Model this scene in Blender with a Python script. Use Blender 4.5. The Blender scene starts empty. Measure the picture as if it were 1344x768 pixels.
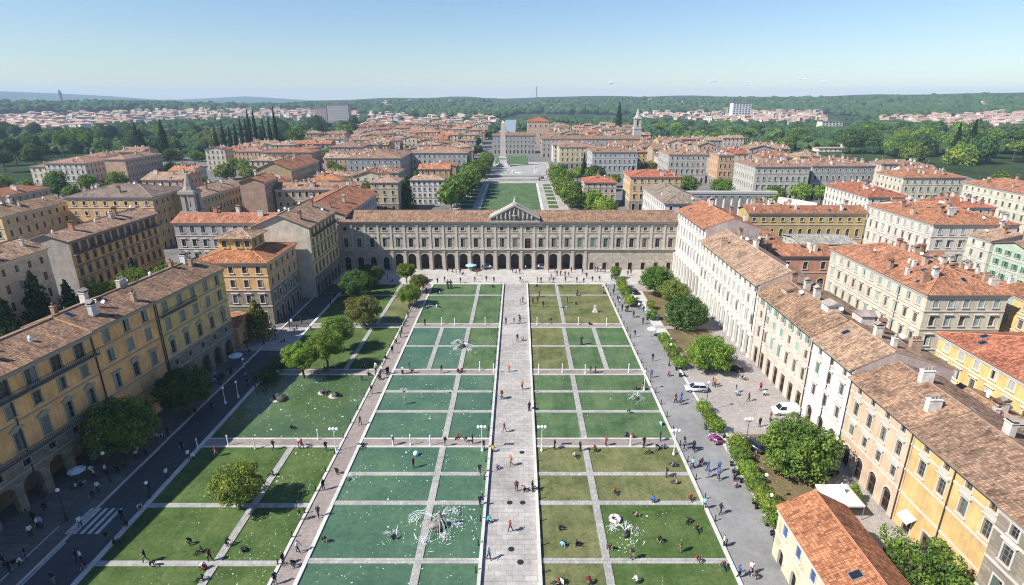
import bpy, bmesh, math, random
import numpy as np
from mathutils import Vector, Matrix, Euler, Quaternion
R = math.radians
PI = math.pi
random.seed(7)
SC = bpy.context.scene
COL = SC.collection

# ------------------------------------------------------------------ camera model
CAM_H = 55.0
PITCH = R(19.08)
FPX = 740.0            # focal length in pixels of the 1344-wide photograph
CX, CY = 681.0, 384.0
CP, SP = math.cos(PITCH), math.sin(PITCH)
def P(px, py, z=0.0):
    """world point seen at photo pixel (px,py) lying at height z"""
    a = PITCH + math.atan((py-CY)/FPX)
    d = (CAM_H-z)/math.tan(a)
    dep = d*CP + (CAM_H-z)*SP
    return Vector(((px-CX)/FPX*dep, d, z))
def PD(px, py, Y):
    """world point seen at photo pixel lying at forward distance Y"""
    a = PITCH + math.atan((py-CY)/FPX)
    z = CAM_H - Y*math.tan(a)
    dep = Y*CP + (CAM_H-z)*SP
    return Vector(((px-CX)/FPX*dep, Y, z))

# ------------------------------------------------------------------ mesh builder
class MB:
    def __init__(s): s.v=[]; s.f=[]; s.m=[]; s.uv=[]
    def face(s, pts, mat=0, uv=None):
        n=len(s.v); s.v.extend([tuple(p) for p in pts]); s.f.append(tuple(range(n,n+len(pts)))); s.m.append(mat)
        s.uv.extend(uv if uv else [(0.0,0.0)]*len(pts))
    def box(s, x0,x1,y0,y1,z0,z1, mat=0, M=None, bottom=True):
        c=[(x0,y0,z0),(x1,y0,z0),(x1,y1,z0),(x0,y1,z0),(x0,y0,z1),(x1,y0,z1),(x1,y1,z1),(x0,y1,z1)]
        if M is not None: c=[tuple(M@Vector(p)) for p in c]
        dx,dy,dz=x1-x0,y1-y0,z1-z0
        fs=[((0,1,5,4),dx,dz),((1,2,6,5),dy,dz),((2,3,7,6),dx,dz),((3,0,4,7),dy,dz),((4,5,6,7),dx,dy)]
        if bottom: fs.append(((3,2,1,0),dx,dy))
        for q,a,b in fs: s.face([c[i] for i in q],mat,[(0,0),(a,0),(a,b),(0,b)])
    def prism(s, poly, y0, y1, mat=0, M=None):
        """extrude polygon in XZ (ccw seen from -Y) from y0 (front) to y1"""
        a=[Vector((x,y0,z)) for x,z in poly]; b=[Vector((x,y1,z)) for x,z in poly]
        if M is not None: a=[M@p for p in a]; b=[M@p for p in b]
        s.face(a,mat); s.face(b[::-1],mat)
        n=len(a)
        for i in range(n):
            j=(i+1)%n; s.face([a[i],b[i],b[j],a[j]],mat)
    def tube(s, pts, rad, seg=6, mat=0, caps=True):
        pts=[Vector(p) for p in pts]
        if not hasattr(rad,'__len__'): rad=[rad]*len(pts)
        rings=[]
        for i,p in enumerate(pts):
            t=(pts[min(i+1,len(pts)-1)]-pts[max(i-1,0)]).normalized()
            u=t.cross(Vector((0.31,0.95,0.05)) if abs(t.z)>.9 else Vector((0,0,1))).normalized(); w=t.cross(u)
            rings.append([p+(u*math.cos(2*PI*k/seg)+w*math.sin(2*PI*k/seg))*rad[i] for k in range(seg)])
        for i in range(len(rings)-1):
            for k in range(seg):
                j=(k+1)%seg; s.face([rings[i][k],rings[i+1][k],rings[i+1][j],rings[i][j]],mat)
        if caps: s.face(rings[0],mat); s.face(rings[-1][::-1],mat)
    def lathe(s, prof, seg=12, mat=0, c=(0,0,0)):
        c=Vector(c); rings=[[c+Vector((r*math.cos(2*PI*k/seg),r*math.sin(2*PI*k/seg),z)) for k in range(seg)] for r,z in prof]
        for i in range(len(rings)-1):
            for k in range(seg):
                j=(k+1)%seg; s.face([rings[i][k],rings[i][j],rings[i+1][j],rings[i+1][k]],mat)
        s.face(rings[0][::-1],mat); s.face(rings[-1],mat)
    def ico(s, c, r, sub=1, mat=0, jit=0.0, sc=(1,1,1), rnd=random):
        bm=bmesh.new(); bmesh.ops.create_icosphere(bm,subdivisions=sub,radius=1.0)
        c=Vector(c); pos={}
        for v in bm.verts:
            k=r*(1+rnd.uniform(-jit,jit)); pos[v.index]=c+Vector((v.co.x*k*sc[0],v.co.y*k*sc[1],v.co.z*k*sc[2]))
        for f in bm.faces: s.face([pos[v.index] for v in f.verts],mat)
        bm.free()
    def mesh(s, name, mats, smooth=False, weld=False):
        me=bpy.data.meshes.new(name)
        me.from_pydata(s.v,[],s.f)
        for m in mats: me.materials.append(m)
        if s.f:
            me.polygons.foreach_set('material_index',np.array(s.m,dtype=np.int32))
            ul=me.uv_layers.new(name='UVMap')
            ul.data.foreach_set('uv',np.array(s.uv,dtype=np.float32).ravel())
        if weld:
            bm=bmesh.new(); bm.from_mesh(me); bmesh.ops.remove_doubles(bm,verts=bm.verts,dist=1e-4); bm.to_mesh(me); bm.free()
        if smooth and s.f: me.polygons.foreach_set('use_smooth',np.ones(len(me.polygons),dtype=bool))
        me.update()
        return me
def link(name, me, parent=None, M=None, color=None, loc=None):
    o=bpy.data.objects.new(name, me); COL.objects.link(o)
    if parent is not None: o.parent=parent
    if M is not None: o.matrix_basis=M
    if loc is not None: o.location=loc
    if color is not None: o.color=(color[0],color[1],color[2],1)
    return o
def thing(name,label,cat,loc=(0,0,0),rz=0.0,group=None):
    o=bpy.data.objects.new(name,None); COL.objects.link(o); o.empty_display_size=.5
    o.location=loc; o.rotation_euler=(0,0,rz)
    return tag(o,label,cat,group)
def tag(o,label,cat,group=None):
    o['label']=label; o['category']=cat
    if group: o['group']=group
    return o
def structure(o): o['kind']='structure'; return o
ORD=['nearest','second','third','fourth','fifth','sixth','seventh','eighth','ninth','tenth','eleventh','twelfth','thirteenth','fourteenth','fifteenth','sixteenth','seventeenth','eighteenth','nineteenth']
TENS=['','','twent','thirt','fort','fift','sixt','sevent','eight','ninet']
UN=['','first','second','third','fourth','fifth','sixth','seventh','eighth','ninth']
def ordn(i, first='first'):
    n=i+1
    if n==1: return first
    if n<20: return ORD[i]
    if n>=100: return 'hundred-and-'+ordn(n-101) if n>100 else 'hundredth'
    t,u=divmod(n,10)
    return TENS[t]+'ieth' if u==0 else TENS[t]+'y-'+UN[u]

# ------------------------------------------------------------------ materials
class NT:
    def __init__(s,name):
        s.mat=bpy.data.materials.new(name); s.mat.use_nodes=True
        s.t=s.mat.node_tree; s.n=s.t.nodes; s.l=s.t.links
        s.bsdf=s.n['Principled BSDF']; s.out=s.n['Material Output']
    def add(s,typ,**kw):
        x=s.n.new(typ)
        for k,v in kw.items():
            if k.startswith('i_'):
                key=k[2:]; key=int(key) if key.isdigit() else key.replace('_',' ')
                x.inputs[key].default_value=v
            else: setattr(x,k,v)
        return x
    def lk(s,a,b): s.l.new(a,b)
    def mul(s,a,b,fac=1.0,mode='MULTIPLY'):
        m=s.n.new('ShaderNodeMix'); m.data_type='RGBA'; m.blend_type=mode; m.clamp_result=False
        m.inputs[0].default_value=fac
        for sock,val in ((m.inputs[6],a),(m.inputs[7],b)):
            if hasattr(val,'is_output'): s.lk(val,sock)
            else: sock.default_value=(*val,1) if len(val)==3 else val
        return m.outputs[2]
    def ramp(s,fac,stops):
        r=s.n.new('ShaderNodeValToRGB'); e=r.color_ramp.elements
        while len(e)<len(stops): e.new(.5)
        for i,(p,c) in enumerate(stops):
            e[i].position=p; e[i].color=(*c,1) if hasattr(c,'__len__') else (c,c,c,1)
        s.lk(fac,r.inputs[0]); return r.outputs[0]
    def noise(s,vec,scale,detail=4,rough=.6):
        n=s.add('ShaderNodeTexNoise'); n.inputs['Scale'].default_value=scale; n.inputs['Detail'].default_value=detail; n.inputs['Roughness'].default_value=rough
        if vec is not None: s.lk(vec,n.inputs['Vector'])
        return n.outputs['Fac']
    def objvec(s):
        tc=s.add('ShaderNodeTexCoord'); oi=s.add('ShaderNodeObjectInfo'); v=s.add('ShaderNodeVectorMath',operation='ADD')
        s.lk(tc.outputs['Object'],v.inputs[0]); s.lk(oi.outputs['Location'],v.inputs[1])
        return v.outputs[0], oi
    def uv(s):
        return s.add('ShaderNodeTexCoord').outputs['UV']
    def base(s,c):
        if hasattr(c,'is_output'): s.lk(c,s.bsdf.inputs['Base Color'])
        else: s.bsdf.inputs['Base Color'].default_value=(*c,1)
    def bump(s,h,strength=.3,dist=.05):
        b=s.add('ShaderNodeBump'); b.inputs['Strength'].default_value=strength; b.inputs['Distance'].default_value=dist
        s.lk(h,b.inputs['Height']); s.lk(b.outputs[0],s.bsdf.inputs['Normal'])
    def rough(s,r,spec=.3):
        s.bsdf.inputs['Roughness'].default_value=r; s.bsdf.inputs['Specular IOR Level'].default_value=spec
def simple(name,c,rough=.7,spec=.3,metal=0,var=.0,scale=3.0):
    n=NT(name); n.rough(rough,spec); n.bsdf.inputs['Metallic'].default_value=metal
    if var:
        v,_=n.objvec(); f=n.noise(v,scale); n.base(n.mul(c,n.ramp(f,[(.3,1-var),(.7,1+var*.6)])))
    else: n.base(c)
    return n.mat
def objcol(name,rough=.7,spec=.3,var=.15,scale=1.5,fine=0.0,streak=0.0):
    n=NT(name); n.rough(rough,spec); v,oi=n.objvec()
    c=oi.outputs['Color']
    f=n.noise(v,scale,5,.65); c=n.mul(c,n.ramp(f,[(.3,1-var),(.7,1+var*.5)]))
    if streak:
        mp=n.add('ShaderNodeMapping'); mp.inputs['Scale'].default_value=(1.2,1.2,.12); n.lk(v,mp.inputs[0])
        f2=n.noise(mp.outputs[0],1.6,5,.7); c=n.mul(c,n.ramp(f2,[(.42,1-streak),(.6,1.03)]))
    n.base(c); return n.mat

MT={}
MT['plaster']=objcol('plaster',.9,.15,.27,.4,streak=.12)
def _ashlar(name, c, bw,bh, var=.25, mort=.6, obj=True):
    n=NT(name); n.rough(.88,.2); v,oi=n.objvec(); uv=n.uv()
    b=n.add('ShaderNodeTexBrick'); b.inputs['Scale'].default_value=1.0; b.inputs['Brick Width'].default_value=bw; b.inputs['Row Height'].default_value=bh
    b.inputs['Mortar Size'].default_value=.025; b.inputs['Color1'].default_value=(1,1,1,1); b.inputs['Color2'].default_value=(1-var,1-var,1-var,1); b.inputs['Mortar'].default_value=(mort,mort,mort,1)
    n.lk(uv,b.inputs['Vector'])
    base=oi.outputs['Color'] if obj else c
    cc=n.mul(base,b.outputs['Color']); f=n.noise(v,.5,6,.7); cc=n.mul(cc,n.ramp(f,[(.3,.72),(.7,1.12)]))
    n.base(cc); n.bump(b.outputs['Fac'],-.4,.03); return n.mat
MT['ashlar']=_ashlar('ashlar_stone',None,1.1,.5)
MT['stonebase']=_ashlar('stone_base',(.30,.255,.20),1.2,.5,.3,.55,False)
MT['sash']=simple('window_sash',(.20,.185,.16),.7,.2,var=.4,scale=.7)
MT['trim']=objcol('trim_stone',.85,.2,.12,2.0)
def _roof():
    n=NT('roof_tiles'); n.rough(.95,.08); v,oi=n.objvec(); uv=n.uv()
    b=n.add('ShaderNodeTexBrick'); b.offset=0.0; b.inputs['Scale'].default_value=1.0; b.inputs['Brick Width'].default_value=.3; b.inputs['Row Height'].default_value=.42
    b.inputs['Mortar Size'].default_value=.045; b.inputs['Mortar Smooth'].default_value=.6; b.inputs['Bias'].default_value=0.0
    b.inputs['Color1'].default_value=(1.45,1.38,1.3,1); b.inputs['Color2'].default_value=(.52,.48,.46,1); b.inputs['Mortar'].default_value=(.5,.47,.45,1)
    n.lk(uv,b.inputs['Vector'])
    c=n.mul(oi.outputs['Color'],b.outputs['Color'],.9)
    f=n.noise(v,.35,6,.75); c=n.mul(c,n.ramp(f,[(.3,(.45,.45,.47)),(.48,(.92,.92,.92)),(.7,(1.38,1.3,1.2))]))
    mp=n.add('ShaderNodeMapping'); mp.inputs['Scale'].default_value=(1.4,.12,1); n.lk(uv,mp.inputs[0])
    f2=n.noise(mp.outputs[0],1.5,5,.7); c=n.mul(c,n.ramp(f2,[(.35,(.62,.62,.65)),(.6,(1.14,1.12,1.08))]))
    f3=n.noise(v,2.2,3,.6); c=n.mul(c,n.ramp(f3,[(.66,0),(.72,.5)]),1.0,'ADD') if False else c
    n.base(c)
    w=n.add('ShaderNodeTexWave',wave_type='BANDS',bands_direction='X'); w.inputs['Scale'].default_value=1/.3/ (2*PI)*2*PI*.5; n.lk(uv,w.inputs['Vector'])
    n.bump(w.outputs['Fac'],.5,.06)
    return n.mat
MT['roof']=_roof()
MT['ridge']=objcol('ridge_mortar',.9,.1,.25,1.5)
def _glass():
    n=NT('window_glass'); n.rough(.08,.5); v,oi=n.objvec()
    c=n.ramp(oi.outputs['Random'],[(0,(.012,.015,.018)),(.5,(.03,.036,.04)),(.85,(.06,.065,.065)),(1,(.12,.12,.11))]); n.base(c)
    return n.mat
MT['glass']=_glass()
MT['dark']=simple('dark_interior',(.02,.017,.015),.9,.1)
MT['shutter']=objcol('shutter_paint',.6,.3,.2,3)
def _fsh():
    n=NT('far_shutter_paint'); n.rough(.7,.2); oi=n.add('ShaderNodeObjectInfo'); n.base(n.ramp(oi.outputs['Random'],[(0,(.06,.09,.07)),(.4,(.10,.10,.09)),(.7,(.16,.13,.10)),(1,(.22,.22,.20))])); return n.mat
MT['farshut']=_fsh()
MT['wood']=simple('door_wood',(.09,.055,.035),.6,.3,var=.3)
MT['iron']=simple('black_iron',(.02,.02,.022),.5,.4)
MT['pipe']=simple('drainpipe_metal',(.05,.045,.04),.6,.3)
MT['chim']=objcol('chimney_plaster',.9,.1,.3,1.2)
MT['white']=simple('white_paint',(.75,.75,.73),.6,.3,var=.1)
MT['lampglass']=simple('lamp_globe_glass',(.82,.82,.78),.3,.5)
MT['canvas']=objcol('canvas_cloth',.9,.1,.06,2)
MT['metalgrey']=simple('grey_metal',(.25,.26,.27),.45,.5,.4)
def _paving(name,c1,c2,mort,bw,bh,msize=.02,stain=.25,sc=.12):
    n=NT(name); n.rough(.85,.2); tc=n.add('ShaderNodeTexCoord'); v=tc.outputs['Object']
    b=n.add('ShaderNodeTexBrick'); b.inputs['Scale'].default_value=1; b.inputs['Brick Width'].default_value=bw; b.inputs['Row Height'].default_value=bh; b.inputs['Mortar Size'].default_value=msize
    b.inputs['Color1'].default_value=(*c1,1); b.inputs['Color2'].default_value=(*c2,1); b.inputs['Mortar'].default_value=(*mort,1); n.lk(v,b.inputs['Vector'])
    c=b.outputs['Color']
    f=n.noise(v,sc,6,.75); c=n.mul(c,n.ramp(f,[(.3,1-stain),(.7,1+stain*.4)]))
    f=n.noise(v,1.3,5,.7); c=n.mul(c,n.ramp(f,[(.35,.84),(.65,1.07)]))
    n.base(c); return n.mat
MT['slab']=_paving('paving_slabs',(.43,.40,.365),(.345,.322,.297),(.26,.24,.22),1.5,.85,.03,.35)
MT['forecourt']=_paving('forecourt_paving',(.47,.445,.41),(.40,.375,.345),(.32,.30,.27),1.6,1.6,.03)
MT['brickwalk']=_paving('brown_brick_walk',(.33,.275,.245),(.26,.215,.19),(.22,.19,.17),.5,.25,.02)
MT['strip']=_paving('stone_strip',(.40,.39,.36),(.32,.31,.29),(.24,.23,.21),.6,.6,.03)
MT['square']=_paving('pinkish_square_paving',(.40,.355,.325),(.33,.295,.27),(.26,.23,.21),.35,.35,.02)
MT['kerb']=_paving('kerb_stone',(.58,.56,.52),(.5,.48,.45),(.32,.31,.29),1.4,5,.02,.15)
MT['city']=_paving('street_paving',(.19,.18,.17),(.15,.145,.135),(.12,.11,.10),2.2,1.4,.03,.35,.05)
def _asphalt(name,c,r=.9):
    n=NT(name); n.rough(r,.2); v=n.add('ShaderNodeTexCoord').outputs['Object']
    f=n.noise(v,.1,6,.7); f2=n.noise(v,.9,6,.75); f3=n.noise(v,9,2,.5)
    cc=n.mul(c,n.ramp(f,[(.3,.75),(.7,1.25)])); cc=n.mul(cc,n.ramp(f2,[(.3,.82),(.7,1.12)])); cc=n.mul(cc,n.ramp(f3,[(.3,.88),(.7,1.1)]))
    n.base(cc); return n.mat
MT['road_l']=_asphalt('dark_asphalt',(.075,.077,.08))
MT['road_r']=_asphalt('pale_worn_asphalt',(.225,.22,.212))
MT['paint']=simple('road_paint',(.55,.55,.53),.8,.2,var=.3,scale=2)
def _grass(name,a,b,c,sc=.15):
    n=NT(name); n.rough(.95,.05); v=n.add('ShaderNodeTexCoord').outputs['Object']
    f=n.noise(v,sc,8,.78); cc=n.ramp(f,[(.36,tuple(k*.8 for k in a)),(.5,b),(.64,tuple(k*1.12 for k in c))])
    f2=n.noise(v,2.0,6,.8); cc=n.mul(cc,n.ramp(f2,[(.3,.68),(.7,1.25)]))
    mp=n.add('ShaderNodeMapping'); mp.inputs['Scale'].default_value=(.9,.06,1); n.lk(v,mp.inputs[0])
    f3=n.noise(mp.outputs[0],1.0,3,.5); cc=n.mul(cc,n.ramp(f3,[(.35,.9),(.65,1.08)]))
    n.base(cc); n.bump(f2,.6,.08); return n.mat
MT['grass']=_grass('green_lawn',(.055,.095,.028),(.07,.112,.034),(.098,.125,.045))
MT['grass_dry']=_grass('dry_lawn',(.085,.105,.04),(.13,.14,.058),(.17,.16,.075))
MT['grass_teal']=_grass('cool_green_lawn',(.06,.108,.05),(.078,.132,.06),(.105,.142,.066))
MT['earth']=_grass('brown_grass_earth',(.13,.10,.05),(.17,.13,.07),(.11,.11,.045),.25)
def _water(nm,tint=(1,1,1)):
    n=NT(nm); n.rough(.16,.28); v=n.add('ShaderNodeTexCoord').outputs['Object']
    f=n.noise(v,.09,8,.75); c=n.ramp(f,[(.34,(.042,.094,.058)),(.52,(.066,.126,.074)),(.68,(.098,.158,.082))])
    f2=n.noise(v,1.4,5,.7); c=n.mul(c,n.ramp(f2,[(.3,.8),(.7,1.2)])); c=n.mul(c,tint); n.base(c)
    f3=n.noise(v,1.1,4,.6); n.bump(f3,.6,.08); return n.mat
MT['water']=_water('pool_water'); MT['pond']=_water('pond_water',(1.0,.86,.58))
MT['foam']=simple('white_foam',(.8,.84,.83),.7,.2)
def _spray():
    n=NT('water_spray'); n.base((.9,.93,.93)); n.rough(.6,.2); tr=n.add('ShaderNodeBsdfTransparent'); mx=n.add('ShaderNodeMixShader'); mx.inputs[0].default_value=.42
    n.lk(tr.outputs[0],mx.inputs[1]); n.lk(n.bsdf.outputs[0],mx.inputs[2]); n.lk(mx.outputs[0],n.out.inputs['Surface']); return n.mat
MT['spray']=_spray()
def _canal():
    n=NT('canal_water'); n.base((.22,.27,.29)); n.rough(.55,.3); return n.mat
MT['canal']=_canal()
def _leaf(name,var=.5,trans=.32):
    n=NT(name); n.rough(.75,.12); oi=n.add('ShaderNodeObjectInfo'); g=n.add('ShaderNodeNewGeometry')
    hs=n.add('ShaderNodeHueSaturation'); n.lk(oi.outputs['Color'],hs.inputs['Color'])
    h=n.ramp(oi.outputs['Random'],[(0,.485),(1,.515)]); n.lk(h,hs.inputs['Hue'])
    c=n.mul(hs.outputs[0],n.ramp(g.outputs['Random Per Island'],[(0,1-var),(1,1+var)]))
    tc=n.add('ShaderNodeTexCoord'); f=n.noise(tc.outputs['Object'],2.6,2,.5); c=n.mul(c,n.ramp(f,[(.35,(.66,.74,.78)),(.65,(1.45,1.3,1.0))]))
    n.base(c)
    tr=n.add('ShaderNodeBsdfTranslucent'); n.lk(n.mul(c,(1.25,1.2,.7)),tr.inputs[0])
    mx=n.add('ShaderNodeMixShader'); mx.inputs[0].default_value=trans
    n.lk(n.bsdf.outputs[0],mx.inputs[1]); n.lk(tr.outputs[0],mx.inputs[2]); n.lk(mx.outputs[0],n.out.inputs['Surface'])
    return n.mat
MT['leaf']=_leaf('leaves')
MT['bark']=simple('bark',(.10,.075,.055),.95,.05,var=.35,scale=6)
MT['rock']=simple('dark_rock',(.06,.058,.055),.6,.4,var=.5,scale=2.5)
MT['fountain_stone']=simple('fountain_stone',(.23,.2,.165),.7,.3,var=.3)
MT['bronze']=simple('dark_bronze',(.045,.04,.035),.5,.5,var=.3)
MT['marble']=simple('white_marble',(.56,.53,.49),.6,.3,var=.15)
MT['obelisk']=simple('obelisk_granite',(.47,.41,.35),.8,.25,var=.2,scale=.4)
MT['carpaint']=objcol('car_paint',.2,.5,.0)
MT['carglass']=simple('car_glass',(.015,.018,.022),.06,.6)
MT['tyre']=simple('tyre_rubber',(.015,.015,.015),.8,.2)
MT['rim']=simple('wheel_rim',(.45,.45,.46),.35,.5,.6)
MT['headlight']=simple('headlight_glass',(.75,.78,.8),.15,.6)
MT['taillight']=simple('tail_light',(.35,.02,.015),.25,.5)
MT['skin']=simple('skin',(.42,.26,.19),.6,.3)
def _hair():
    n=NT('hair'); n.rough(.6,.3); oi=n.add('ShaderNodeObjectInfo'); n.base(n.ramp(oi.outputs['Random'],[(0,(.012,.009,.008)),(.5,(.03,.018,.011)),(.8,(.09,.05,.025)),(1,(.25,.2,.15))])); return n.mat
MT['hair']=_hair()
MT['shirt']=objcol('shirt_cloth',.9,.1,.1,6)
def _trou():
    n=NT('trouser_cloth'); n.rough(.9,.1); oi=n.add('ShaderNodeObjectInfo'); n.base(n.ramp(oi.outputs['Random'],[(0,(.012,.013,.016)),(.45,(.02,.024,.035)),(.7,(.03,.045,.09)),(.85,(.12,.10,.08)),(1,(.3,.28,.24))])); return n.mat
MT['trouser']=_trou()
MT['shoe']=simple('shoe_leather',(.015,.013,.012),.5,.3)
# ------------------------------------------------------------------ windows
WINC={}
def win_mesh(kind,w,h,lod):
    key=(kind,round(w,2),round(h,2),lod)
    if key in WINC: return WINC[key]
    fr=MB(); pn=MB(); sh=None
    arch = kind in('arch','archdoor')
    hr = h-w/2 if arch else h
    j=.17 if lod==0 else .2
    frame = kind not in('attic0','arcade')
    if kind=='arcade':
        pass
    elif frame:
        if arch:
            fr.box(-w/2-j,-w/2,-.08,.02,0,hr); fr.box(w/2,w/2+j,-.08,.02,0,hr)
            k=8
            for i in range(k):
                a0=PI-PI*i/k; a1=PI-PI*(i+1)/k
                q=[(math.cos(a)*r,hr+math.sin(a)*r) for r,a in((w/2,a0),(w/2,a1),(w/2+j,a1),(w/2+j,a0))]
                fr.prism(q[::-1] if False else q,-.08,.02)
        else:
            fr.box(-w/2-j,-w/2,-.07,.02,0,h); fr.box(w/2,w/2+j,-.07,.02,0,h); fr.box(-w/2-j,w/2+j,-.07,.02,h,h+j)
        if kind not in('door','archdoor'): fr.box(-w/2-j-.08,w/2+j+.08,-.2,.02,-.16,-.002)
    if kind in('hood','arc','ped'):
        fr.box(-w/2-.1,w/2+.1,-.05,.02,h+j+.002,h+.42)
        if kind=='hood': fr.box(-w/2-.4,w/2+.4,-.32,.02,h+.42,h+.58)
        if kind=='ped':
            fr.box(-w/2-.42,w/2+.42,-.28,.02,h+.42,h+.54)
            fr.prism([(-w/2-.45,h+.54),(w/2+.45,h+.54),(0,h+1.05)],-.30,.02)
        if kind=='arc':
            fr.box(-w/2-.42,w/2+.42,-.28,.02,h+.42,h+.54); W=w/2+.45
            fr.prism([(-W,h+.54),(W,h+.54)]+[(W*math.cos(a),h+.54+.5*math.sin(a)) for a in (PI*.15,PI*.3,PI*.5,PI*.7,PI*.85)],-.30,.02)
    # glazing
    D=.2
    if kind in('door','archdoor'):
        if arch:
            pts=[(-w/2,0),(w/2,0),(w/2,hr)]+[(w/2*math.cos(PI*i/8),hr+w/2*math.sin(PI*i/8)) for i in range(1,8)]+[(-w/2,hr)]
            pn.face([(x,D,z) for x,z in pts],1)
        else: pn.face([(-w/2,D,0),(w/2,D,0),(w/2,D,h),(-w/2,D,h)],1)
        pn.box(-.03,.03,D-.05,D+.02,0,h*.8,2)
        for sx in(-1,1):
            for z0,z1 in((.12,.45),(.52,.8)): pn.box(sx*w*.25-w*.16,sx*w*.25+w*.16,D-.035,D+.02,h*z0,h*z1*.95,2)
    elif kind=='closed':
        pn.face([(-w/2,D,0),(w/2,D,0),(w/2,D,h),(-w/2,D,h)],0)
    elif kind!='arcade':
        if arch:
            pts=[(-w/2,0),(w/2,0),(w/2,hr)]+[(w/2*math.cos(PI*i/8),hr+w/2*math.sin(PI*i/8)) for i in range(1,8)]+[(-w/2,hr)]
            pn.face([(x,D,z) for x,z in pts],0)
        else: pn.face([(-w/2,D,0),(w/2,D,0),(w/2,D,h),(-w/2,D,h)],0)
        if lod==0 or w>1.0:
            b=.032 if lod==0 else .035
            pn.box(-b,b,D-.06,D+.01,0,h*.97,3)
            for z in ((h*.35,h*.68) if h>1.7 else (h*.5,)): pn.box(-w/2,w/2,D-.05,D+.012,z-b*.7,z+b*.7,3)
            if lod==0:
                pn.box(-w/2,-w/2+.07,D-.055,D+.011,0,hr,3); pn.box(w/2-.07,w/2,D-.055,D+.011,0,hr,3)
    if kind=='shut':
        sh=MB(); sw=w/2-.02
        sh.box(-sw/2,sw/2,-.03,.03,0,h); 
        for i in range(int(h/.22)): sh.box(-sw/2+.06,sw/2-.06,-.045,.0,i*.22+.08,i*.22+.2)
    if kind=='closed':
        sh=MB(); sw=w/2-.02
        sh.box(-sw/2,sw/2,-.03,.03,0.02,h-.02)
        for i in range(int(h/.22)): sh.box(-sw/2+.06,sw/2-.06,-.045,.0,i*.22+.08,i*.22+.2)
    pm=[MT['glass'],MT['wood'],MT['dark'],MT['sash']]
    if lod==0:
        r=(fr.mesh('window_frame',[MT['trim']]) if fr.f else None, pn.mesh('window_pane',pm) if pn.f else None, sh.mesh('shutter',[MT['shutter']]) if sh else None)
    else:   # far windows: one small mesh, frame + glass (+ shutters)
        m=MB(); m.v=list(fr.v); m.f=list(fr.f); m.m=[5]*len(fr.f); m.uv=list(fr.uv)
        for src,dx,mo in ((pn,None,None),):
            n=len(m.v); m.v+=src.v; m.f+=[tuple(i+n for i in f) for f in src.f]; m.m+=src.m; m.uv+=src.uv
        if sh:
            for sx in (-1,1):
                X=(w/2+w/4+.03)*sx if kind=='shut' else w/4*sx
                m.box(X-w/4+.02,X+w/4-.02,-.1,-.05,0,h,4) if kind=='shut' else m.box(X-w/4+.02,X+w/4-.02,.05,.1,.02,h-.02,4)
        r=(m.mesh('window',pm+[MT['farshut'],MT['trim']]) if m.f else None,None,None)
    WINC[key]=r
    return r
def facade_holes(mb,o,ux,W,floors,z0,wins,sp,mat0=0,margin=.5):
    """wall strips round recessed openings; wins gets (kind,w,h,local matrix)"""
    uz=Vector((0,0,1)); n=ux.cross(uz)
    def pt(u,z,d=0): return o+ux*u+uz*z-n*d
    def q(u0,u1,za,zb,m):
        if u1-u0>1e-4 and zb-za>1e-4: mb.face([pt(u0,za),pt(u1,za),pt(u1,zb),pt(u0,zb)],m,[(u0,za),(u1,za),(u1,zb),(u0,zb)])
    z=z0
    for fl in floors:
        h,kind,w,wh,sill=fl[:5]; m=fl[5] if len(fl)>5 else mat0
        nb=max(1,int(round((W-2*margin)/sp))); bw=(W-2*margin)/nb
        ops=[]
        if kind is not None:
            for i in range(nb):
                k=kind(i,nb) if callable(kind) else (kind,w,wh,sill)
                if k is None or k[0] is None: continue
                ops.append((margin+bw*(i+.5),)+tuple(k))
        if not ops: q(0,W,z,z+h,m); z+=h; continue
        # columns
        edges=[0]+[ (ops[i][0]+ops[i+1][0])/2 for i in range(len(ops)-1)]+[W]
        for i,(uc,k,w_,wh_,sl) in enumerate(ops):
            ua,ub=edges[i],edges[i+1]; xa,xb=uc-w_/2,uc+w_/2; za,zb=z+sl,z+sl+wh_
            zb=min(zb,z+h-.08); arch=k in('arch','archdoor','arcade'); zt=min(zb+.05,z+h-.02) if arch else zb
            q(ua,ub,z,za,m); q(ua,ub,zt,z+h,m); q(ua,xa,za,zt,m); q(xb,ub,za,zt,m)
            D=.8 if k=='arcade' else .3
            out=[(xa,za),(xa,zb)] if not arch else [(xa,za),(xa,zb-w_/2)]
            if arch:
                r=w_/2; K=10; hr=zb-r
                cv=[(uc-r*math.cos(PI*i2/K),hr+r*math.sin(PI*i2/K)) for i2 in range(K+1)]
                for i2 in range(K):
                    (a,b),(c,d)=cv[i2],cv[i2+1]; mb.face([pt(a,b),pt(c,d),pt(c,zt),pt(a,zt)],m,[(a,b),(c,d),(c,zt),(a,zt)])
                out+=cv[1:-1]
                out+=[(xb,hr),(xb,za)]
            else: out+=[(xb,zb),(xb,za)]
            for (a,b),(c,d) in zip(out,out[1:]):
                mb.face([pt(a,b),pt(a,b,D),pt(c,d,D),pt(c,d)],m,[(a,b),(a,b+D),(c,d+D),(c,d)])
            if sl>0.01: mb.face([pt(xb,za),pt(xb,za,D),pt(xa,za,D),pt(xa,za)],m)
            M=Matrix.Translation(pt(uc,za))@Matrix(((ux.x,-n.x,0,0),(ux.y,-n.y,0,0),(0,0,1,0),(0,0,0,1)))
            wins.append((k,w_,zb-za,M))
        z+=h
    return z
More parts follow.
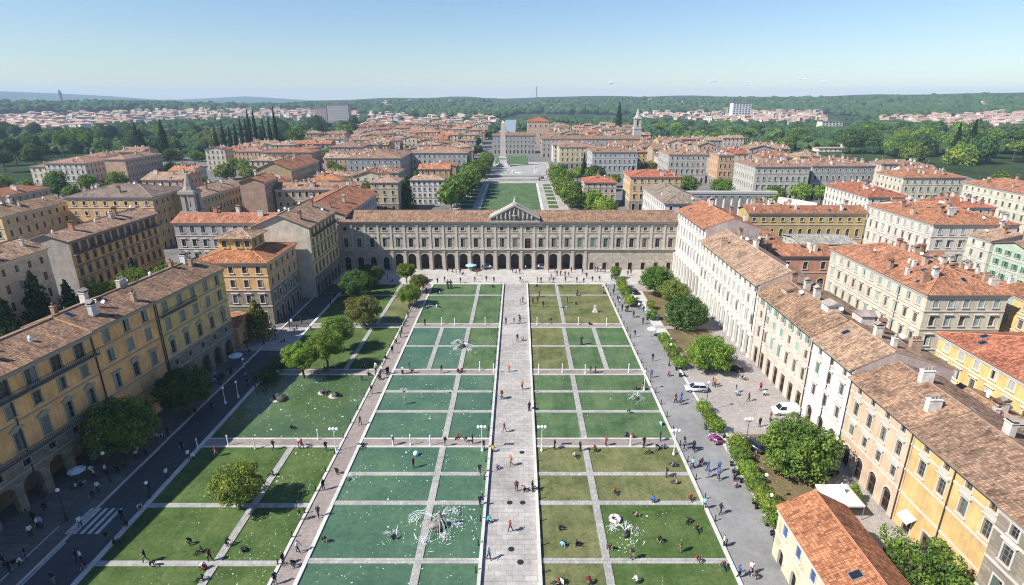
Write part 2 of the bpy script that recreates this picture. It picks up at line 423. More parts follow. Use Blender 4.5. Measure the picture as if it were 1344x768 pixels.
def ring(mb,w,d,out,z0,z1,mat=0,skip=(),inset=0.0):
    """moulding running round a w x d building"""
    a,b=w/2,d/2; I=-.02
    def ox(s): return inset*0+(out if s not in skip else 0)
    xs0,xs1=-a-ox('W'),a+ox('E'); ys0,ys1=-b-ox('S'),b+ox('N')
    def side(p0,p1,i0,i1):
        L=(Vector(p1)-Vector(p0)).length
        mb.face([(*p0,z0),(*p1,z0),(*p1,z1),(*p0,z1)],mat,[(0,z0),(L,z0),(L,z1),(0,z1)])
        mb.face([(*p0,z1),(*p1,z1),(*i1,z1),(*i0,z1)],mat)
        mb.face([(*p1,z0),(*p0,z0),(*i0,z0),(*i1,z0)],mat)
    A=(-a-I*0,-b);
    if 'S' not in skip: side((xs0,ys0),(xs1,ys0),(-a,-b+.02),(a,-b+.02))
    if 'N' not in skip: side((xs1,ys1),(xs0,ys1),(a,b-.02),(-a,b-.02))
    if 'W' not in skip: side((xs0,ys1),(xs0,ys0),(-a+.02,b),(-a+.02,-b))
    if 'E' not in skip: side((xs1,ys0),(xs1,ys1),(a-.02,-b),(a-.02,b))
    # close ends where a side is skipped
    for s,x,sg in(('W',-a,1),('E',a,-1)):
        if s in skip:
            if 'S' not in skip: mb.face([(x,-b+.02,z0),(x,-b-out,z0),(x,-b-out,z1),(x,-b+.02,z1)],mat)
            if 'N' not in skip: mb.face([(x,b-.02,z0),(x,b+out,z0),(x,b+out,z1),(x,b-.02,z1)],mat)
    for s,y in(('S',-b),('N',b)):
        if s in skip:
            if 'W' not in skip: mb.face([(-a+.02,y,z0),(-a-out,y,z0),(-a-out,y,z1),(-a+.02,y,z1)],mat)
            if 'E' not in skip: mb.face([(a-.02,y,z0),(a+out,y,z0),(a+out,y,z1),(a-.02,y,z1)],mat)
def roof_mesh(w,d,z,kind,rise,ov=.6,ends=None,th=.16,ridge_off=0.0,caps=True):
    """returns roof mesh (tiles slot0, ridge slot1, fascia slot2) plus height function"""
    mb=MB(); a,b=w/2+ov,d/2+ov
    ez=ov if ends is None else ends
    def slope(p,q,r,s_):   # p,q eave (left,right seen from outside), r,s ridge (right,left)
        p,q,r,s_=[Vector(x) for x in(p,q,r,s_)]; e=(q-p).normalized(); L=(q-p).length
        nrm=e.cross((s_-p) if (s_-p).length>1e-3 else (r-p)).normalized(); vdir=nrm.cross(e)
        pts=[p,q,r,s_] if (r-s_).length>1e-3 else [p,q,r]
        mb.face(pts,0,[((x-p).dot(e),(x-p).dot(vdir)) for x in pts])
        mb.face([p-Vector((0,0,th)),q-Vector((0,0,th)),q,p],2)          # fascia
    zz=z+th
    if kind in('gableX','gableY'):
        if kind=='gableX':   # ridge along x
            a=w/2+ez; ry=ridge_off
            A,B,C,D=(-a,-b,zz),(a,-b,zz),(a,b,zz),(-a,b,zz); Rl,Rr=(-a,ry,zz+rise),(a,ry,zz+rise)
            slope(A,B,Rr,Rl); slope(C,D,Rl,Rr)
            ends_=[(B,C,Rr),(D,A,Rl)]; rid=[(Rl,Rr)]
            def hf(x,y): return zz+rise*(1-((y-ry)/(b-ry) if y>ry else (ry-y)/(b+ry)))
        else:
            b=d/2+ez; rx=ridge_off
            A,B,C,D=(-a,-b,zz),(a,-b,zz),(a,b,zz),(-a,b,zz); Rl,Rr=(rx,-b,zz+rise),(rx,b,zz+rise)
            slope(D,A,Rl,Rr); slope(B,C,Rr,Rl)
            ends_=[(A,B,Rl),(C,D,Rr)]; rid=[(Rl,Rr)]
            def hf(x,y): return zz+rise*(1-((x-rx)/(a-rx) if x>rx else (rx-x)/(a+rx)))
        for p,q,t in ends_:
            p,q,t=Vector(p),Vector(q),Vector(t); dn=Vector((0,0,th))
            mb.face([p-dn,t-dn,t,p],2); mb.face([t-dn,q-dn,q,t],2)
        # soffits
        dn=Vector((0,0,th))
        if kind=='gableX':
            mb.face([Vector(x)-dn for x in(A,Rl,Rr,B)],2); mb.face([Vector(x)-dn for x in(D,C,Rr,Rl)],2)
        else:
            mb.face([Vector(x)-dn for x in(A,D,Rr,Rl)],2); mb.face([Vector(x)-dn for x in(B,Rl,Rr,C)],2)
    elif kind=='hip':
        A,B,C,D=(-a,-b,zz),(a,-b,zz),(a,b,zz),(-a,b,zz)
        if a>=b:
            k=a-b; Rl,Rr=(-k,0,zz+rise),(k,0,zz+rise)
            slope(A,B,Rr,Rl); slope(C,D,Rl,Rr); slope(B,C,Rr,Rr); slope(D,A,Rl,Rl)
            def hf(x,y): return zz+rise*min(1-abs(y)/b,(a-abs(x))/b)
            rid=[(Rl,Rr),(A,Rl),(D,Rl),(B,Rr),(C,Rr)]
        else:
            k=b-a; Rl,Rr=(0,-k,zz+rise),(0,k,zz+rise)
            slope(D,A,Rl,Rr); slope(B,C,Rr,Rl); slope(A,B,Rl,Rl); slope(C,D,Rr,Rr)
            def hf(x,y): return zz+rise*min(1-abs(x)/a,(b-abs(y))/a)
            rid=[(Rl,Rr),(A,Rl),(B,Rl),(C,Rr),(D,Rr)]
        mb.face([(-a,-b,z),(-a,b,z),(a,b,z),(a,-b,z)],2)
    else:
        A,B,C,D=(-a,-b,z),(a,-b,z),(a,b,z),(-a,b,z)
        mb.box(-a,a,-b,b,z,zz,2); rid=[]
        mb.box(-a,-a+.3,-b,b,zz,zz+.5,2); mb.box(a-.3,a,-b,b,zz,zz+.5,2); mb.box(-a+.3,a-.3,-b,-b+.3,zz,zz+.497,2); mb.box(-a+.3,a-.3,b-.3,b,zz,zz+.497,2)
        def hf(x,y): return zz
    if caps:
        for p,q in rid: mb.tube([Vector(p)+Vector((0,0,.02)),Vector(q)+Vector((0,0,.02))],.15,5,1,caps=False)
    return mb,hf,rid
CHC={}
def chimney_mesh(v):
    if v in CHC: return CHC[v]
    mb=MB()
    if v==0:
        mb.box(-.55,.55,-.4,.4,-.6,1.7,0); mb.box(-.65,.65,-.5,.5,1.7,1.85,0); mb.box(-.5,.5,-.35,.35,1.85,2.15,1); mb.prism([(-.75,2.15),(.75,2.15),(0,2.6)],-.55,.55,2)
    elif v==1:
        mb.box(-.35,.35,-.35,.35,-.6,1.3,0); mb.box(-.42,.42,-.42,.42,1.3,1.42,0); mb.lathe([(.2,1.42),(.18,1.8),(.26,1.84),(.05,2.05)],8,2)
    elif v==2:
        mb.box(-.85,.85,-.4,.4,-.6,1.5,0); mb.box(-.92,.92,-.47,.47,1.5,1.62,0)
        for x in(-.5,0,.5): mb.lathe([(.16,1.62),(.14,2.0),(.2,2.04),(.2,2.12)],8,2,(x,0,0))
    elif v==3:   # small dormer hut
        mb.box(-1.6,1.6,-1.3,1.3,-.8,1.9,0); mb.prism([(-1.9,1.9),(1.9,1.9),(0,2.6)],-1.6,1.6,2)
    elif v==4:
        mb.lathe([(.28,-.4),(.26,.5),(.34,.55),(.02,.95)],8,3)
    me=mb.mesh('chimney',[MT['chim'],MT['dark'],MT['roof'],MT['white']]); CHC[v]=me; return me
def balcony(t,w,d,z,depth=1.0,side='E',y0=None,y1=None):
    a=-d/2+.05 if y0 is None else y0; b=d/2-.05 if y1 is None else y1; x=w/2
    m=MB(); m.box(x+.14,x+depth,a,b,z-.18,z); bo=link('balcony',m.mesh('balcony',[MT['trim']]),t,color=(.24,.225,.2))
    r=MB(); n=int((b-a)/.3)
    for i in range(n+1): y=a+.05+i*(b-a-.1)/n; r.box(x+depth-.06,x+depth-.03,y-.015,y+.015,z,z+.95)
    r.box(x+depth-.08,x+depth-.01,a,b,z+.95,z+1.0); r.box(x+depth-.07,x+depth-.02,a,b,z+.08,z+.12); link('railing',r.mesh('railing',[MT['iron']]),bo)
def skylight_mesh():
    if 's' in CHC: return CHC['s']
    mb=MB(); mb.box(-.5,.5,-.65,.65,-.1,.13,0); mb.box(-.42,.42,-.57,.57,.13,.15,1); CHC['s']=mb.mesh('skylight',[MT['metalgrey'],MT['carglass']]); return CHC['s']
def dish_mesh():
    if 'd' in CHC: return CHC['d']
    mb=MB(); mb.tube([(0,0,-.2),(0,0,.9)],.03,5,1)
    c=Vector((0,-.1,.9)); ax=Vector((0,-.8,.6)).normalized(); u=Vector((1,0,0)); w=ax.cross(u)
    rr=[(.02,-.12),(.25,-.09),(.42,0)]
    rings=[[c+ax*h+(u*math.cos(2*PI*k/10)+w*math.sin(2*PI*k/10))*r for k in range(10)] for r,h in rr]
    for i in range(2):
        for k in range(10): mb.face([rings[i][k],rings[i][(k+1)%10],rings[i+1][(k+1)%10],rings[i+1][k]],0)
    CHC['d']=mb.mesh('satellite_dish',[MT['white'],MT['metalgrey']]); return CHC['d']
def antenna_mesh():
    if 'a' in CHC: return CHC['a']
    mb=MB(); mb.tube([(0,0,-.3),(0,0,2.6)],.03,4); mb.tube([(-.8,0,2.4),(.8,0,2.4)],.02,4)
    for x in(-.7,-.35,0,.35,.7): mb.tube([(x,-.35,2.4),(x,.35,2.4)],.015,4)
    CHC['a']=mb.mesh('antenna',[MT['metalgrey']]); return CHC['a']
ROOFS=dict(brown=(.30,.205,.145),terra=(.37,.185,.115),orange=(.43,.20,.11),pale=(.38,.27,.20),grey=(.25,.205,.175),red=(.38,.155,.10),dusk=(.33,.22,.165))
WALLS=dict(yellow=(.84,.455,.20),ochre=(.52,.35,.15),orange=(.55,.32,.15),cream=(.58,.50,.38),white=(.66,.62,.55),pink=(.50,.31,.225),peach=(.62,.50,.40),grey=(.37,.355,.33),tan=(.42,.31,.20),taupe=(.34,.30,.26),stone=(.47,.43,.37),brown=(.33,.22,.15),green=(.45,.50,.40),lemon=(.60,.46,.2))
FOOT=[]
FL4=[(4.3,'door',1.6,3.2,0,1),(3.9,'hood',1.1,2.0,.9),(3.6,'plain',1.1,1.9,.85),(3.2,'plain',1.0,1.4,.8)]
def scaled(fl,H):
    t=sum(f[0] for f in fl); k=H/t
    return [tuple([f[0]*k,f[1],f[2],(f[3]*k if f[3] else f[3]),(f[4]*k if f[4] else f[4])]+list(f[5:])) for f in fl]
def house(name,label,cat,x0,x1,y0,y1,z,wall='cream',roofc='terra',roof='hip',rise=3.0,sides='SW',floors=None,sp=3.4,lod=1,rot=0.0,center=None,
          trim=(.5,.47,.42),shut=(.12,.17,.13),base=None,chim=3,ov=.6,ends=None,skip=(),group=None,base_mat='stonebase',sidecol=None,seed=None,pipes=None,floors_by=None,ridge_off=0.0,clutter=2,string=True,cornice=True,part_names=True,caps=True,ridgecol=None,sp_by=None):
    rnd=random.Random(seed if seed is not None else hash((round(x0,1),round(y0,1)))&0xffff)
    w,d=x1-x0,y1-y0
    if center is None: center=((x0+x1)/2,(y0+y1)/2)
    FOOT.append((center[0]-w/2,center[0]+w/2,center[1]-d/2,center[1]+d/2))
    wc=WALLS[wall] if isinstance(wall,str) else wall; rc=ROOFS[roofc] if isinstance(roofc,str) else roofc
    def jit(c,a):
        k=1+rnd.uniform(-a,a); return tuple(max(0,x*k*(1+rnd.uniform(-.025,.025))) for x in c)
    t=thing(name,label,cat,(center[0],center[1],0),rot,group)
    floors=floors or FL4
    cskip=tuple(skip)+(('S','N') if roof=='gableY' else ('W','E') if roof=='gableX' else ())
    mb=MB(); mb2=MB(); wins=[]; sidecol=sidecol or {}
    sd={'S':(Vector((-w/2,-d/2,0)),Vector((1,0,0)),w),'E':(Vector((w/2,-d/2,0)),Vector((0,1,0)),d),'N':(Vector((w/2,d/2,0)),Vector((-1,0,0)),w),'W':(Vector((-w/2,d/2,0)),Vector((0,-1,0)),d)}
    for s,(o,ux,L) in sd.items():
        if s in sides:
            f=(floors_by or {}).get(s,floors); s_sp=(sp_by or {}).get(s,sp)
            before=len(wins); facade_holes(mb,o,ux,L,scaled(f,z),0.0,wins,s_sp)
        else:
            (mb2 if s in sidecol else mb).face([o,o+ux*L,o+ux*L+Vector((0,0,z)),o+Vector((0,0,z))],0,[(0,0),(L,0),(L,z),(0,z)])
    # gable triangles
    th=.16
    if roof in('gableX','gableY'):
        half=(d if roof=='gableX' else w)/2; L=(w if roof=='gableX' else d)/2
        for sg in(-1,1):
            dl=rise*ov/(half+ov+(-ridge_off if sg<0 else ridge_off)*(-1 if sg<0 else -1)*0)-.03
            # strip between wall head and roof underside
            e0,e1=(Vector((-L,sg*half,z)),Vector((L,sg*half,z))) if roof=='gableX' else (Vector((sg*half,-L,z)),Vector((sg*half,L,z)))
            up=Vector((0,0,dl)); mb.face([e0,e1,e1+up,e0+up],0)
            pr=[(-half,z),(half,z),(half,z+dl),(ridge_off,z+rise-.03),(-half,z+dl)]
            pts=[(sg*L,q,zz) if roof=='gableX' else (q,sg*L,zz) for q,zz in pr]
            sk=('W' if sg<0 else 'E') if roof=='gableX' else ('S' if sg<0 else 'N')
            (mb2 if sk in sidecol and sk not in sides else mb).face(pts,0,pr)
    wo=link('wall',mb.mesh('wall',[MT['plaster'],MT[base_mat]]),t,color=jit(wc,.06))
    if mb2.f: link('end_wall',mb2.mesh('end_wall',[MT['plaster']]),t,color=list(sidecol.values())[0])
    # roof
    rm,hf,rid=roof_mesh(w,d,z,roof,rise,ov,ends,ridge_off=ridge_off,caps=caps)
    rcol=jit(rc,.1)
    ro=link('roof',rm.mesh('roof',[MT['roof'],MT['ridge'],MT['trim']]),t,color=rcol)
    # mouldings
    if cornice:
        left=[k for k in 'SENW' if k not in cskip]
        runs=[[k] for k in left] if sorted(left) in (['N','S'],['E','W']) else [left]
        for run in runs:
            if not run: continue
            sk=tuple(k for k in 'SENW' if k not in run); c=MB(); ring(c,w,d,.32,z-.45,z-.02,0,sk); ring(c,w,d,.16,z-.75,z-.45-.003,0,sk)
            link('cornice',c.mesh('cornice',[MT['trim']]),t,color=trim)
    if string:
        f=scaled(floors,z); zz=0
        for i,fl in enumerate(f[:-1]):
            zz+=fl[0]
            if i==0 or (lod==0) or i==len(f)-2:
                s_=MB(); ring(s_,w,d,.13,zz-.12,zz+.12,0,tuple(skip)+tuple(k for k in 'SENW' if k not in sides and k not in skip)); link('string_course',s_.mesh('string_course',[MT['trim']]),t,color=trim)
    # windows
    W0=t.matrix_basis if False else Matrix.Translation((center[0],center[1],0))@Matrix.Rotation(rot,4,'Z')
    wins=[x for x in wins if x[0]!='arcade']
    wins.sort(key=lambda x:(W0@x[3].translation-Vector((0,0,CAM_H))).length)
    for i,(k,ww,hh,M) in enumerate(wins[:100]):
        if lod==1 and k=='plain' and rnd.random()<.35: k='closed'
        kk=k; fm,pm,sm=win_mesh(k,ww,hh,lod)
        nm='door' if 'door' in k else 'window'
        if lod==0:
            fo=link(nm,fm,t,M,trim)
            if pm: link('pane' if nm=='window' else 'door_leaf',pm,fo,color=(.5,.48,.44))
            if not sm and kk in('plain','hood','arc','ped') and rnd.random()<.4:
                s2=win_mesh('closed',ww,hh,0)[2]
                for sx in rnd.choice([(-1,1),(-1,1),(1,),(-1,)]): link('shutter',s2,fo,Matrix.Translation((ww/4*sx,.1,0)),jit(shut,.25))
            if sm:
                for sx in(-1,1):
                    if k=='shut': link('shutter',sm,fo,Matrix.Translation(((ww/2+ww/4+.03)*sx,-.13,0)),jit(shut,.15))
                    else:
                        if rnd.random()<.12: continue
                        link('shutter',sm,fo,Matrix.Translation((ww/4*sx,.1,0)),jit(shut,.15))
        elif fm: link(nm,fm,t,M,trim)
    if len(wins)>100:
        extra=MB()
        for (k,ww,hh,M) in wins[100:]:
            extra.face([M@Vector(p) for p in((-ww/2,.2,0),(ww/2,.2,0),(ww/2,.2,hh),(-ww/2,.2,hh))],0)
        e=link('window',extra.mesh('windows_far',[MT['glass']]),t); e['kind']='stuff'
    # roof clutter
    def rp(): 
        x=rnd.uniform(-w/2+1.2,w/2-1.2); y=rnd.uniform(-d/2+1.2,d/2-1.2); return x,y,hf(x,y)
    near_d=math.hypot(center[0],center[1])
    for i in range(chim):
        x,y,zz=rp(); v=rnd.choice([0,0,1,2,4]) if near_d<260 else rnd.choice([0,1,2])
        link('chimney',chimney_mesh(v),ro,Matrix.Translation((x,y,zz))@Matrix.Rotation(rnd.choice([0,PI/2]),4,'Z'),jit(rnd.choice([(.55,.5,.44),(.42,.3,.22),(.6,.57,.52),(.36,.22,.15)]),.1))
    if clutter:
        for i in range(clutter):
            x,y,zz=rp(); k=rnd.random()
            e=.3; nx=-(hf(x+e,y)-hf(x-e,y))/(2*e); ny=-(hf(x,y+e)-hf(x,y-e))/(2*e); nv=Vector((nx,ny,1)).normalized()
            if k<.4: link('skylight',skylight_mesh(),ro,Matrix.Translation((x,y,zz))@nv.to_track_quat('Z','Y').to_matrix().to_4x4())
            elif k<.75: link('satellite_dish',dish_mesh(),ro,Matrix.Translation((x,y,zz))@Matrix.Rotation(rnd.uniform(-.6,.6),4,'Z'))
            else: link('antenna',antenna_mesh(),ro,Matrix.Translation((x,y,zz))@Matrix.Rotation(rnd.uniform(0,3),4,'Z'))
    for (sx,ux_) in (pipes or []):
        p=MB(); o,ux,L=sd[sx]; n=ux.cross(Vector((0,0,1))); q=o+ux*ux_+n*.12
        p.tube([q+Vector((0,0,.0)),q+Vector((0,0,z-.3))],.09,6); link('drainpipe',p.mesh('drainpipe',[MT['pipe']]),t)
    return t,hf,ro,wo
# ------------------------------------------------------------------ vegetation
def leaf_mesh(name, clumps, per, size, seed, inner=None, flat=.5):
    """clumps: list of (centre, radii).  many small leaf faces spread over each clump"""
    rg=np.random.default_rng(seed)
    allq=[]
    for c,r in clumps:
        n=int(per*(r[0]*r[1]*r[2])**(2/9.)/ .3) if False else per
        d=rg.normal(size=(n,3)); d/=np.linalg.norm(d,axis=1)[:,None]
        rad=rg.uniform(.62,1.05,size=(n,1))
        p=np.array(c)+d*np.array(r)*rad
        nr=d+rg.normal(scale=.55,size=(n,3)); nr[:,2]+=flat*.5; nr/=np.linalg.norm(nr,axis=1)[:,None]
        t=np.cross(nr,rg.normal(size=(n,3))); t/=np.linalg.norm(t,axis=1)[:,None]; b=np.cross(nr,t)
        s=size*rg.uniform(.6,1.35,size=(n,1))
        q=np.stack([p-t*s*.55,p+b*s*.33+nr*s*.12,p+t*s*.6,p-b*s*.36+nr*s*.1],axis=1)
        allq.append(q)
    q=np.concatenate(allq); n=len(q)
    verts=q.reshape(-1,3); 
    mb=MB()
    if inner:
        rnd=random.Random(seed)
        for c,r in inner: mb.ico(c,1.0,2,0,.14,r,rnd)
    iv=np.array(mb.v,dtype=float).reshape(-1,3) if mb.v else np.zeros((0,3))
    me=bpy.data.meshes.new(name)
    base=len(iv)
    faces=[tuple(f) for f in mb.f]+[tuple(x) for x in (np.arange(n*4).reshape(-1,4)+base).tolist()]
    me.from_pydata(np.vstack([iv,verts]).tolist(),[],faces)
    me.materials.append(MT['leaf']); me.update(); return me
def round_clumps(seed,n,rx=1,rz=.8,cr=(.26,.4),zmin=-.75):
    rnd=random.Random(seed); out=[]
    for i in range(n):
        z=1-(2*i+1)/n*(1-zmin)/2*1.0 if False else zmin+(1-zmin)*((i+.5)/n)
        a=i*2.399963+rnd.uniform(-.4,.4); rr=math.sqrt(max(0,1-z*z)); k=rnd.uniform(.5,.84)
        c=(rr*math.cos(a)*k*rx,rr*math.sin(a)*k*rx,z*k*rz); r=rnd.uniform(*cr)
        out.append((c,(r,r,r*.78)))
    return out
CROWN={}
def crown(kind,v):
    key=(kind,v)
    if key in CROWN: return CROWN[key]
    sd=hash(kind)%97+v*13 if False else sum(map(ord,kind))+v*31
    if kind=='near':   me=leaf_mesh('crown',round_clumps(sd,60,1,.78,(.16,.31)),210,.062,sd,[((0,0,-.05),(.6,.6,.42))])
    elif kind=='nearopen': me=leaf_mesh('crown',round_clumps(sd,40,1.05,.72,(.14,.27)),240,.055,sd,None)
    elif kind=='mid':  me=leaf_mesh('crown',round_clumps(sd,32,1,.8,(.2,.37)),60,.13,sd,[((0,0,-.02),(.68,.68,.52))])
    elif kind=='cyp':
        cl=[]; rnd=random.Random(sd)
        for i in range(22):
            h=i/21; r=.125*math.sin(PI*min(1,(h*.86+.16)))**.8*(1-h*.45); a=i*2.4
            cl.append(((math.cos(a)*r*.35,math.sin(a)*r*.35,.06+h*.88),(r*.8+.012,r*.8+.012,.075)))
        me=leaf_mesh('crown',cl,60,.035,sd,[((0,0,.42),(.075,.075,.4))],flat=0)
    elif kind=='cone':
        cl=[]; rnd=random.Random(sd)
        for i in range(34):
            h=i/33; r=.40*(1-h)**.8+.02; a=i*2.4; k=r*.62
            cl.append(((math.cos(a)*k,math.sin(a)*k,h*.92+.03),(r*.5+.03,r*.5+.03,.09)))
        me=leaf_mesh('crown',cl,90,.05,sd,[((0,0,.32),(.2,.2,.32))],flat=0)
    elif kind=='pine':
        me=leaf_mesh('crown',[((math.cos(i*2.4)*math.sqrt(i/24)*.8,math.sin(i*2.4)*math.sqrt(i/24)*.8,.1-.25*(i/24)+.05*math.sin(i*7)),(.3,.3,.15)) for i in range(24)],55,.13,sd,[((0,0,-.05),(.7,.7,.14))])
    elif kind=='hedgeball': me=leaf_mesh('crown',round_clumps(sd,20,1,.95,(.3,.42),-.95),90,.12,sd,[((0,0,0),(.66,.66,.62))])
    elif kind=='hedgebox':
        rnd=random.Random(sd); cl=[]
        for x in (-.75,-.25,.25,.75):
            for y in(-.6,0,.6):
                for z in(-.6,0,.55): cl.append(((x+rnd.uniform(-.1,.1),y+rnd.uniform(-.1,.1),z+rnd.uniform(-.12,.12)),(.34,.38,.4)))
        me=leaf_mesh('crown',cl,60,.13,sd,[((0,0,0),(.7,.62,.7))])
    CROWN[key]=me; return me
TRK={}
def trunk_mesh(v,h,kind='tree'):
    key=(v,round(h,1),kind)
    if key in TRK: return TRK[key]
    rnd=random.Random(v*7+3); mb=MB()
    if kind in('cyp','bush'):
        mb.tube([(0,0,-.2),(0,0,h)],[.09*h**.3+.1,.06],6)
    else:
        r=min(.42,.035*h+.07); top=Vector((rnd.uniform(-.2,.2),rnd.uniform(-.2,.2),h))
        mb.tube([(0,0,-.3),(0,0,.15),(top.x*.5,top.y*.5,h*.55),top],[r*1.6,r*1.15,r*.9,r*.7],8)
        for i in range(6):
            a=i*PI/3+rnd.uniform(-.3,.3); L=h*rnd.uniform(.55,.85); z0=h*rnd.uniform(.55,.95)
            p0=Vector((top.x*z0/h,top.y*z0/h,z0)); p1=p0+Vector((math.cos(a)*L*.5,math.sin(a)*L*.5,L*.45)); p2=p0+Vector((math.cos(a)*L*.95,math.sin(a)*L*.95,L*.95))
            mb.tube([p0,p1,p2],[r*.5,r*.35,r*.14],5)
    TRK[key]=mb.mesh('trunk',[MT['bark']],smooth=True); return TRK[key]
GREENS=dict(fresh=(.17,.25,.045),mid=(.12,.195,.042),dark=(.07,.13,.04),olive=(.155,.175,.055),yellow=(.19,.235,.055),deep=(.03,.06,.026),cyp=(.018,.04,.019),blue=(.05,.095,.045))
def tree(name,label,x,y,rad,hgt,col='mid',kind='near',v=0,group=None,cat='tree',rnd=random,z0=0.0,squash=1.0,clear=None):
    t=thing(name,label,cat,(x,y,z0),rnd.uniform(0,6.28),group)
    c=GREENS[col] if isinstance(col,str) else col
    j=rnd.uniform(.86,1.14); c=tuple(k*j for k in c)
    if kind in('near','nearopen','mid','pine'):
        ch=rad*.8*squash if kind!='pine' else rad*.45
        zc=hgt-ch*(1.0 if kind!='pine' else .55)
        th=max(1.0,zc-ch*.35) if kind!='pine' else zc
        link('trunk',trunk_mesh(v%3,th,'tree'),t)
        link('crown',crown(kind,v),t,Matrix.Translation((0,0,zc))@Matrix.Diagonal((rad,rad,rad*squash,1)),c)
    elif kind=='cyp':
        link('trunk',trunk_mesh(0,min(3,hgt*.2),'cyp'),t)
        link('crown',crown('cyp',v),t,Matrix.Translation((0,0,hgt*.02))@Matrix.Diagonal((rad/.125,rad/.125,hgt,1)),c)
    elif kind=='cone':
        link('trunk',trunk_mesh(0,min(2,hgt*.2),'cyp'),t)
        link('crown',crown('cone',v),t,Matrix.Translation((0,0,hgt*.03))@Matrix.Diagonal((rad/.4,rad/.4,hgt,1)),c)
    else:
        link('trunk',trunk_mesh(0,.6,'bush'),t)
        link('crown',crown(kind,v),t,Matrix.Translation((0,0,hgt/2))@Matrix.Diagonal((rad,rad,hgt/2,1)),c)
    return t

# ------------------------------------------------------------------ people
def person_mesh(pose):
    J={}
    def j(n,p,r): J[n]=(Vector(p),r)
    def limb(side,hip,knee,ank,toe,sho,elb,wri,hand):
        s='L' if side>0 else 'R'
        j('hip'+s,hip,.095); j('thi'+s,Vector(hip).lerp(Vector(knee),.5),.085); j('kne'+s,knee,.06); j('cal'+s,Vector(knee).lerp(Vector(ank),.35),.06); j('ank'+s,ank,.042); j('toe'+s,toe,.036)
        j('sho'+s,sho,.066); j('elb'+s,elb,.045); j('wri'+s,wri,.032); j('han'+s,hand,.036); 
        h=Vector(hand); d=(h-Vector(wri)).normalized(); sd=d.cross(Vector((0,0,1)));  sd=sd.normalized() if sd.length>.05 else Vector((0,1,0))
        for i,k in enumerate((-.03,-.01,.01,.03)): j('fin%s%d'%(s,i),h+d*(.085-.012*abs(i-1.4))+sd*k,.011)
        j('thu'+s,h+d*.03+sd*.06,.012)
    def torso(pel,wai,che,neb,nec,hd,up):
        j('pel',pel,.13); j('wai',wai,.122); j('che',che,.145); j('neb',neb,.075); j('nec',nec,.052)
        hd=Vector(hd); up=Vector(up)
        j('chn',hd-up*.07,.07); j('hed',hd,.092); j('top',hd+up*.085,.062)
        f=Vector((0,-1,0)); f=(f-up*f.dot(up)).normalized(); j('nos',hd+f*.1-up*.025,.018)
    if pose in('stand','walk','walk2','arms'):
        torso((0,0,.96),(0,0,1.09),(0,0,1.30),(0,.01,1.45),(0,.005,1.51),(0,-.015,1.61),(0,0,1))
        if pose=='stand':
            limb(1,(.09,0,.91),(.10,-.02,.5),(.10,.02,.09),(.12,-.14,.04),(.18,.0,1.41),(.235,.03,1.13),(.23,-.06,.9),(.22,-.09,.82))
            limb(-1,(-.09,0,.91),(-.11,-.02,.5),(-.12,.02,.09),(-.15,-.13,.04),(-.18,.0,1.41),(-.24,.02,1.13),(-.21,-.1,.92),(-.19,-.14,.85))
        elif pose=='arms':
            limb(1,(.09,0,.91),(.11,-.02,.5),(.13,.02,.09),(.16,-.13,.04),(.18,.0,1.41),(.25,-.06,1.16),(.12,-.25,1.22),(.06,-.29,1.27))
            limb(-1,(-.09,0,.91),(-.10,-.02,.5),(-.11,.03,.09),(-.13,-.12,.04),(-.18,.0,1.41),(-.24,.03,1.13),(-.22,-.05,.9),(-.21,-.08,.82))
        else:
            q=1 if pose=='walk' else -1
            limb(1,(.09,0,.91),(.09,-.14*q-.04,.52),(.09,-.2*q+.06,.12),(.10,-.2*q-.1,.06),(.18,0,1.41),(.22,.13*q,1.14),(.21,.13*q-.13,.93),(.2,.12*q-.18,.86))
            limb(-1,(-.09,0,.91),(-.09,.12*q-.06,.52),(-.09,.3*q+.03,.14),(-.1,.28*q-.12,.06),(-.18,0,1.41),(-.22,-.11*q,1.14),(-.21,-.2*q-.1,.94),(-.2,-.24*q-.14,.88))
    elif pose=='sit':
        torso((0,.0,.14),(0,.02,.27),(0,.0,.48),(0,-.04,.63),(0,-.05,.69),(0,-.08,.79),(0,-.08,.99))
        limb(1,(.1,-.03,.12),(.17,-.36,.42),(.13,-.58,.08),(.15,-.73,.05),(.18,-.02,.58),(.26,.02,.33),(.2,-.22,.34),(.17,-.3,.37))
        limb(-1,(-.1,-.03,.12),(-.17,-.42,.28),(-.12,-.72,.07),(-.15,-.85,.1),(-.18,-.02,.58),(-.27,.12,.34),(-.3,.2,.1),(-.31,.19,.05))
    elif pose=='crouch':
        torso((0,.12,.5),(0,.06,.62),(0,-.1,.78),(0,-.22,.86),(0,-.26,.9),(0,-.34,.96),(0,-.4,.9))
        limb(1,(.1,.1,.46),(.15,-.22,.44),(.13,.02,.09),(.15,-.13,.04),(.18,-.18,.82),(.24,-.3,.56),(.18,-.45,.4),(.15,-.48,.33))
        limb(-1,(-.1,.1,.46),(-.15,-.15,.36),(-.12,.14,.1),(-.13,.0,.04),(-.18,-.18,.82),(-.25,-.26,.56),(-.2,-.42,.42),(-.17,-.46,.35))
    elif pose=='lie':
        torso((0,0,.13),(0,.14,.13),(0,.36,.15),(0,.52,.16),(0,.58,.17),(0,.69,.2),(0,.93,.25))
        limb(1,(.09,-.04,.12),(.15,-.4,.3),(.14,-.72,.08),(.16,-.84,.14),(.18,.46,.14),(.34,.3,.1),(.4,.08,.07),(.41,0,.06))
        limb(-1,(-.09,-.04,.12),(-.12,-.46,.1),(-.13,-.86,.08),(-.18,-.92,.16),(-.18,.46,.14),(-.35,.52,.1),(-.3,.74,.1),(-.26,.8,.1))
    names=list(J); idx={n:i for i,n in enumerate(names)}
    E=[('pel','wai'),('wai','che'),('che','neb'),('neb','nec'),('nec','chn'),('chn','hed'),('hed','top'),('hed','nos')]
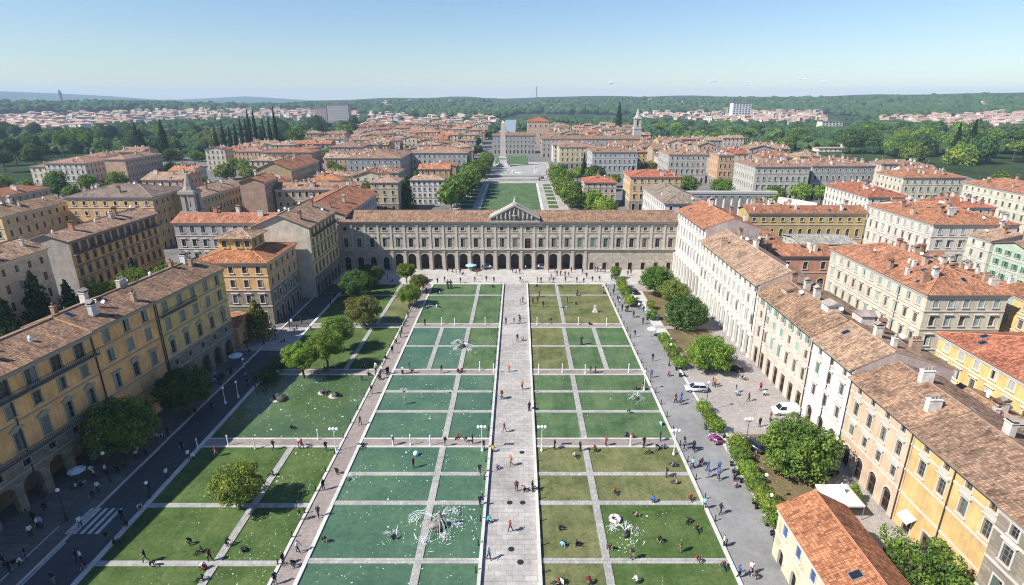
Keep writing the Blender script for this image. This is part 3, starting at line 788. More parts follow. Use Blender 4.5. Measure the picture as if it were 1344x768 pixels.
    lab={'pel-wai':'s','wai-che':'s','che-neb':'s','neb-nec':'k','nec-chn':'k','chn-hed':'k','hed-top':'h','hed-nos':'k'}
    for s in 'LR':
        for a,b,l in(('pel','hip','t'),('hip','thi','t'),('thi','kne','t'),('kne','cal','t'),('cal','ank','t'),('ank','toe','f'),('che','sho','s'),('sho','elb','s'),('elb','wri','k'),('wri','han','k')):
            A=a if a in('pel','che') else a+s; E.append((A,b+s)); lab[A+'-'+b+s]=l
        for i in range(4): E.append(('han'+s,'fin%s%d'%(s,i))); lab['han'+s+'-'+'fin%s%d'%(s,i)]='k'
        E.append(('han'+s,'thu'+s)); lab['han'+s+'-thu'+s]='k'
    me=bpy.data.meshes.new('tmp'); me.from_pydata([J[n][0] for n in names],[(idx[a],idx[b]) for a,b in E],[])
    ob=bpy.data.objects.new('tmp',me); COL.objects.link(ob)
    md=ob.modifiers.new('skin','SKIN'); md.use_smooth_shade=True
    for i,n in enumerate(names):
        r=J[n][1]; sv=me.skin_vertices[0].data[i]
        sv.radius=(r*1.15,r*.85) if n in('pel','wai','che') else (r,r); sv.use_root=(n=='pel')
    sb=ob.modifiers.new('sub','SUBSURF'); sb.levels=1; sb.render_levels=1
    dg=bpy.context.evaluated_depsgraph_get(); ev=ob.evaluated_get(dg)
    out=bpy.data.meshes.new_from_object(ev); out.name='person_body'
    bpy.data.objects.remove(ob); bpy.data.meshes.remove(me)
    for m in('skin','hair','shirt','trouser','shoe'): out.materials.append(MT[m])
    mi={'k':0,'h':1,'s':2,'t':3,'f':4}; arr=np.zeros(len(out.polygons),dtype=np.int32)
    segs=[(J[a][0],J[b][0],lab[a+'-'+b],max(.02,(J[a][1]+J[b][1])/2)) for a,b in E]
    hd=J['hed'][0]; up=(J['top'][0]-hd).normalized()
    for p in out.polygons:
        c=p.center; best=1e9; L='s'
        for a,b,l,r in segs:
            d=b-a; t=max(0,min(1,(c-a).dot(d)/max(d.dot(d),1e-9))); q=(c-a-d*t).length/r
            if q<best: best=q; L=l
        if L=='k' and (c-hd).length<.2:
            f=Vector((0,-1,0)); f=(f-up*f.dot(up)).normalized(); v=c-hd
            if v.dot(up)>.03 or (v.dot(f)<-.01 and v.dot(up)>-.07): L='h'
        arr[p.index]=mi[L]
    out.polygons.foreach_set('material_index',arr); out.polygons.foreach_set('use_smooth',np.ones(len(out.polygons),dtype=bool))
    return out
SHIRT={'black':(.014,.014,.016),'navy':(.018,.026,.06),'dark':(.03,.028,.03),'white':(.68,.67,.65),'red':(.34,.03,.025),'maroon':(.13,.025,.025),'orange':(.5,.14,.03),'yellow':(.5,.35,.05),'blue':(.05,.13,.36),'lightblue':(.25,.48,.62),'teal':(.03,.26,.28),'green':(.05,.36,.07),'pink':(.5,.22,.26),'grey':(.2,.2,.2),'tan':(.36,.27,.18),'brown':(.12,.07,.045),'purple':(.2,.1,.25)}
PM={}
PEOPLE=[]
def person(x,y,col,pose,place,rz=None,z=0.06,rnd=random):
    PEOPLE.append((x,y,col,pose,place,rz if rz is not None else rnd.uniform(0,6.28),z))
POSETXT={'stand':'standing','walk':'walking','walk2':'walking','arms':'standing with one arm raised','sit':'sitting','crouch':'crouching','lie':'lying'}
COLTXT={'dark':'charcoal','lightblue':'light blue'}
def flush_people():
    grp={}
    for r in PEOPLE:
        grp.setdefault((COLTXT.get(r[2],r[2]),POSETXT[r[3]],r[4]),[]).append(r)
    for (c,p,pl),L in grp.items():
        L.sort(key=lambda r:-r[1])
        for i,r in enumerate(L):
            if r[3] not in PM: PM[r[3]]=person_mesh(r[3])
            lab='person in %s top %s %s'%(c,p,pl)
            if len(L)>1: lab+=', %s from the palace'%ordn(i)
            o=link('person',PM[r[3]],None,None,SHIRT[r[2]]); o.scale=(1.2,1.2,1.2); o.location=(r[0],r[1],r[6]); o.rotation_euler=(0,0,r[5])
            tag(o,lab,'person','people about the square')

# ------------------------------------------------------------------ vehicles and street furniture
def car(label,x,y,rz,col,L=4.2,W=1.75,H=1.48,kind='hatch',cat='car',name='parked_car'):
    t=thing(name,label,cat,(x,y,0.05),rz)
    hw=W/2; b=MB(); l=L/2
    if kind=='van': side=[(-l,.28),(l,.28),(l+.02,.7),(l-.1,1.05),(-l,1.15)]; cab=[(-l+.03,1.15),(l-.75,1.06),(l-1.35,H),(-l+.12,H)]
    elif kind=='sedan': side=[(-l,.28),(l,.28),(l+.02,.6),(l-.15,.82),(l-1.1,.92),(-l+.9,.95),(-l+.05,.92)]; cab=[(-l+.55,.94),(l-1.05,.92),(l-1.75,H-.03),(-l+1.25,H)]
    else: side=[(-l,.28),(l,.28),(l+.02,.6),(l-.12,.84),(l-.95,.95),(-l+.1,.98)]; cab=[(-l+.08,.98),(l-.9,.95),(l-1.65,H-.02),(-l+.45,H)]
    bm=bmesh.new()
    def ext(poly,wb,wt,zb,zt):
        va=[];vb=[]
        for x_,z_ in poly:
            k=(z_-zb)/(zt-zb+1e-6); wv=wb+(wt-wb)*max(0,min(1,k)); va.append(bm.verts.new((x_,-wv,z_))); vb.append(bm.verts.new((x_,wv,z_)))
        bm.faces.new(va); bm.faces.new(vb[::-1]); n=len(va)
        for i in range(n): bm.faces.new([va[i],vb[i],vb[(i+1)%n],va[(i+1)%n]])
    ext(side,hw,hw*.96,.28,1.1); bmesh.ops.bevel(bm,geom=list(bm.edges),offset=.07,segments=2,affect='EDGES')
    bmesh.ops.recalc_face_normals(bm,faces=bm.faces)
    me=bpy.data.meshes.new('body'); bm.to_mesh(me); bm.free(); me.materials.append(MT['carpaint']); me.polygons.foreach_set('use_smooth',np.ones(len(me.polygons),dtype=bool)); 
    bo=link('body',me,t,color=col)
    bm=bmesh.new(); zb,zt=cab[0][1],H; ext(cab,hw*.93,hw*.74,zb,zt); bmesh.ops.bevel(bm,geom=list(bm.edges),offset=.05,segments=2,affect='EDGES'); bmesh.ops.recalc_face_normals(bm,faces=bm.faces)
    me=bpy.data.meshes.new('windows'); bm.to_mesh(me); bm.free(); me.materials.append(MT['carglass']); link('window',me,t)
    r=MB(); x0,x1=cab[3][0],cab[2][0]; r.box(x0+.02,x1-.02,-hw*.72,hw*.72,H-.015,H+.03,0)
    for sy in(-1,1):
        for xt,xb in((cab[2][0],cab[1][0]),((cab[2][0]+cab[3][0])/2,(cab[1][0]+cab[0][0])/2),(cab[3][0],cab[0][0])): r.tube([(xt,sy*hw*.735,H),(xb,sy*hw*.935,cab[0][1])],.035,4)
    if kind=='van': r.box(x0,x0+L*.5,-hw*.95,-hw*.7,1.1,H-.02); r.box(x0,x0+L*.5,hw*.7,hw*.95,1.1,H-.02)
    link('roof',r.mesh('roof',[MT['carpaint']]),t,color=col)
    for sx in(-1,1):
        for sy in(-1,1):
            w=MB(); w.tube([(0,-.1,0),(0,.1,0)],.32,14); wo=link('wheel',w.mesh('tyre',[MT['tyre']]),t,Matrix.Translation((sx*L*.31,sy*(hw-.08),.32)))
            q=MB(); q.tube([(0,-.112,0),(0,.112,0)],.2,10); link('rim',q.mesh('rim',[MT['rim']]),wo)
    for sy in(-1,1):
        h=MB(); h.box(l-.1,l+.04,sy*hw*.68-.16,sy*hw*.68+.16,.62,.76); link('headlight',h.mesh('headlight',[MT['headlight']]),t)
        h=MB(); h.box(-l-.03,-l+.1,sy*hw*.74-.12,sy*hw*.74+.12,.68,.86); link('tail_light',h.mesh('tail_light',[MT['taillight']]),t)
    return t
SCM={}
def scooter(label,x,y,rz,col,group):
    if not SCM:
        m=MB(); m.tube([(.45,0,.3),(.25,0,.35),(-.1,0,.3),(-.5,0,.55)],[.1,.14,.12,.16],7); m.box(.3,.42,-.2,.2,.35,.85); m.box(-.35,.3,-.14,.14,.27,.33); m.box(-.75,-.25,-.16,.16,.45,.68); SCM['body']=m.mesh('body',[MT['carpaint']])
        m=MB(); m.box(-.8,-.15,-.14,.14,.69,.8); SCM['seat']=m.mesh('seat',[MT['tyre']])
        m=MB(); m.tube([(.4,0,.8),(.3,0,1.02)],.03,5); m.tube([(.28,-.33,1.05),(.3,0,1.02),(.28,.33,1.05)],.025,5); m.tube([(.42,0,.8),(.6,0,.28)],.04,5); SCM['handlebar']=m.mesh('handlebar',[MT['iron']])
        m=MB(); m.tube([(0,-.06,0),(0,.06,0)],.24,12); SCM['wheel']=m.mesh('wheel',[MT['tyre']])
    t=thing('scooter',label,'scooter',(x,y,.06),rz,group)
    link('body',SCM['body'],t,color=col); link('seat',SCM['seat'],t); link('handlebar',SCM['handlebar'],t)
    for X in(-.5,.6): link('wheel',SCM['wheel'],t,Matrix.Translation((X,0,.24)))
LPM={}
def lamp(label,x,y,h=4.0,double=True,group='street lamps round the square',white=False,z=.05):
    key=(h,white)
    m_=MT['white'] if white else MT['iron']
    if key not in LPM:
        m=MB(); m.lathe([(.22,0),(.22,.25),(.13,.4),(.09,.9),(.055,1.2),(.045,h-.5),(.07,h-.45),(.05,h-.3)],10); 
        a=MB(); a.tube([(-.55,0,h-.35),(-.3,0,h-.55),(0,0,h-.5),(.3,0,h-.55),(.55,0,h-.35)],.035,6)
        LPM[key]=(m.mesh('post',[m_],smooth=True),a.mesh('arm',[m_]))
        g=MB(); g.lathe([(.06,-.05),(.2,.08),(.26,.25),(.2,.42),(.06,.52)],10); LPM['g']=g.mesh('lamp_globe',[MT['lampglass']],smooth=True)
    t=thing('street_lamp',label,'street lamp',(x,y,z),0,group)
    link('post',LPM[key][0],t)
    if double:
        link('arm',LPM[key][1],t)
        for X in(-.55,.55): link('lamp_globe',LPM['g'],t,Matrix.Translation((X,0,h-.32)))
    link('lamp_globe',LPM['g'],t,Matrix.Translation((0,0,h-.28)))
def bollard_meshes():
    if 'b' not in LPM:
        m=MB(); m.lathe([(.13,0),(.13,.12),(.085,.2),(.075,.85),(.1,.9),(.06,1.02),(.01,1.08)],8); LPM['b']=m.mesh('bollard',[MT['iron']])
        m=MB(); m.lathe([(.16,0),(.16,.2),(.1,.3),(.09,1.75),(.13,1.8),(.13,2.0),(.02,2.1)],8); LPM['p']=m.mesh('marker_post',[MT['white']])
    return LPM['b'],LPM['p']
def parasol(label,x,y,col,r=1.5):
    t=thing('parasol',label,'parasol',(x,y,.05),random.uniform(0,1))
    m=MB(); m.tube([(0,0,0),(0,0,2.5)],.035,6); m.lathe([(.3,0),(.3,.1)],8); link('pole',m.mesh('pole',[MT['metalgrey']]),t)
    c=MB(); n=8
    for k in range(n):
        a0,a1=2*PI*k/n,2*PI*(k+1)/n
        q=lambda rr,a,z:(rr*math.cos(a),rr*math.sin(a),z)
        c.face([q(r,a0,2.05),q(r,a1,2.05),q(.05,a1,2.6),q(.05,a0,2.6)]); c.face([q(r,a0,1.9),q(r,a1,1.9),q(r,a1,2.05),q(r,a0,2.05)])
    link('canopy',c.mesh('canopy',[MT['canvas']]),t,color=col)
def fountain(label,x,y,s=1.0,seed=0,figure=True,spread=1.0):
    rnd=random.Random(seed); t=thing('fountain',label,'fountain',(x,y,.04))
    m=MB()
    for i in range(9):
        a=rnd.uniform(0,6.28); r=rnd.uniform(.1,.6)*s*(1 if figure else .5); m.ico((math.cos(a)*r,math.sin(a)*r,rnd.uniform(.05,.35)*s),rnd.uniform(.3,.55)*s*(1 if figure else .6),2,0,.16,(1,1,.7),rnd)
    link('rock',m.mesh('rock',[MT['rock']]),t)
    if figure:
        m=MB(); m.tube([(0,0,.3*s),(0,0,.9*s),(.1*s,0,1.3*s),(.05*s,0,1.75*s),(.05*s,0,2.0*s),(.05*s,0,2.2*s)],[.35*s,.25*s,.3*s,.22*s,.11*s,.08*s],8); m.tube([(.1*s,0,1.6*s),(.55*s,.1*s,1.7*s),(.8*s,.1*s,2.1*s)],[.12*s,.08*s,.05*s],6); m.tube([(.05*s,0,1.6*s),(-.4*s,-.1*s,1.2*s),(-.6*s,-.3*s,1.0*s)],[.12*s,.09*s,.06*s],6); m.ico((.06*s,-.02*s,2.32*s),.17*s,2,0,.05)
        m.ico((-.55*s,-.2*s,.6*s),.5*s,2,0,.15,(1.2,.7,.7),rnd); link('figure',m.mesh('figure',[MT['fountain_stone']],smooth=True),t,Matrix.Diagonal((1,1,.72,1)))
    for jn in range(5 if figure else 3):
        m=MB(); a=jn*1.35+rnd.uniform(-.3,.3); L=rnd.uniform(1.3,2.6)*s*spread; H=rnd.uniform(.6,1.4)*s
        for k in range(7):
            da=rnd.gauss(0,.12); LL=L*rnd.uniform(.7,1.1); HH=H*rnd.uniform(.75,1.1); n=7
            m.tube([(math.cos(a+da)*LL*u,math.sin(a+da)*LL*u,.5*s+HH*3.2*u*(1-u)-.42*s*u) for u in [i/(n-1) for i in range(n)]],[.012*s]*n,3,caps=False)
        for i in range(80 if figure else 36):      # droplets of the splash where the jet lands
            q=rnd.gauss(0,.32)*s; p=rnd.gauss(0,.32)*s; z=abs(rnd.gauss(0,.28))*s*max(.15,1-math.hypot(q,p)/s)
            m.ico((math.cos(a)*L*.8+q,math.sin(a)*L*.8+p,.03+z),rnd.uniform(.02,.06)*s,1,0,.25)
        link('water_jet',m.mesh('water_jet',[MT['spray']]),t)
    m=MB()   # thin broken rings of foam spreading over the water
    for i in range(int(16*s)):
        r=(.9+rnd.choice([0,.45,.9,1.4,1.9])*rnd.uniform(.9,1.1))*s*spread; a0=rnd.uniform(0,6.28); da=rnd.uniform(.08,.4); w=rnd.uniform(.012,.035)*s; z=.02+i*1e-5; K=5
        for k in range(K):
            f=lambda kk,rr:(math.cos(a0+da*kk/K)*rr,math.sin(a0+da*kk/K)*rr,z)
            wk=w*math.sin(PI*(k+.6)/(K+.2)); m.face([f(k,r-wk),f(k+1,r-wk),f(k+1,r+wk),f(k,r+wk)])
    for i in range(int(40*s)):
        a=rnd.uniform(0,6.28); r=abs(rnd.gauss(0,1.3))*s*spread+.6*s; q=rnd.uniform(.03,.085)*s; c=Vector((math.cos(a)*r,math.sin(a)*r,.022+i*1e-5)); b=rnd.uniform(0,6)
        m.face([c+Vector((math.cos(b+g)*q*rnd.uniform(.5,1.2),math.sin(b+g)*q*rnd.uniform(.5,1.2),0)) for g in (0,1.2,2.4,3.5,4.8)])
    f=link('foam',m.mesh('foam',[MT['foam']]),t); f['kind']='stuff'
    return t
def statue(label,x,y,mat,s=1.0,plinth=True,n=1,seed=0):
    rnd=random.Random(seed); t=thing('statue',label,'statue',(x,y,.05))
    if plinth:
        m=MB(); m.box(-.7*s*n**.5,.7*s*n**.5,-.6*s,.6*s,0,.25*s); m.box(-.5*s*n**.5,.5*s*n**.5,-.42*s,.42*s,.25*s,1.0*s); link('plinth',m.mesh('plinth',[MT['marble']]),t)
    for i in range(n):
        X=(i-(n-1)/2)*.55*s; z=1.0*s if plinth else 0; m=MB(); b=rnd.uniform(-.1,.1)
        m.tube([(X,0,z),(X+b*.3,0,z+.5*s),(X+b,0,z+.95*s),(X+b,0,z+1.2*s),(X,0,z+1.5*s),(X,0,z+1.62*s)],[.26*s,.2*s,.17*s,.2*s,.2*s,.07*s],8); m.ico((X,0,z+1.74*s),.12*s,2,0,.04)
        m.tube([(X+.16*s,0,z+1.45*s),(X+.36*s,-.1*s,z+1.2*s),(X+.3*s,-.3*s,z+1.4*s)],[.07*s,.055*s,.045*s],6); m.tube([(X-.16*s,0,z+1.45*s),(X-.3*s,.05*s,z+1.1*s),(X-.26*s,-.1*s,z+.85*s)],[.07*s,.055*s,.045*s],6)
        link('figure',m.mesh('figure',[MT[mat]],smooth=True),t)
    return t
# ================================================================== THE SETTING
def sheet(name,x0,x1,y0,y1,z,mat,h=None):
    m=MB()
    if h is None: m.face([(x0,y0,z),(x1,y0,z),(x1,y1,z),(x0,y1,z)],0,[(x0,y0),(x1,y0),(x1,y1),(x0,y1)])
    else: m.box(x0,x1,y0,y1,z,z+h,0,bottom=False)
    return structure(link(name,m.mesh(name,[MT[mat]])))
# terrain: one sheet to the horizon, hills rising far out
def hill(x,y):
    r=math.hypot(x,y); a=math.atan2(x,max(y,1e-3)) if y>0 else math.copysign(PI/2,x)
    z=0.0
    n=math.sin(a*9+1)*.5+math.sin(a*23+2)*.28+math.sin(a*51)*.14
    px=CX+FPX*math.tan(max(-1.2,min(1.2,a)))*1.03
    prof=np.interp(px,[0,150,300,420,520,600,650,690,760,840,960,1100,1344],[25,30,26,36,56,58,38,36,58,52,66,62,70])
    z+=(prof*1.08+n*17)*math.exp(-((r-3700)/850)**2)
    z+=(prof*.55+6+n*12)*math.exp(-((r-2700)/420)**2)*np.interp(px,[0,300,480,620,700,1344],[.7,.2,.25,.5,.3,.7])
    z+=np.interp(px,[-200,0,60,150,230,270,335,380,430,700,830,1000],[150,128,112,78,22,40,72,40,10,0,60,0])*math.exp(-((r-8800)/1100)**2)
    return z
def terrain():
    m=[]; f=[]; nA=220; rs=[0,60,150,300,600,1000,1500,1900]+[2100+130*i for i in range(24)]+[5400,6000,6600,7200,7600,8000,8300,8600,8900,9200,9600,10200,11000,12500,14000]
    for r in rs:
        for k in range(nA):
            t=(k/nA)
            a=-PI+2*PI*t
            x,y=r*math.sin(a),r*math.cos(a); m.append((x,y,(hill(x,y) if y>0 and r>1500 else 0)-.02))
    for i in range(len(rs)-1):
        for k in range(nA):
            j=(k+1)%nA; f.append((i*nA+k,i*nA+j,(i+1)*nA+j,(i+1)*nA+k))
    me=bpy.data.meshes.new('ground'); me.from_pydata(m,[],f)
    n=NT('terrain'); n.rough(.95,.05); v=n.add('ShaderNodeTexCoord').outputs['Object']
    a=n.noise(v,.004,8,.75); b=n.noise(v,.03,6,.8)
    c=n.ramp(a,[(.3,(.02,.04,.016)),(.5,(.03,.052,.02)),(.62,(.055,.065,.027)),(.78,(.1,.09,.05))]); c=n.mul(c,n.ramp(b,[(.3,.6),(.7,1.35)])); n.base(c)
    me.materials.append(n.mat); me.polygons.foreach_set('use_smooth',np.ones(len(me.polygons),dtype=bool)); me.update()
    structure(link('ground',me))
terrain()
def poly_sheet(name,pts,z,mat):
    m=MB(); m.face([(x,y,z) for x,y in pts],0,[(x,y) for x,y in pts]); return structure(link(name,m.mesh(name,[MT[mat]])))
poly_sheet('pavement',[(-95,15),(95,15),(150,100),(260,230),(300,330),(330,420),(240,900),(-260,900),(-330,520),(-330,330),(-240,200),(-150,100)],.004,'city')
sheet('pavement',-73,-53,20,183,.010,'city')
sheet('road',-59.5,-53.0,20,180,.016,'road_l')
sheet('pavement',26,53,20,182,.010,'square')
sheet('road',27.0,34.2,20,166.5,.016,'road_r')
sheet('plaza',-62,54,167,184,.020,'forecourt')
sheet('plaza',-53,27,30,167,.014,'slab')
sheet('path',-4.6,2.4,30,167,.022,'slab')
sheet('path',-29.6,-26.9,30,167,.024,'brickwalk')
def strip(x0,x1,y0,y1,mat='strip',h=.13,z=.02): return sheet('path',x0,x1,y0,y1,z,mat,h)
for x in(-5.0,2.4): sheet('kerb',x,x+.42,30,166.6,.02,'kerb',.42)
sheet('kerb',26.2,26.65,30,167,.02,'kerb',.3)
sheet('kerb',-26.9,-26.4,30,167,.02,'kerb',.2); sheet('kerb',-30.0,-29.6,30,167,.02,'kerb',.14)
sheet('kerb',-53.4,-52.7,30,166,.02,'kerb',.18); sheet('kerb',34.2,34.6,52,160,.02,'kerb',.15)
sheet('kerb',-59.9,-59.5,20,180,.01,'kerb',.13); sheet('kerb',-53,-26,166.6,167.2,.02,'kerb',.12); sheet('kerb',-26,-5,166.6,167.2,.02,'kerb',.16); sheet('kerb',2.9,26.2,166.6,167.2,.02,'kerb',.16)
CW=[81.4,107.2,132.8]
for y in CW:
    for x0,x1 in((-52.7,-30.0),(-26.4,-5.0),(2.82,26.2)):
        m=sheet('path',x0,x1,y-1.0,y+1.0,.02,'brickwalk',.12)
        sheet('kerb',x0,x1,y-1.3,y-1.0,.02,'kerb',.2); sheet('kerb',x0,x1,y+1.0,y+1.3,.02,'kerb',.2)
ROWS={'D':(30,80.1,[45,55.8,66.5,73.1]),'C':(82.7,105.9,[91.4,98.9]),'B':(108.5,131.5,[120.4]),'A':(134.1,166.6,[156.3])}
def panels(x0,x1,row,vx,typ,hor=None,w=.42):
    ya,yb,hs=ROWS[row]; hs=hs if hor is None else hor
    xs=[x0]+[v for v in vx]+[x1]; ys=[ya]+list(hs)+[yb]
    for i in range(len(xs)-1):
        for j in range(len(ys)-1):
            a=xs[i]+(.5 if i else 0); b=xs[i+1]-(.5 if i<len(xs)-2 else 0); c=ys[j]+(w if j else 0); d=ys[j+1]-(w if j<len(ys)-2 else 0)
            k=typ(i,j) if callable(typ) else typ
            sheet('water' if k in('water','pond') else 'lawn',a,b,c,d,.045,k)
    for v in vx: strip(v-.5,v+.5,ya,yb,h=.134)
    for h_ in hs: strip(x0,x1,h_-w,h_+w)
panels(-26.4,-5.0,'D',[-12.6],'water'); panels(-26.4,-5.0,'C',[-12.6],'water'); panels(-26.4,-5.0,'B',[-19.3,-12.6],lambda i,j:'grass_teal' if i==2 else 'water'); panels(-26.4,-5.0,'A',[-12.3],'grass_teal')
panels(2.82,26.2,'D',[11.0],lambda i,j:'grass_dry' if (j>=3 or (i==0)) else 'grass'); panels(2.82,26.2,'C',[11.2],'grass_teal'); panels(2.82,26.2,'B',[11.3,18.8],lambda i,j:'grass_dry' if i==0 else 'grass_teal'); panels(2.82,26.2,'A',[11.6],'grass_dry')
panels(-52.7,-30.0,'D',[-37.8],'grass',[45,55.4,66.0]); panels(-52.7,-30.0,'C',[],'pond',[]); panels(-52.7,-30.0,'B',[-37.0],'grass',[]); panels(-52.7,-30.0,'A',[-36.4],lambda i,j:'grass' if i==0 else 'grass_dry',[156.3])
# right-hand yard lawns
for (a,b,c,d) in((37.2,46.5,62,84),(37.0,47,111,131),(37.0,46.5,133,160)): sheet('lawn',a,b,c,d,.03,'earth')
for y0,y1 in((50,86),(109,131),(133,160)): sheet('kerb',34.6,36.9,y0,y1,.015,'kerb',.1)
# zebra crossing and lane lines on the left street
for i in range(5): sheet('road_marking',-59.0,-53.6,59.6+i*1.15,60.2+i*1.15,.020,'paint') if False else sheet('road_marking',-60.6+i*1.0,-60.1+i*1.0,60.5,65.5,.020,'paint')
sheet('road_marking',-59.4,-59.2,30,59,.0245,'paint'); sheet('road_marking',-62.5,-62.3,40,62,.0245,'paint')
# far court behind the palace
sheet('plaza',-36,26,202,520,.016,'slab')
sheet('lawn',-20,11.5,262,386,.03,'grass_teal'); sheet('lawn',-21,8.5,500,575,.03,'grass_teal')
for x in(-21.5,11.5): sheet('kerb',x,x+1.5,262,386,.03,'kerb',.1)
for x0,x1 in((-31,-24.5),(16,21)):
    for i in range(9): sheet('lawn',x0,x1,268+i*13,277+i*13,.034,'grass')
sheet('path',22.2,25.5,262,390,.03,'slab')
sheet('terrace',-22,14,398,408,.02,'strip',1.2); sheet('terrace',-24,16,408.05,420,.02,'strip',2.4); sheet('plaza',-32,22,425,498,.03,'strip',.3)
sheet('canal',-36,-4,760,2300,.06,'canal') if False else sheet('water',-34,-6,760,2300,.06,'canal')
# forecourt walk between square and the left facades in the sun
sheet('pavement',-72,-53.5,118,132,.019,'slab')
for i in range(3): sheet('kerb',-52.7,-29.6,162+i*1.2,162.6+i*1.2,.05,'kerb',.05) if False else None
# flecks of foam and petals on the pools and lawns
def flecks(name,zones,mat,seed,smin,smax):
    rnd=random.Random(seed); m=MB(); k=0
    for (x0,x1,y0,y1,n,clus) in zones:
        cs=[(rnd.uniform(x0,x1),rnd.uniform(y0,y1)) for _ in range(clus)]
        for i in range(n):
            if rnd.random()<.6:
                cx,cy=rnd.choice(cs); x=cx+rnd.gauss(0,1.3); y=cy+rnd.gauss(0,1.0)
            else: x,y=rnd.uniform(x0,x1),rnd.uniform(y0,y1)
            if not(x0<x<x1 and y0<y<y1): continue
            k+=1; s=rnd.uniform(smin,smax)*(2.2 if rnd.random()<.05 else 1); a=rnd.uniform(0,6.28); e=rnd.uniform(.5,1.1); c=Vector((x,y,.06+k*2e-6))
            m.face([c+Vector((math.cos(a+q)*s*rnd.uniform(.6,1),math.sin(a+q)*s*e*rnd.uniform(.6,1),0)) for q in(0,1.1,2.2,3.2,4.2,5.3)])
    o=link(name,m.mesh(name,[MT[mat]])); o['kind']='stuff'; tag(o,{'foam':'white flecks of foam scattered over the green pool water','petals':'white petals and litter scattered over the grass'}[name],{'foam':'foam','petals':'petals'}[name])
flecks('foam',[(-26,-5.5,46,80,270,22),(-26,-5.5,83,106,100,12),(-26,-5.5,109,131,60,9),(-52,-30.5,83,105.5,300,16)],'foam',3,.03,.12)
flecks('petals',[(-37,-30.5,50,80,260,10),(-47,-38.5,52,80,70,8),(3,26,82,106,50,6),(12,26,50,66,40,5),(38,46,63,83,18,4)],'foam',5,.03,.09)

# ------------------------------------------------------------------ sky, sun, haze, camera
SUN_EL, SUN_AZ = R(43.5), R(204)      # azimuth of the sun, counter-clockwise from +X
to_sun=Vector((math.cos(SUN_EL)*math.cos(SUN_AZ),math.cos(SUN_EL)*math.sin(SUN_AZ),math.sin(SUN_EL)))
ld=bpy.data.lights.new('sun','SUN'); ld.energy=5.0; ld.angle=R(.53); ld.color=(1,.955,.89)
so=bpy.data.objects.new('sun',ld); COL.objects.link(so); so.rotation_euler=to_sun.to_track_quat('Z','Y').to_euler(); so.location=(-200,-60,200)
w=bpy.data.worlds.new('World'); SC.world=w; w.use_nodes=True
nt=w.node_tree; bg=nt.nodes['Background']
sky=nt.nodes.new('ShaderNodeTexSky'); sky.sky_type='NISHITA'; sky.sun_disc=False; sky.sun_elevation=SUN_EL
sky.sun_rotation=(PI/2-SUN_AZ)%(2*PI); sky.altitude=50; sky.air_density=1.25; sky.dust_density=.0; sky.ozone_density=1.6
mxw=nt.nodes.new('ShaderNodeMix'); mxw.data_type='RGBA'; mxw.blend_type='MULTIPLY'; mxw.inputs[0].default_value=1; mxw.inputs[7].default_value=(.76,.90,1.15,1)
nt.links.new(sky.outputs[0],mxw.inputs[6]); nt.links.new(mxw.outputs[2],bg.inputs['Color']); bg.inputs['Strength'].default_value=.07
HAZE=True
if HAZE:
    m=MB(); m.box(-11000,11000,-400,11000,-1.5,185)
    hz=link('haze',m.mesh('haze',[]))
    hz['kind']='stuff'; tag(hz,'pale blue summer haze fading the far hills','haze')
    hm=bpy.data.materials.new('haze'); hm.use_nodes=True; t_=hm.node_tree; t_.nodes.remove(t_.nodes['Principled BSDF'])
    pv=t_.nodes.new('ShaderNodeVolumePrincipled'); pv.inputs['Color'].default_value=(.60,.80,1,1); pv.inputs['Density'].default_value=1.1e-4; pv.inputs['Anisotropy'].default_value=0
    t_.links.new(pv.outputs[0],t_.nodes['Material Output'].inputs['Volume']); hz.data.materials.append(hm)
cd=bpy.data.cameras.new('camera'); co=bpy.data.objects.new('camera',cd); COL.objects.link(co); SC.camera=co
co.location=(0,0,CAM_H); co.rotation_euler=(PI/2-PITCH,0,0)
cd.sensor_width=36; cd.lens=36*FPX/1344; cd.shift_x=-(CX-672)/1344; cd.clip_start=1; cd.clip_end=40000
SC.view_settings.view_transform='Standard'; SC.view_settings.look='None'; SC.view_settings.gamma=1; SC.view_settings.exposure=.78
SC.cycles.use_denoising=True; SC.cycles.max_bounces=6; SC.cycles.diffuse_bounces=4; SC.cycles.transparent_max_bounces=6; SC.cycles.volume_bounces=0; SC.cycles.transmission_bounces=2; SC.cycles.glossy_bounces=2
SC.cycles.use_adaptive_sampling=True; SC.cycles.filter_width=1.1
# ================================================================== BUILDINGS
ARC=[(5.4,'arcade',2.9,4.7,0,1),(2.5,'attic',1.1,1.25,.7,1),(4.7,'ped',1.25,2.6,.7),(3.6,'closed',1.15,1.9,.8),(3.2,'closed',1.1,2.0,.5)]
def alt(a,b): return lambda i,n:(a if i%2 else b)
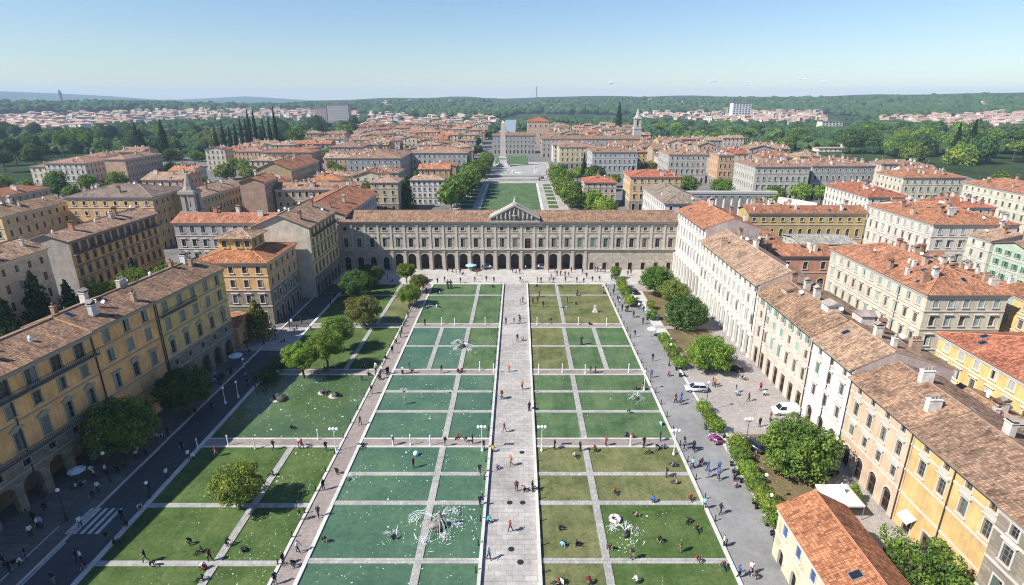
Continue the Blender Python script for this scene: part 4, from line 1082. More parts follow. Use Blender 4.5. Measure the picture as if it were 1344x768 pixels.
# ---- left palazzi: one row, slightly turned
A0=Vector((-71.7,40,0)); dv=Vector((7.6,76.8,0)); LT=dv.length; dv.normalize(); nv=Vector((-dv.y,dv.x,0))
def left_row(t0,t1,out,label,z,floors,wall,seed,**kw):
    c=A0+dv*((t0+t1)/2)+nv*(5.7-out); L=t1-t0-.06
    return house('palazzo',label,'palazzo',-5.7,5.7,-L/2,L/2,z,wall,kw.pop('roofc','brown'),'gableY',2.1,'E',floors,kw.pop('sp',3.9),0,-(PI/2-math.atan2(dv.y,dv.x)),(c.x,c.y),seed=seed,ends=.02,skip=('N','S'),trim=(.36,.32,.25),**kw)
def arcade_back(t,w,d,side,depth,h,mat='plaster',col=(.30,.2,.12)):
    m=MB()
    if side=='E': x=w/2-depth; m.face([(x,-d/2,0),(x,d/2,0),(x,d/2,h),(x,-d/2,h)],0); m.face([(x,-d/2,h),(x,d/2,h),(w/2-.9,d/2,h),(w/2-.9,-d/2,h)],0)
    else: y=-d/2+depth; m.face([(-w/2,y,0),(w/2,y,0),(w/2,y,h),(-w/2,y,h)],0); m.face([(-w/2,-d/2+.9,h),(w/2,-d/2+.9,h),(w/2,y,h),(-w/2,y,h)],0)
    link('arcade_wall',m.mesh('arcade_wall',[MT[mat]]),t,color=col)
LOG=[(5.4,'arcade',2.9,4.7,0,1),(2.5,'attic',1.1,1.25,.7,1),(4.7,'ped',1.3,2.7,.6),(3.5,'plain',1.2,1.8,.8),(3.4,'plain',1.7,2.3,.35)]
SHADE=(.24,.27,.25)
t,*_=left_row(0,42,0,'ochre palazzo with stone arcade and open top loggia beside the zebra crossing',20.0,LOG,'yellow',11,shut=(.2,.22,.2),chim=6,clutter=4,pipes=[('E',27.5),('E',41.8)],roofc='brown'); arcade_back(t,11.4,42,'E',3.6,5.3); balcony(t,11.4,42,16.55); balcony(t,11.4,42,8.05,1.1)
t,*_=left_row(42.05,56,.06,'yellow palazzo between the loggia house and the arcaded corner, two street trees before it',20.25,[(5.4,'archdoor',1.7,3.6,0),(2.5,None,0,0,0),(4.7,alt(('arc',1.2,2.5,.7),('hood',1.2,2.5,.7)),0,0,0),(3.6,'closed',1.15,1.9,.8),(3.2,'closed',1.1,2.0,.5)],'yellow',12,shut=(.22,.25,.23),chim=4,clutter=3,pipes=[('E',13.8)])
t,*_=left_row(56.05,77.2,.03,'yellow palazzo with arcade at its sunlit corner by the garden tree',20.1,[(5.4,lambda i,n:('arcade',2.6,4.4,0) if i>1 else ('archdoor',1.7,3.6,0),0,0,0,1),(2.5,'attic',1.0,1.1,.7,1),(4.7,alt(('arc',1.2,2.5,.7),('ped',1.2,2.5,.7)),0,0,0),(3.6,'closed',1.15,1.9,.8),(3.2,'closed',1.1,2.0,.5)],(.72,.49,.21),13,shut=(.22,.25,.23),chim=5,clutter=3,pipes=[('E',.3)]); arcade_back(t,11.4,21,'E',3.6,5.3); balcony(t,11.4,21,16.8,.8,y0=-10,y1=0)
# ---- left block with penthouse
t,hf,ro,wo=house('palazzo','yellow palazzo with hipped terracotta roof and a small penthouse on top','palazzo',-80.5,-62.5,134,153,16.4,(.66,.40,.19),'orange','hip',2.6,'SE',[(5,'door',1.5,3.4,0,1),(4.2,'hood',1.1,2.1,.8,1),(3.7,'plain',1.1,1.9,.8),(3.5,'plain',1.1,1.7,.8)],3.6,0,chim=2,clutter=2,seed=21,shut=(.1,.1,.1))
pm=MB(); a=(-3.2,5.2,-3.6,3.6); pm.box(-5.2,3.4,-3.8,3.8,17.2,21.2); 
link('penthouse',pm.mesh('penthouse',[MT['plaster']]),t,color=(.68,.44,.16))
for x in(-3.4,0,2.4):
    link('window',win_mesh('plain',1.2,1.6,1)[0],t,Matrix.Translation((x,-4.02,19.0)),(.4,.35,.25))
for y in(-2,1.5): link('window',win_mesh('plain',1.2,1.6,1)[0],t,Matrix.Translation((3.62,y,19.0))@Matrix.Rotation(PI/2,4,'Z'),(.4,.35,.25))
rm,h2,_=roof_mesh(8.6,7.6,21.2,'hip',1.5,.8); r2=link('penthouse_roof',rm.mesh('penthouse_roof',[MT['roof'],MT['ridge'],MT['trim']]),t,Matrix.Translation((-.9,0,0)),ROOFS['pale'])
house('annex','small orange annex with tiled roof wedged between the two yellow palazzi','annex',-74,-64.2,119,127.5,5.5,'orange','orange','gableX',1.6,'SE',[(5.5,'plain',1.1,1.7,1.6)],3,0,chim=0,clutter=0,seed=22)
_t3=house('palazzo','tall pale gabled palazzo with yellow street front at the palace corner','palazzo',-74.5,-58.6,154.5,178,20.7,(.66,.49,.23),'pale','gableY',3.6,'E',[(6.2,'archdoor',1.6,4.0,0,1),(4.6,'hood',1.15,2.3,.8),(4.2,'arc',1.1,2.1,.8),(3.4,'plain',1.1,1.7,.8),(2.9,'plain',1.2,1.8,.3)],3.3,0,chim=3,clutter=3,seed=23,shut=(.1,.1,.1),sidecol={'S':(.54,.48,.39)},trim=(.25,.23,.2)); balcony(_t3[0],15.9,23.5,17.9,.9)
house('palazzo','long grey wing with tiled roof running back from the palace left end','palazzo',-78,-57.2,183.5,226,18.6,'grey','terra','gableY',3.4,'SE',FL4,3.4,1,chim=5,clutter=3,seed=24)
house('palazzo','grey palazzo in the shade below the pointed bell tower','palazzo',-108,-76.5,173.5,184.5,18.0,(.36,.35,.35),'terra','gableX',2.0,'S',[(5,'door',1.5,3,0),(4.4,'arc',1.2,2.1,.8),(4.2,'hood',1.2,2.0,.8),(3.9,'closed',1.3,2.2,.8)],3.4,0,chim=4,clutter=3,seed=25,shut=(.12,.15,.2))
house('shed','small red tiled shed in the courtyard behind the left palazzo','shed',-110,-102.5,127,133,4.6,'tan','red','gableX',1.4,'SE',[(4.6,'plain',1,1.4,1.4)],3,1,chim=0,clutter=0,seed=26,cornice=False)
# ---- bell tower
def bell_tower(label,x,y,w,h,wall,col=(.33,.305,.27)):
    t=thing('bell_tower',label,'bell tower',(x,y,0)); a=w/2
    m=MB(); m.box(-a,a,-a,a,0,h*.58); link('shaft',m.mesh('shaft',[MT['plaster']]),t,color=col)
    m=MB(); ring(m,w,w,.35,h*.56,h*.6); ring(m,w*.86,w*.86,.45,h*.78,h*.81); link('cornice',m.mesh('cornice',[MT['trim']]),t,color=col)
    m=MB(); b=a*.86
    for sx in(-1,1):
        for sy in(-1,1): m.box(sx*b-w*.26*(sx>0),sx*b+w*.26*(sx<0),sy*b-w*.26*(sy>0),sy*b+w*.26*(sy<0),h*.58,h*.79)
    m.box(-b,b,-b,b,h*.785,h*.82); m.box(-b+.5,b-.5,-b+.5,b-.5,h*.58,h*.60); link('belfry',m.mesh('belfry',[MT['trim']]),t,color=col)
    m=MB(); m.lathe([(.1,h*.74),(.45,h*.72),(.55,h*.67),(.8,h*.64)],10); link('bell',m.mesh('bell',[MT['bronze']]),t)
    m=MB(); m.lathe([(b*1.0,h*.82),(b*.72,h*.86),(b*.6,h*.9),(b*.2,h*.985),(.05,h)],8); m.ico((0,0,h+.3),.35,1); link('spire',m.mesh('spire',[MT['trim']]),t,color=tuple(c*.8 for c in col))
    FOOT.append((x-a,x+a,y-a,y+a)); return t
bell_tower('slim stone bell tower with pointed spire rising above the grey palazzo',-110.5,190,5.2,31.5,None)
# ---- left quarter
house('palazzo','big brown roofed orange palazzo left of the pointed bell tower','palazzo',-168,-136,209,231,20.0,(.60,.38,.18),'grey','hip',3.2,'SE',[(4.5,'door',1.3,2.8,0),(4,'plain',1.0,1.7,.8),(3.9,'plain',1.0,1.7,.8),(3.8,'plain',1.0,1.6,.8),(3.8,'plain',1.0,1.6,.8)],3.8,1,chim=5,clutter=4,seed=31)
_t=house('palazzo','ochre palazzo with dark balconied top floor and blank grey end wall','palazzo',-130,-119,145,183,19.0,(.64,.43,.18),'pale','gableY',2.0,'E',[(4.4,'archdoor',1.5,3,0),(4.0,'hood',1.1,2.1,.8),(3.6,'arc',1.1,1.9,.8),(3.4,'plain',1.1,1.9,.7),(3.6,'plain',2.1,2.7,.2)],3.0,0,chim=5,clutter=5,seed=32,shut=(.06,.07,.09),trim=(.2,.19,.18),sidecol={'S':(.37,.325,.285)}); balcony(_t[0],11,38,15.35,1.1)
_t2=house('palazzo','cream palazzo with long iron balcony at the left picture edge','palazzo',-126,-114,110,132,20.6,(.50,.46,.36),'pale','gableY',2.4,'E',[(4.4,'archdoor',1.5,3,0),(4.2,'plain',1.1,2.2,.6),(4.0,'plain',1.1,2.2,.6),(4,'plain',1.1,2.0,.8),(4,'plain',1.0,1.6,.9)],3.4,0,chim=4,clutter=3,seed=33)
house('palazzo','yellow tan palazzo with low tiled roof on the far left','palazzo',-184,-171,184,213,17.6,(.60,.43,.22),'brown','gableY',2.6,'SE',FL4,3.4,1,chim=4,clutter=3,seed=34)
house('house','low pale house behind the yellow tan palazzo on the far left','house',-232,-217,236,262,15.5,(.48,.38,.25),'terra','hip',2.4,'SE',FL4,3.4,1,seed=35)
house('palazzo','white hipped palazzo near the park, left of the pink gabled block','palazzo',-297,-272,360,388,16,(.55,.50,.45),'dusk','hip',3,'SE',FL4,3.4,1,seed=36)
house('palazzo','tilted looking pink block with blank end wall below the park trees','palazzo',-262,-249,364,402,18,(.47,.30,.21),'dusk','hip',2,'E',FL4,3.2,1,seed=37)
house('palazzo','long ochre palazzo right behind the pointed bell tower','palazzo',-138,-125,222,258,17.8,(.48,.36,.17),'pale','gableY',2.6,'E',FL4,3.0,1,seed=38,chim=6,clutter=4)
house('tower_house','tall blank pinkish brown tower house with shallow roof','house',-118,-107.5,240,254,21.2,(.38,.25,.18),'terra','gableY',2.0,'E',FL4,4,1,seed=39,chim=1,clutter=0)
house('palazzo','ochre palazzo with a row of arched top windows behind the pale gable','palazzo',-106.5,-70,247,259,17,(.46,.36,.2),'brown','gableX',2.2,'S',[(4.5,'door',1.3,2.8,0),(4.2,'plain',1.1,1.7,.9),(4.2,'hood',1.1,1.9,.9),(4.1,'arch',1.3,2.3,.9)],3.0,1,seed=40,chim=4,clutter=2)
house('palazzo','grey fronted palazzo with yellow side and striped gable roof','palazzo',-148,-128,322,368,16.5,(.42,.33,.18),'terra','gableY',4.5,'E',FL4,3.2,1,seed=41,chim=3)
house('villa','white villa with hipped red roof at the foot of the cypresses','villa',-314,-286,636,662,10.5,'white','terra','hip',3.6,'SE',[(5,'door',1.6,3,0),(5.5,'plain',1.4,2.4,1)],4.6,1,seed=42,chim=1,clutter=0)
house('palazzo','low orange palazzo with open loggia behind the mid-left trees','palazzo',-214,-172,530,546,15,'orange','terra','gableX',2.4,'S',[(5,'plain',1.2,2,1),(5,'plain',1.2,2,1),(4,'plain',2.2,2.6,.5)],4,1,seed=43)
house('palazzo','brown palazzo with flat tiled roof in front of the open loggia house','palazzo',-196,-158,440,462,15.5,'brown','terra','hip',2.4,'SE',FL4,3.6,1,seed=44)
house('palazzo','pinkish palazzo right of the open loggia house','palazzo',-154,-128,470,500,17,'pink','dusk','hip',2.8,'SE',FL4,3.6,1,seed=45)
# ---- behind the palace
GP=[(5,'archdoor',1.6,3.4,0),(4.6,'hood',1.2,2.3,.9),(4.2,'plain',1.2,2.0,.9),(3.6,'plain',1.0,1.3,.9)]
house('palazzo','long grey palazzo left of the garden tree avenue, nearer wing','palazzo',-110.5,-76.5,371,420,18,(.33,.335,.34),'dusk','hip',3.2,'SE',GP,3.6,1,seed=51,chim=16,clutter=12)
house('palazzo','long grey palazzo beside the garden tree avenue, farther wing','palazzo',-76,-36.5,408,440,18,(.34,.34,.335),'dusk','hip',3.2,'SE',GP,3.6,1,seed=52,chim=16,clutter=12)
house('house','small white house with dark red shutters beside the left tree avenue','house',-58.5,-40.5,306,319,13,(.60,.58,.55),'pale','hip',2.2,'SE',[(3.4,'plain',1.1,1.7,.8),(3.2,'closed',1.1,1.6,.8),(3.2,'closed',1.1,1.6,.8),(3.2,'plain',1.1,1.4,.8)],3.0,1,seed=53,shut=(.22,.04,.04))
house('house','tan house with round-cornered pale roof beside the big dark conifer','house',-74,-60.5,283,298,15,(.46,.36,.24),'pale','hip',2.2,'SE',FL4,3.6,1,seed=54)
house('house','tan house with bright red hipped roof right of the tree avenue','house',34.5,51,297,313,13,(.48,.40,.32),'red','hip',2.4,'SW',FL4,3.4,1,seed=55,chim=2)
house('palazzo','orange yellow palazzo with red roof behind the palace right half','palazzo',56.5,82,288,308,17,(.56,.37,.18),'red','hip',2.6,'SW',FL4,3.4,1,seed=56,chim=4)
house('palazzo','white sided palazzo with weathered grey brown hipped roof behind the palace right end','palazzo',55.5,71,213,252,17,(.56,.56,.52),'grey','hip',3.2,'SW',FL4,3.3,1,seed=57,chim=2,clutter=1)
house('palazzo','grey palazzo with pale left side right of the tree avenue','palazzo',52,84,408,440,18.5,(.36,.36,.36),'dusk','hip',3.0,'SW',GP,3.6,1,seed=58,chim=14,clutter=12)
house('palazzo','grey palazzo next to the narrow orange tower house, left neighbour','palazzo',100.5,126,386,415,19,(.37,.36,.35),'dusk','hip',3.0,'SW',GP,3.6,1,seed=59,chim=16,clutter=12)
house('tower_house','narrow orange tower house standing between two grey palazzi','house',127.5,137,368,386,20,'orange','dusk','flat',1,'SW',FL4,3.2,1,seed=60,chim=2)
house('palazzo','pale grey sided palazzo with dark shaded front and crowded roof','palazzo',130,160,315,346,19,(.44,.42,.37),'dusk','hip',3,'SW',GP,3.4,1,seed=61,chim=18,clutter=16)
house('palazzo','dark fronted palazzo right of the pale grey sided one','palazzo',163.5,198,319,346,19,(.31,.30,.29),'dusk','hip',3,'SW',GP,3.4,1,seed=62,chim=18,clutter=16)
house('palazzo','grey palazzo closing the far lawn behind the obelisk','palazzo',-27,17,602,620,18,(.33,.32,.31),'brown','hip',2.5,'S',GP,3.8,1,seed=63,chim=4)
house('palazzo','long low grey range right of the far lawn','palazzo',22,118,566,584,17,(.38,.34,.29),'brown','gableX',2.5,'SW',GP,4.4,1,seed=64,chim=6)
house('palazzo','yellow palazzo beside the far lawn right of the obelisk','palazzo',33,62,470,500,17,(.52,.42,.25),'dusk','hip',2.5,'SW',FL4,4,1,seed=65,chim=5)
house('tower_house','big square pinkish tower house with pointed red roof','house',10,36,700,724,28,(.50,.36,.27),'red','hip',5,'SW',[(9,'plain',1.4,2.6,2),(9,'plain',1.4,2.6,2),(9,'plain',1.6,2.4,3)],6,1,seed=66,chim=0,clutter=0)
bell_tower('white church tower with tapering spire right of the tall cypress',121,600,7.6,44,None,(.44,.42,.39))
# ---- colonnade
def colonnade():
    t=thing('colonnade','ancient stone colonnade with flat entablature beyond the right palazzi','colonnade',(97,261,0)); FOOT.append((76,129,243,266))
    c=MB(); c.lathe([(.85,0),(.85,.4),(.62,.6),(.55,11.4),(.85,11.9),(.9,12.2)],12); cm=c.mesh('column',[MT['trim']],smooth=True)
    for i in range(12): link('column',cm,t,Matrix.Translation((-20+i*3.64,0,0)),(.5,.48,.44))
    m=MB(); m.box(-21.5,21.5,-1.0,1.0,12.2,13.2); m.box(-21.9,21.9,-1.3,1.3,13.2,14.2); link('entablature',m.mesh('entablature',[MT['trim']]),t,color=(.43,.41,.38))
    m=MB(); m.box(-21,21,7.0,7.6,0,11); link('back_wall',m.mesh('back_wall',[MT['plaster']]),t,color=(.28,.27,.26))
    return t
colonnade()
def arcwall():
    t=thing('wall','white arcaded wall curving down from the colonnade','wall',(118,259,0)); m=MB(); wins=[]
    pts=[Vector((1.5,1,0)),Vector((5,-4,0)),Vector((8.5,-10,0)),Vector((11,-16,0))]
    for a,b in zip(pts,pts[1:]):
        u=(b-a); L=u.length; u.normalize(); facade_holes(m,a+Vector((0,0,0)),u,L,[(10.5,'arch',1.6,6,1.5),(1.2,None,0,0,0)],0,wins,2.6,margin=.2)
    # thickness
    for a,b in zip(pts,pts[1:]):
        u=(b-a).normalized(); n=u.cross(Vector((0,0,1))); A,B=a-n*.8,b-n*.8; m.face([B,A,A+Vector((0,0,11.7)),B+Vector((0,0,11.7))]); m.face([a+Vector((0,0,11.7)),b+Vector((0,0,11.7)),B+Vector((0,0,11.7)),A+Vector((0,0,11.7))])
    link('arcade',m.mesh('arcade',[MT['plaster'],MT['ashlar']]),t,color=(.6,.57,.5))
arcwall()
# ---- right row on the square
def pilasters(t,xs,y0,z0,z1,w,proud,col,side='S',half=0):
    m=MB(); m.box(-w/2,w/2,-proud,.02,0,z1-z0); m.box(-w/2-.1,w/2+.1,-proud-.1,.02,z1-z0-.5,z1-z0-.1); m.box(-w/2-.1,w/2+.1,-proud-.1,.02,0,.5); me=m.mesh('pilaster',[MT['trim']])
    for x in xs:
        M=Matrix.Translation((x,y0,z0)) if side=='S' else Matrix.Translation((y0,x,z0))@Matrix.Rotation(-PI/2,4,'Z')
        link('pilaster',me,t,M,col)
RW=[(6.4,'door',1.7,4.6,0),(4.2,'arc',1.2,2.5,.9),(3.7,'closed',1.2,2.2,.8),(2.7,'attic',1.1,1.3,.7)]
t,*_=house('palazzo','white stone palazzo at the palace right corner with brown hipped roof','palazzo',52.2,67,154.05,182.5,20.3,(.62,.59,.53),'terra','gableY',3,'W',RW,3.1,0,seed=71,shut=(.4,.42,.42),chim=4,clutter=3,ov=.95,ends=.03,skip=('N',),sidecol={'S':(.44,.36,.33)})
pilasters(t,[-14+3.1*i for i in range(10)],-7.42,0,6.2,.8,.4,(.6,.57,.52),'W')
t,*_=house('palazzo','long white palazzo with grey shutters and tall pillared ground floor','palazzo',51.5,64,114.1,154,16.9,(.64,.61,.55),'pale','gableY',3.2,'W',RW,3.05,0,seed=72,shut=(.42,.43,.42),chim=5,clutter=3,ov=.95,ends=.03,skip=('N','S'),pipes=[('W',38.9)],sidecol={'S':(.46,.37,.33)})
pilasters(t,[-19.5+3.05*i for i in range(13)],-6.27,0,5.9,.9,.45,(.62,.59,.54),'W')
_t=house('palazzo','peach palazzo with green shutters and ornate carved shopfront on the paved square','palazzo',51.62,65.5,90.05,114.05,15.6,'peach','brown','gableY',3,'W',[(5.4,'door',1.7,3.9,0),(4.2,'hood',1.15,2.5,.7),(3.2,'plain',1.1,1.7,.8),(2.7,'shut',.9,1.5,.5)],3.2,0,seed=73,shut=(.22,.36,.33),chim=7,clutter=4,ov=.95,ends=.03,skip=('N','S'),pipes=[('W',23.5),('W',4.5)],ridge_off=-2)
for (x,y,z,q,c) in((-3.2,6.5,16.6,0,(.5,.36,.27)),(-1.5,-6,17.9,0,(.58,.54,.5)),(2.2,-9.5,17.4,PI/2,(.55,.5,.46))): link('dormer',chimney_mesh(3),_t[2],Matrix.Translation((x,y,z))@Matrix.Rotation(q,4,'Z')@Matrix.Scale(.9,4),c)
house('palazzo','narrow white palazzo above the parked white van','palazzo',51.5,66.5,77.6,90.0,15.35,(.66,.65,.62),'pale','gableY',3.2,'W',[(5.2,'archdoor',1.7,3.8,0),(4.2,'hood',1.15,2.3,.8),(3.6,None,0,0,0),(2.6,'attic',1.0,1.5,.5)] if False else [(5.2,'archdoor',1.7,3.8,0),(4.4,'arc',1.15,2.2,.8),(3.9,'hood',1.1,2.1,.8),(2.6,'attic',1.0,1.4,.5)],4.0,0,seed=74,chim=4,clutter=4,ov=.95,ends=.03,skip=('N','S'),pipes=[('W',6.1),('W',12.2)],ridge_off=-2,sidecol={'S':(.47,.38,.35)})
RP=[(5.0,'archdoor',1.7,3.7,0),(3.4,'arc',1.05,1.7,.7),(3.9,'hood',1.1,2.2,.7),(2.2,'attic',1.0,1.5,.4)]
house('palazzo','peach palazzo with three arched doors behind the white tent','palazzo',51.4,64,63.05,77.5,14.4,(.58,.43,.28),'brown','gableY',2.6,'W',RP,3.3,0,seed=75,chim=2,clutter=2,ov=.95,ends=.03,skip=('N','S'),pipes=[('W',14.2)])
_t=house('palazzo','golden yellow palazzo beside the leafy tree at the lower right','palazzo',51.5,64,47.9,63.0,14.25,(.60,.42,.18),'brown','gableY',2.6,'W',[(5.0,'door',1.5,3,0),(3.6,None,0,0,0),(3.9,'hood',1.15,2.3,.7),(2.2,'attic',1.0,1.5,.4)],3.5,0,seed=76,chim=3,clutter=2,ov=.95,ends=.03,skip=('N','S'),pipes=[('W',7.2)])
m=MB(); m.face([(-6.3,3.8,3.4),(-6.3,5.9,3.4),(-7.4,5.9,2.7),(-7.4,3.8,2.7)]); m.face([(-7.4,3.8,2.7),(-7.4,5.9,2.7),(-7.4,5.9,2.45),(-7.4,3.8,2.45)]); link('awning',m.mesh('awning',[MT['canvas']]),_t[0],color=(.7,.68,.64))
house('palazzo','rough grey stone palazzo at the lower right edge','palazzo',49.8,63,30,47.8,15.2,(.46,.43,.37),'brown','gableY',2.6,'W',[(5,'door',1.5,3,0,1),(4,'plain',1.2,2,.8,1),(3.6,'hood',1.2,2.1,.8,1),(2.6,'attic',1,1.4,.5,1)],3.6,0,seed=77,chim=1,ends=.03)
house('house','small cream gatehouse with orange tiled roof and blue shutters by the right road','house',32.3,40.3,36,57.2,7.0,(.60,.52,.36),'orange','gableY',2.3,'W',[(3.6,'archdoor',1.2,2.4,0),(3.4,'closed',1.0,1.6,.9)],3.6,0,seed=78,shut=(.06,.10,.26),chim=0,clutter=3,ov=.4,ends=.35)
# ---- right quarter
S4=[(4.8,'archdoor',1.5,3.3,0),(4.4,'hood',1.1,2.2,.8),(4.0,'hood',1.1,2.0,.8),(3.6,'closed',1.1,1.7,.8)]
house('palazzo','cream palazzo with bright terracotta roof across the lane behind the white row','palazzo',83.5,100,108.5,146,17,(.60,.53,.41),'terra','hip',3.4,'SW',S4,3.4,0,seed=81,shut=(.3,.38,.36),chim=12,clutter=10,pipes=[('W',29)])
house('palazzo','cream corner palazzo with hipped terracotta roof right of the ochre one','palazzo',128,154,171,204.5,18,(.60,.55,.46),'terra','hip',3.4,'SW',S4,3.6,0,seed=82,shut=(.3,.35,.35),chim=14,clutter=12)
house('palazzo','long ochre palazzo with pilasters and narrow arched windows in the right quarter','palazzo',84,127,204,214,15,(.47,.36,.15),'terra','gableX',1.8,'S',[(5.5,'archdoor',1.4,3.6,0),(5.4,'arch',1.3,3.0,.8),(4.1,'attic',1.2,1.3,1.2)],3.5,0,seed=83,chim=8,clutter=6)
house('house','low pink and orange house with arched windows behind the white row','house',71,93,160,173,11,(.50,.28,.18),'terra','gableX',1.8,'S',[(6,'arch',2,3.6,.6),(5,'plain',1.3,2.2,1)],5,0,seed=84,chim=6,clutter=6)
house('house','low tiled house with crowded chimneys between the white row and pink house','house',70,84,175,198,11,(.48,.36,.27),'terra','gableX',2,'SW',FL4,3.6,1,seed=85,chim=12,clutter=8)
house('house','low shed with mossy white roof before the ochre palazzo','house',94,112,182,196,9,(.4,.38,.33),(.42,.42,.38),'gableX',1,'SW',FL4,3.6,1,seed=86,chim=0,clutter=0)
house('palazzo','white palazzo with bright red roof and many dishes','palazzo',152,170,245,281,14,'white','red','hip',3,'SW',FL4,3.2,1,seed=87,chim=10,clutter=16)
house('palazzo','cream palazzo with tiled roof between two red roofed blocks near the park','palazzo',193,224,286,308,17,(.56,.50,.38),'terra','hip',3.2,'SW',GP,3.6,1,seed=88,chim=16,clutter=12)
house('palazzo','white palazzo with terracotta roof at the right edge','palazzo',211,231,228,269.5,17,(.57,.53,.43),'terra','hip',3.2,'SW',GP,3.6,1,seed=89,chim=10,clutter=10)
house('house','cream house with brown tiled roof at the right edge beside the green one','house',139.5,156,162.1,175,15,(.56,.52,.44),'pale','gableY',2,'SW',FL4,3.6,0,seed=90,chim=2)
house('house','pale green house with dark green shutters at the right edge','house',140.5,160,148,162,14.4,'green','brown','gableX',2,'SW',[(4.2,'door',1.3,2.6,0),(4,'shut',1,1.8,.8),(3.6,'shut',1,1.7,.8),(3.2,'shut',1,1.4,.8)],3.4,0,seed=91,shut=(.05,.22,.14),chim=3)
house('house','low terracotta roofed house packed with chimneys behind the cream palazzo','house',102,121,128,150,11.5,(.5,.4,.3),'terra','hip',2.2,'SW',FL4,3.6,1,seed=92,chim=18,clutter=12)
house('house','low rooftop block with orange tiles right of the cream palazzo','house',104,124,152,168,10,(.5,.38,.28),'orange','gableX',2,'SW',FL4,3.6,1,seed=93,chim=14,clutter=8)
house('palazzo','lemon yellow palazzo at the right edge above the golden one','palazzo',104,119,84,118,16,(.60,.44,.18),'terra','hip',2.6,'SW',S4,3.6,0,seed=94,shut=(.35,.4,.4),chim=6,clutter=4)
house('palazzo','golden palazzo with flat red roof and white sills behind the peach row','palazzo',75.5,91,54,93,15,(.62,.44,.19),'red','hip',2.6,'SW',S4,3.4,0,seed=95,shut=(.42,.42,.38),chim=6,clutter=8,trim=(.6,.57,.5))
house('house','low brick lean-to filling the gap behind the peach palazzo','house',66.8,74.5,64,80,10,(.35,.2,.14),'brown','gableY',1.6,'S',FL4,3.6,1,seed=96,chim=6,clutter=4)
house('palazzo','cream palazzo with red roof behind the colonnade wall','palazzo',172,192,226,244,13,'cream','red','hip',2.8,'SW',FL4,3.4,1,seed=97,chim=12,clutter=10)

# ================================================================== THE PALACE
def palace():
    X0,X1=-60.0,53.0; W=X1-X0; nb=26; cx=(X0+X1)/2
    FL=[(7.0,lambda i,n:(('arcade',2.7,5.6,0) if 3<i<19 else ('archdoor',2.0,4.6,0)) if i<19 else ('door',1.4,2.6,0),0,0,0,1),
        (5.7,lambda i,n:('arc',1.45,2.9,.9) if i!=14 else ('door',2.0,3.6,.3),0,0,0,1),(3.75,lambda i,n:('attic',1.25,1.15,.8),0,0,0,1)]
    t,hf,ro,wo=house('palace','long taupe stone palace with arcade and central pediment closing the square','palace',X0,X1,182.5,200.5,16.45,(.47,.40,.325),'brown','gableX',1.9,'S',FL,4.3,0,seed=101,chim=0,clutter=0,ov=.8,ends=.1,trim=(.45,.41,.35),base_mat='ashlar')
    hw=W/2; y0=-9.02; sp=(W-1.0)/nb
    pilasters(t,[-hw+.5+sp*i for i in range(nb+1)],y0,7.4,15.5,.62,.16,(.47,.425,.365))
    pilasters(t,[-hw+.5+sp*i for i in range(4,20)],y0,0,6.7,.75,.24,(.44,.39,.33))
    wf,wp,_=win_mesh('attic',1.15,1.1,0)
    for i in range(19,nb):
        pass
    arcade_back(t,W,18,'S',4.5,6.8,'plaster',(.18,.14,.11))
    # pediment
    pcx=-1.4-cx; p=MB(); a=7.7
    p.prism([(pcx-a,16.5),(pcx+a,16.5),(pcx+a,17.5),(pcx,21.7),(pcx-a,17.5)],y0-.55,y0+3.5); link('pediment',p.mesh('pediment',[MT['ashlar']]),t,color=(.35,.32,.28))
    p=MB()
    for s in(-1,1):
        u=Vector((s*a,0,-5.1)); 
        p.prism([(pcx+s*(a+.6),17.4),(pcx+s*(a+.6),17.95),(pcx,22.3),(pcx,21.72)] if s>0 else [(pcx-a-.6,17.4),(pcx,21.72),(pcx,22.3),(pcx-a-.6,17.95)],y0-1.0,y0+5.0)
    p.box(pcx-a-.6,pcx+a+.6,y0-.95,y0-.56,16.4,16.95); link('pediment_cornice',p.mesh('pediment_cornice',[MT['trim']]),t,color=(.34,.31,.265))
    p=MB(); rnd=random.Random(4)
    for i in range(9):
        x=pcx-5.6+i*1.4; h=max(.7,(4.1-abs(x-pcx)*.5)*.8); p.tube([(x,y0-.6,17.6),(x+rnd.uniform(-.2,.2),y0-.7,17.6+h*.6),(x,y0-.65,17.6+h)],[.42,.36,.2],7); p.ico((x,y0-.75,17.7+h),.22,1)
    p.lathe([(1.0,0),(1.0,.3),(.1,.3)],12,0,(pcx,y0-.6,18.5)); link('relief',p.mesh('relief',[MT['trim']],smooth=True),t,color=(.30,.285,.265))
    p=MB(); p.box(pcx-.6,pcx+.6,y0-.6,y0+.6,22.1,22.9); p.tube([(pcx,y0,22.9),(pcx,y0,23.6),(pcx,y0,24.2)],[.45,.35,.15],8); p.ico((pcx,y0,24.4),.28,2); link('finial_statue',p.mesh('finial_statue',[MT['trim']]),t,color=(.5,.46,.4))
    p=MB(); ring(p,W,18,.5,7.05,7.4,0,('N','E','W')); link('balcony_ledge',p.mesh('balcony_ledge',[MT['trim']]),t,color=(.46,.41,.35))
palace()
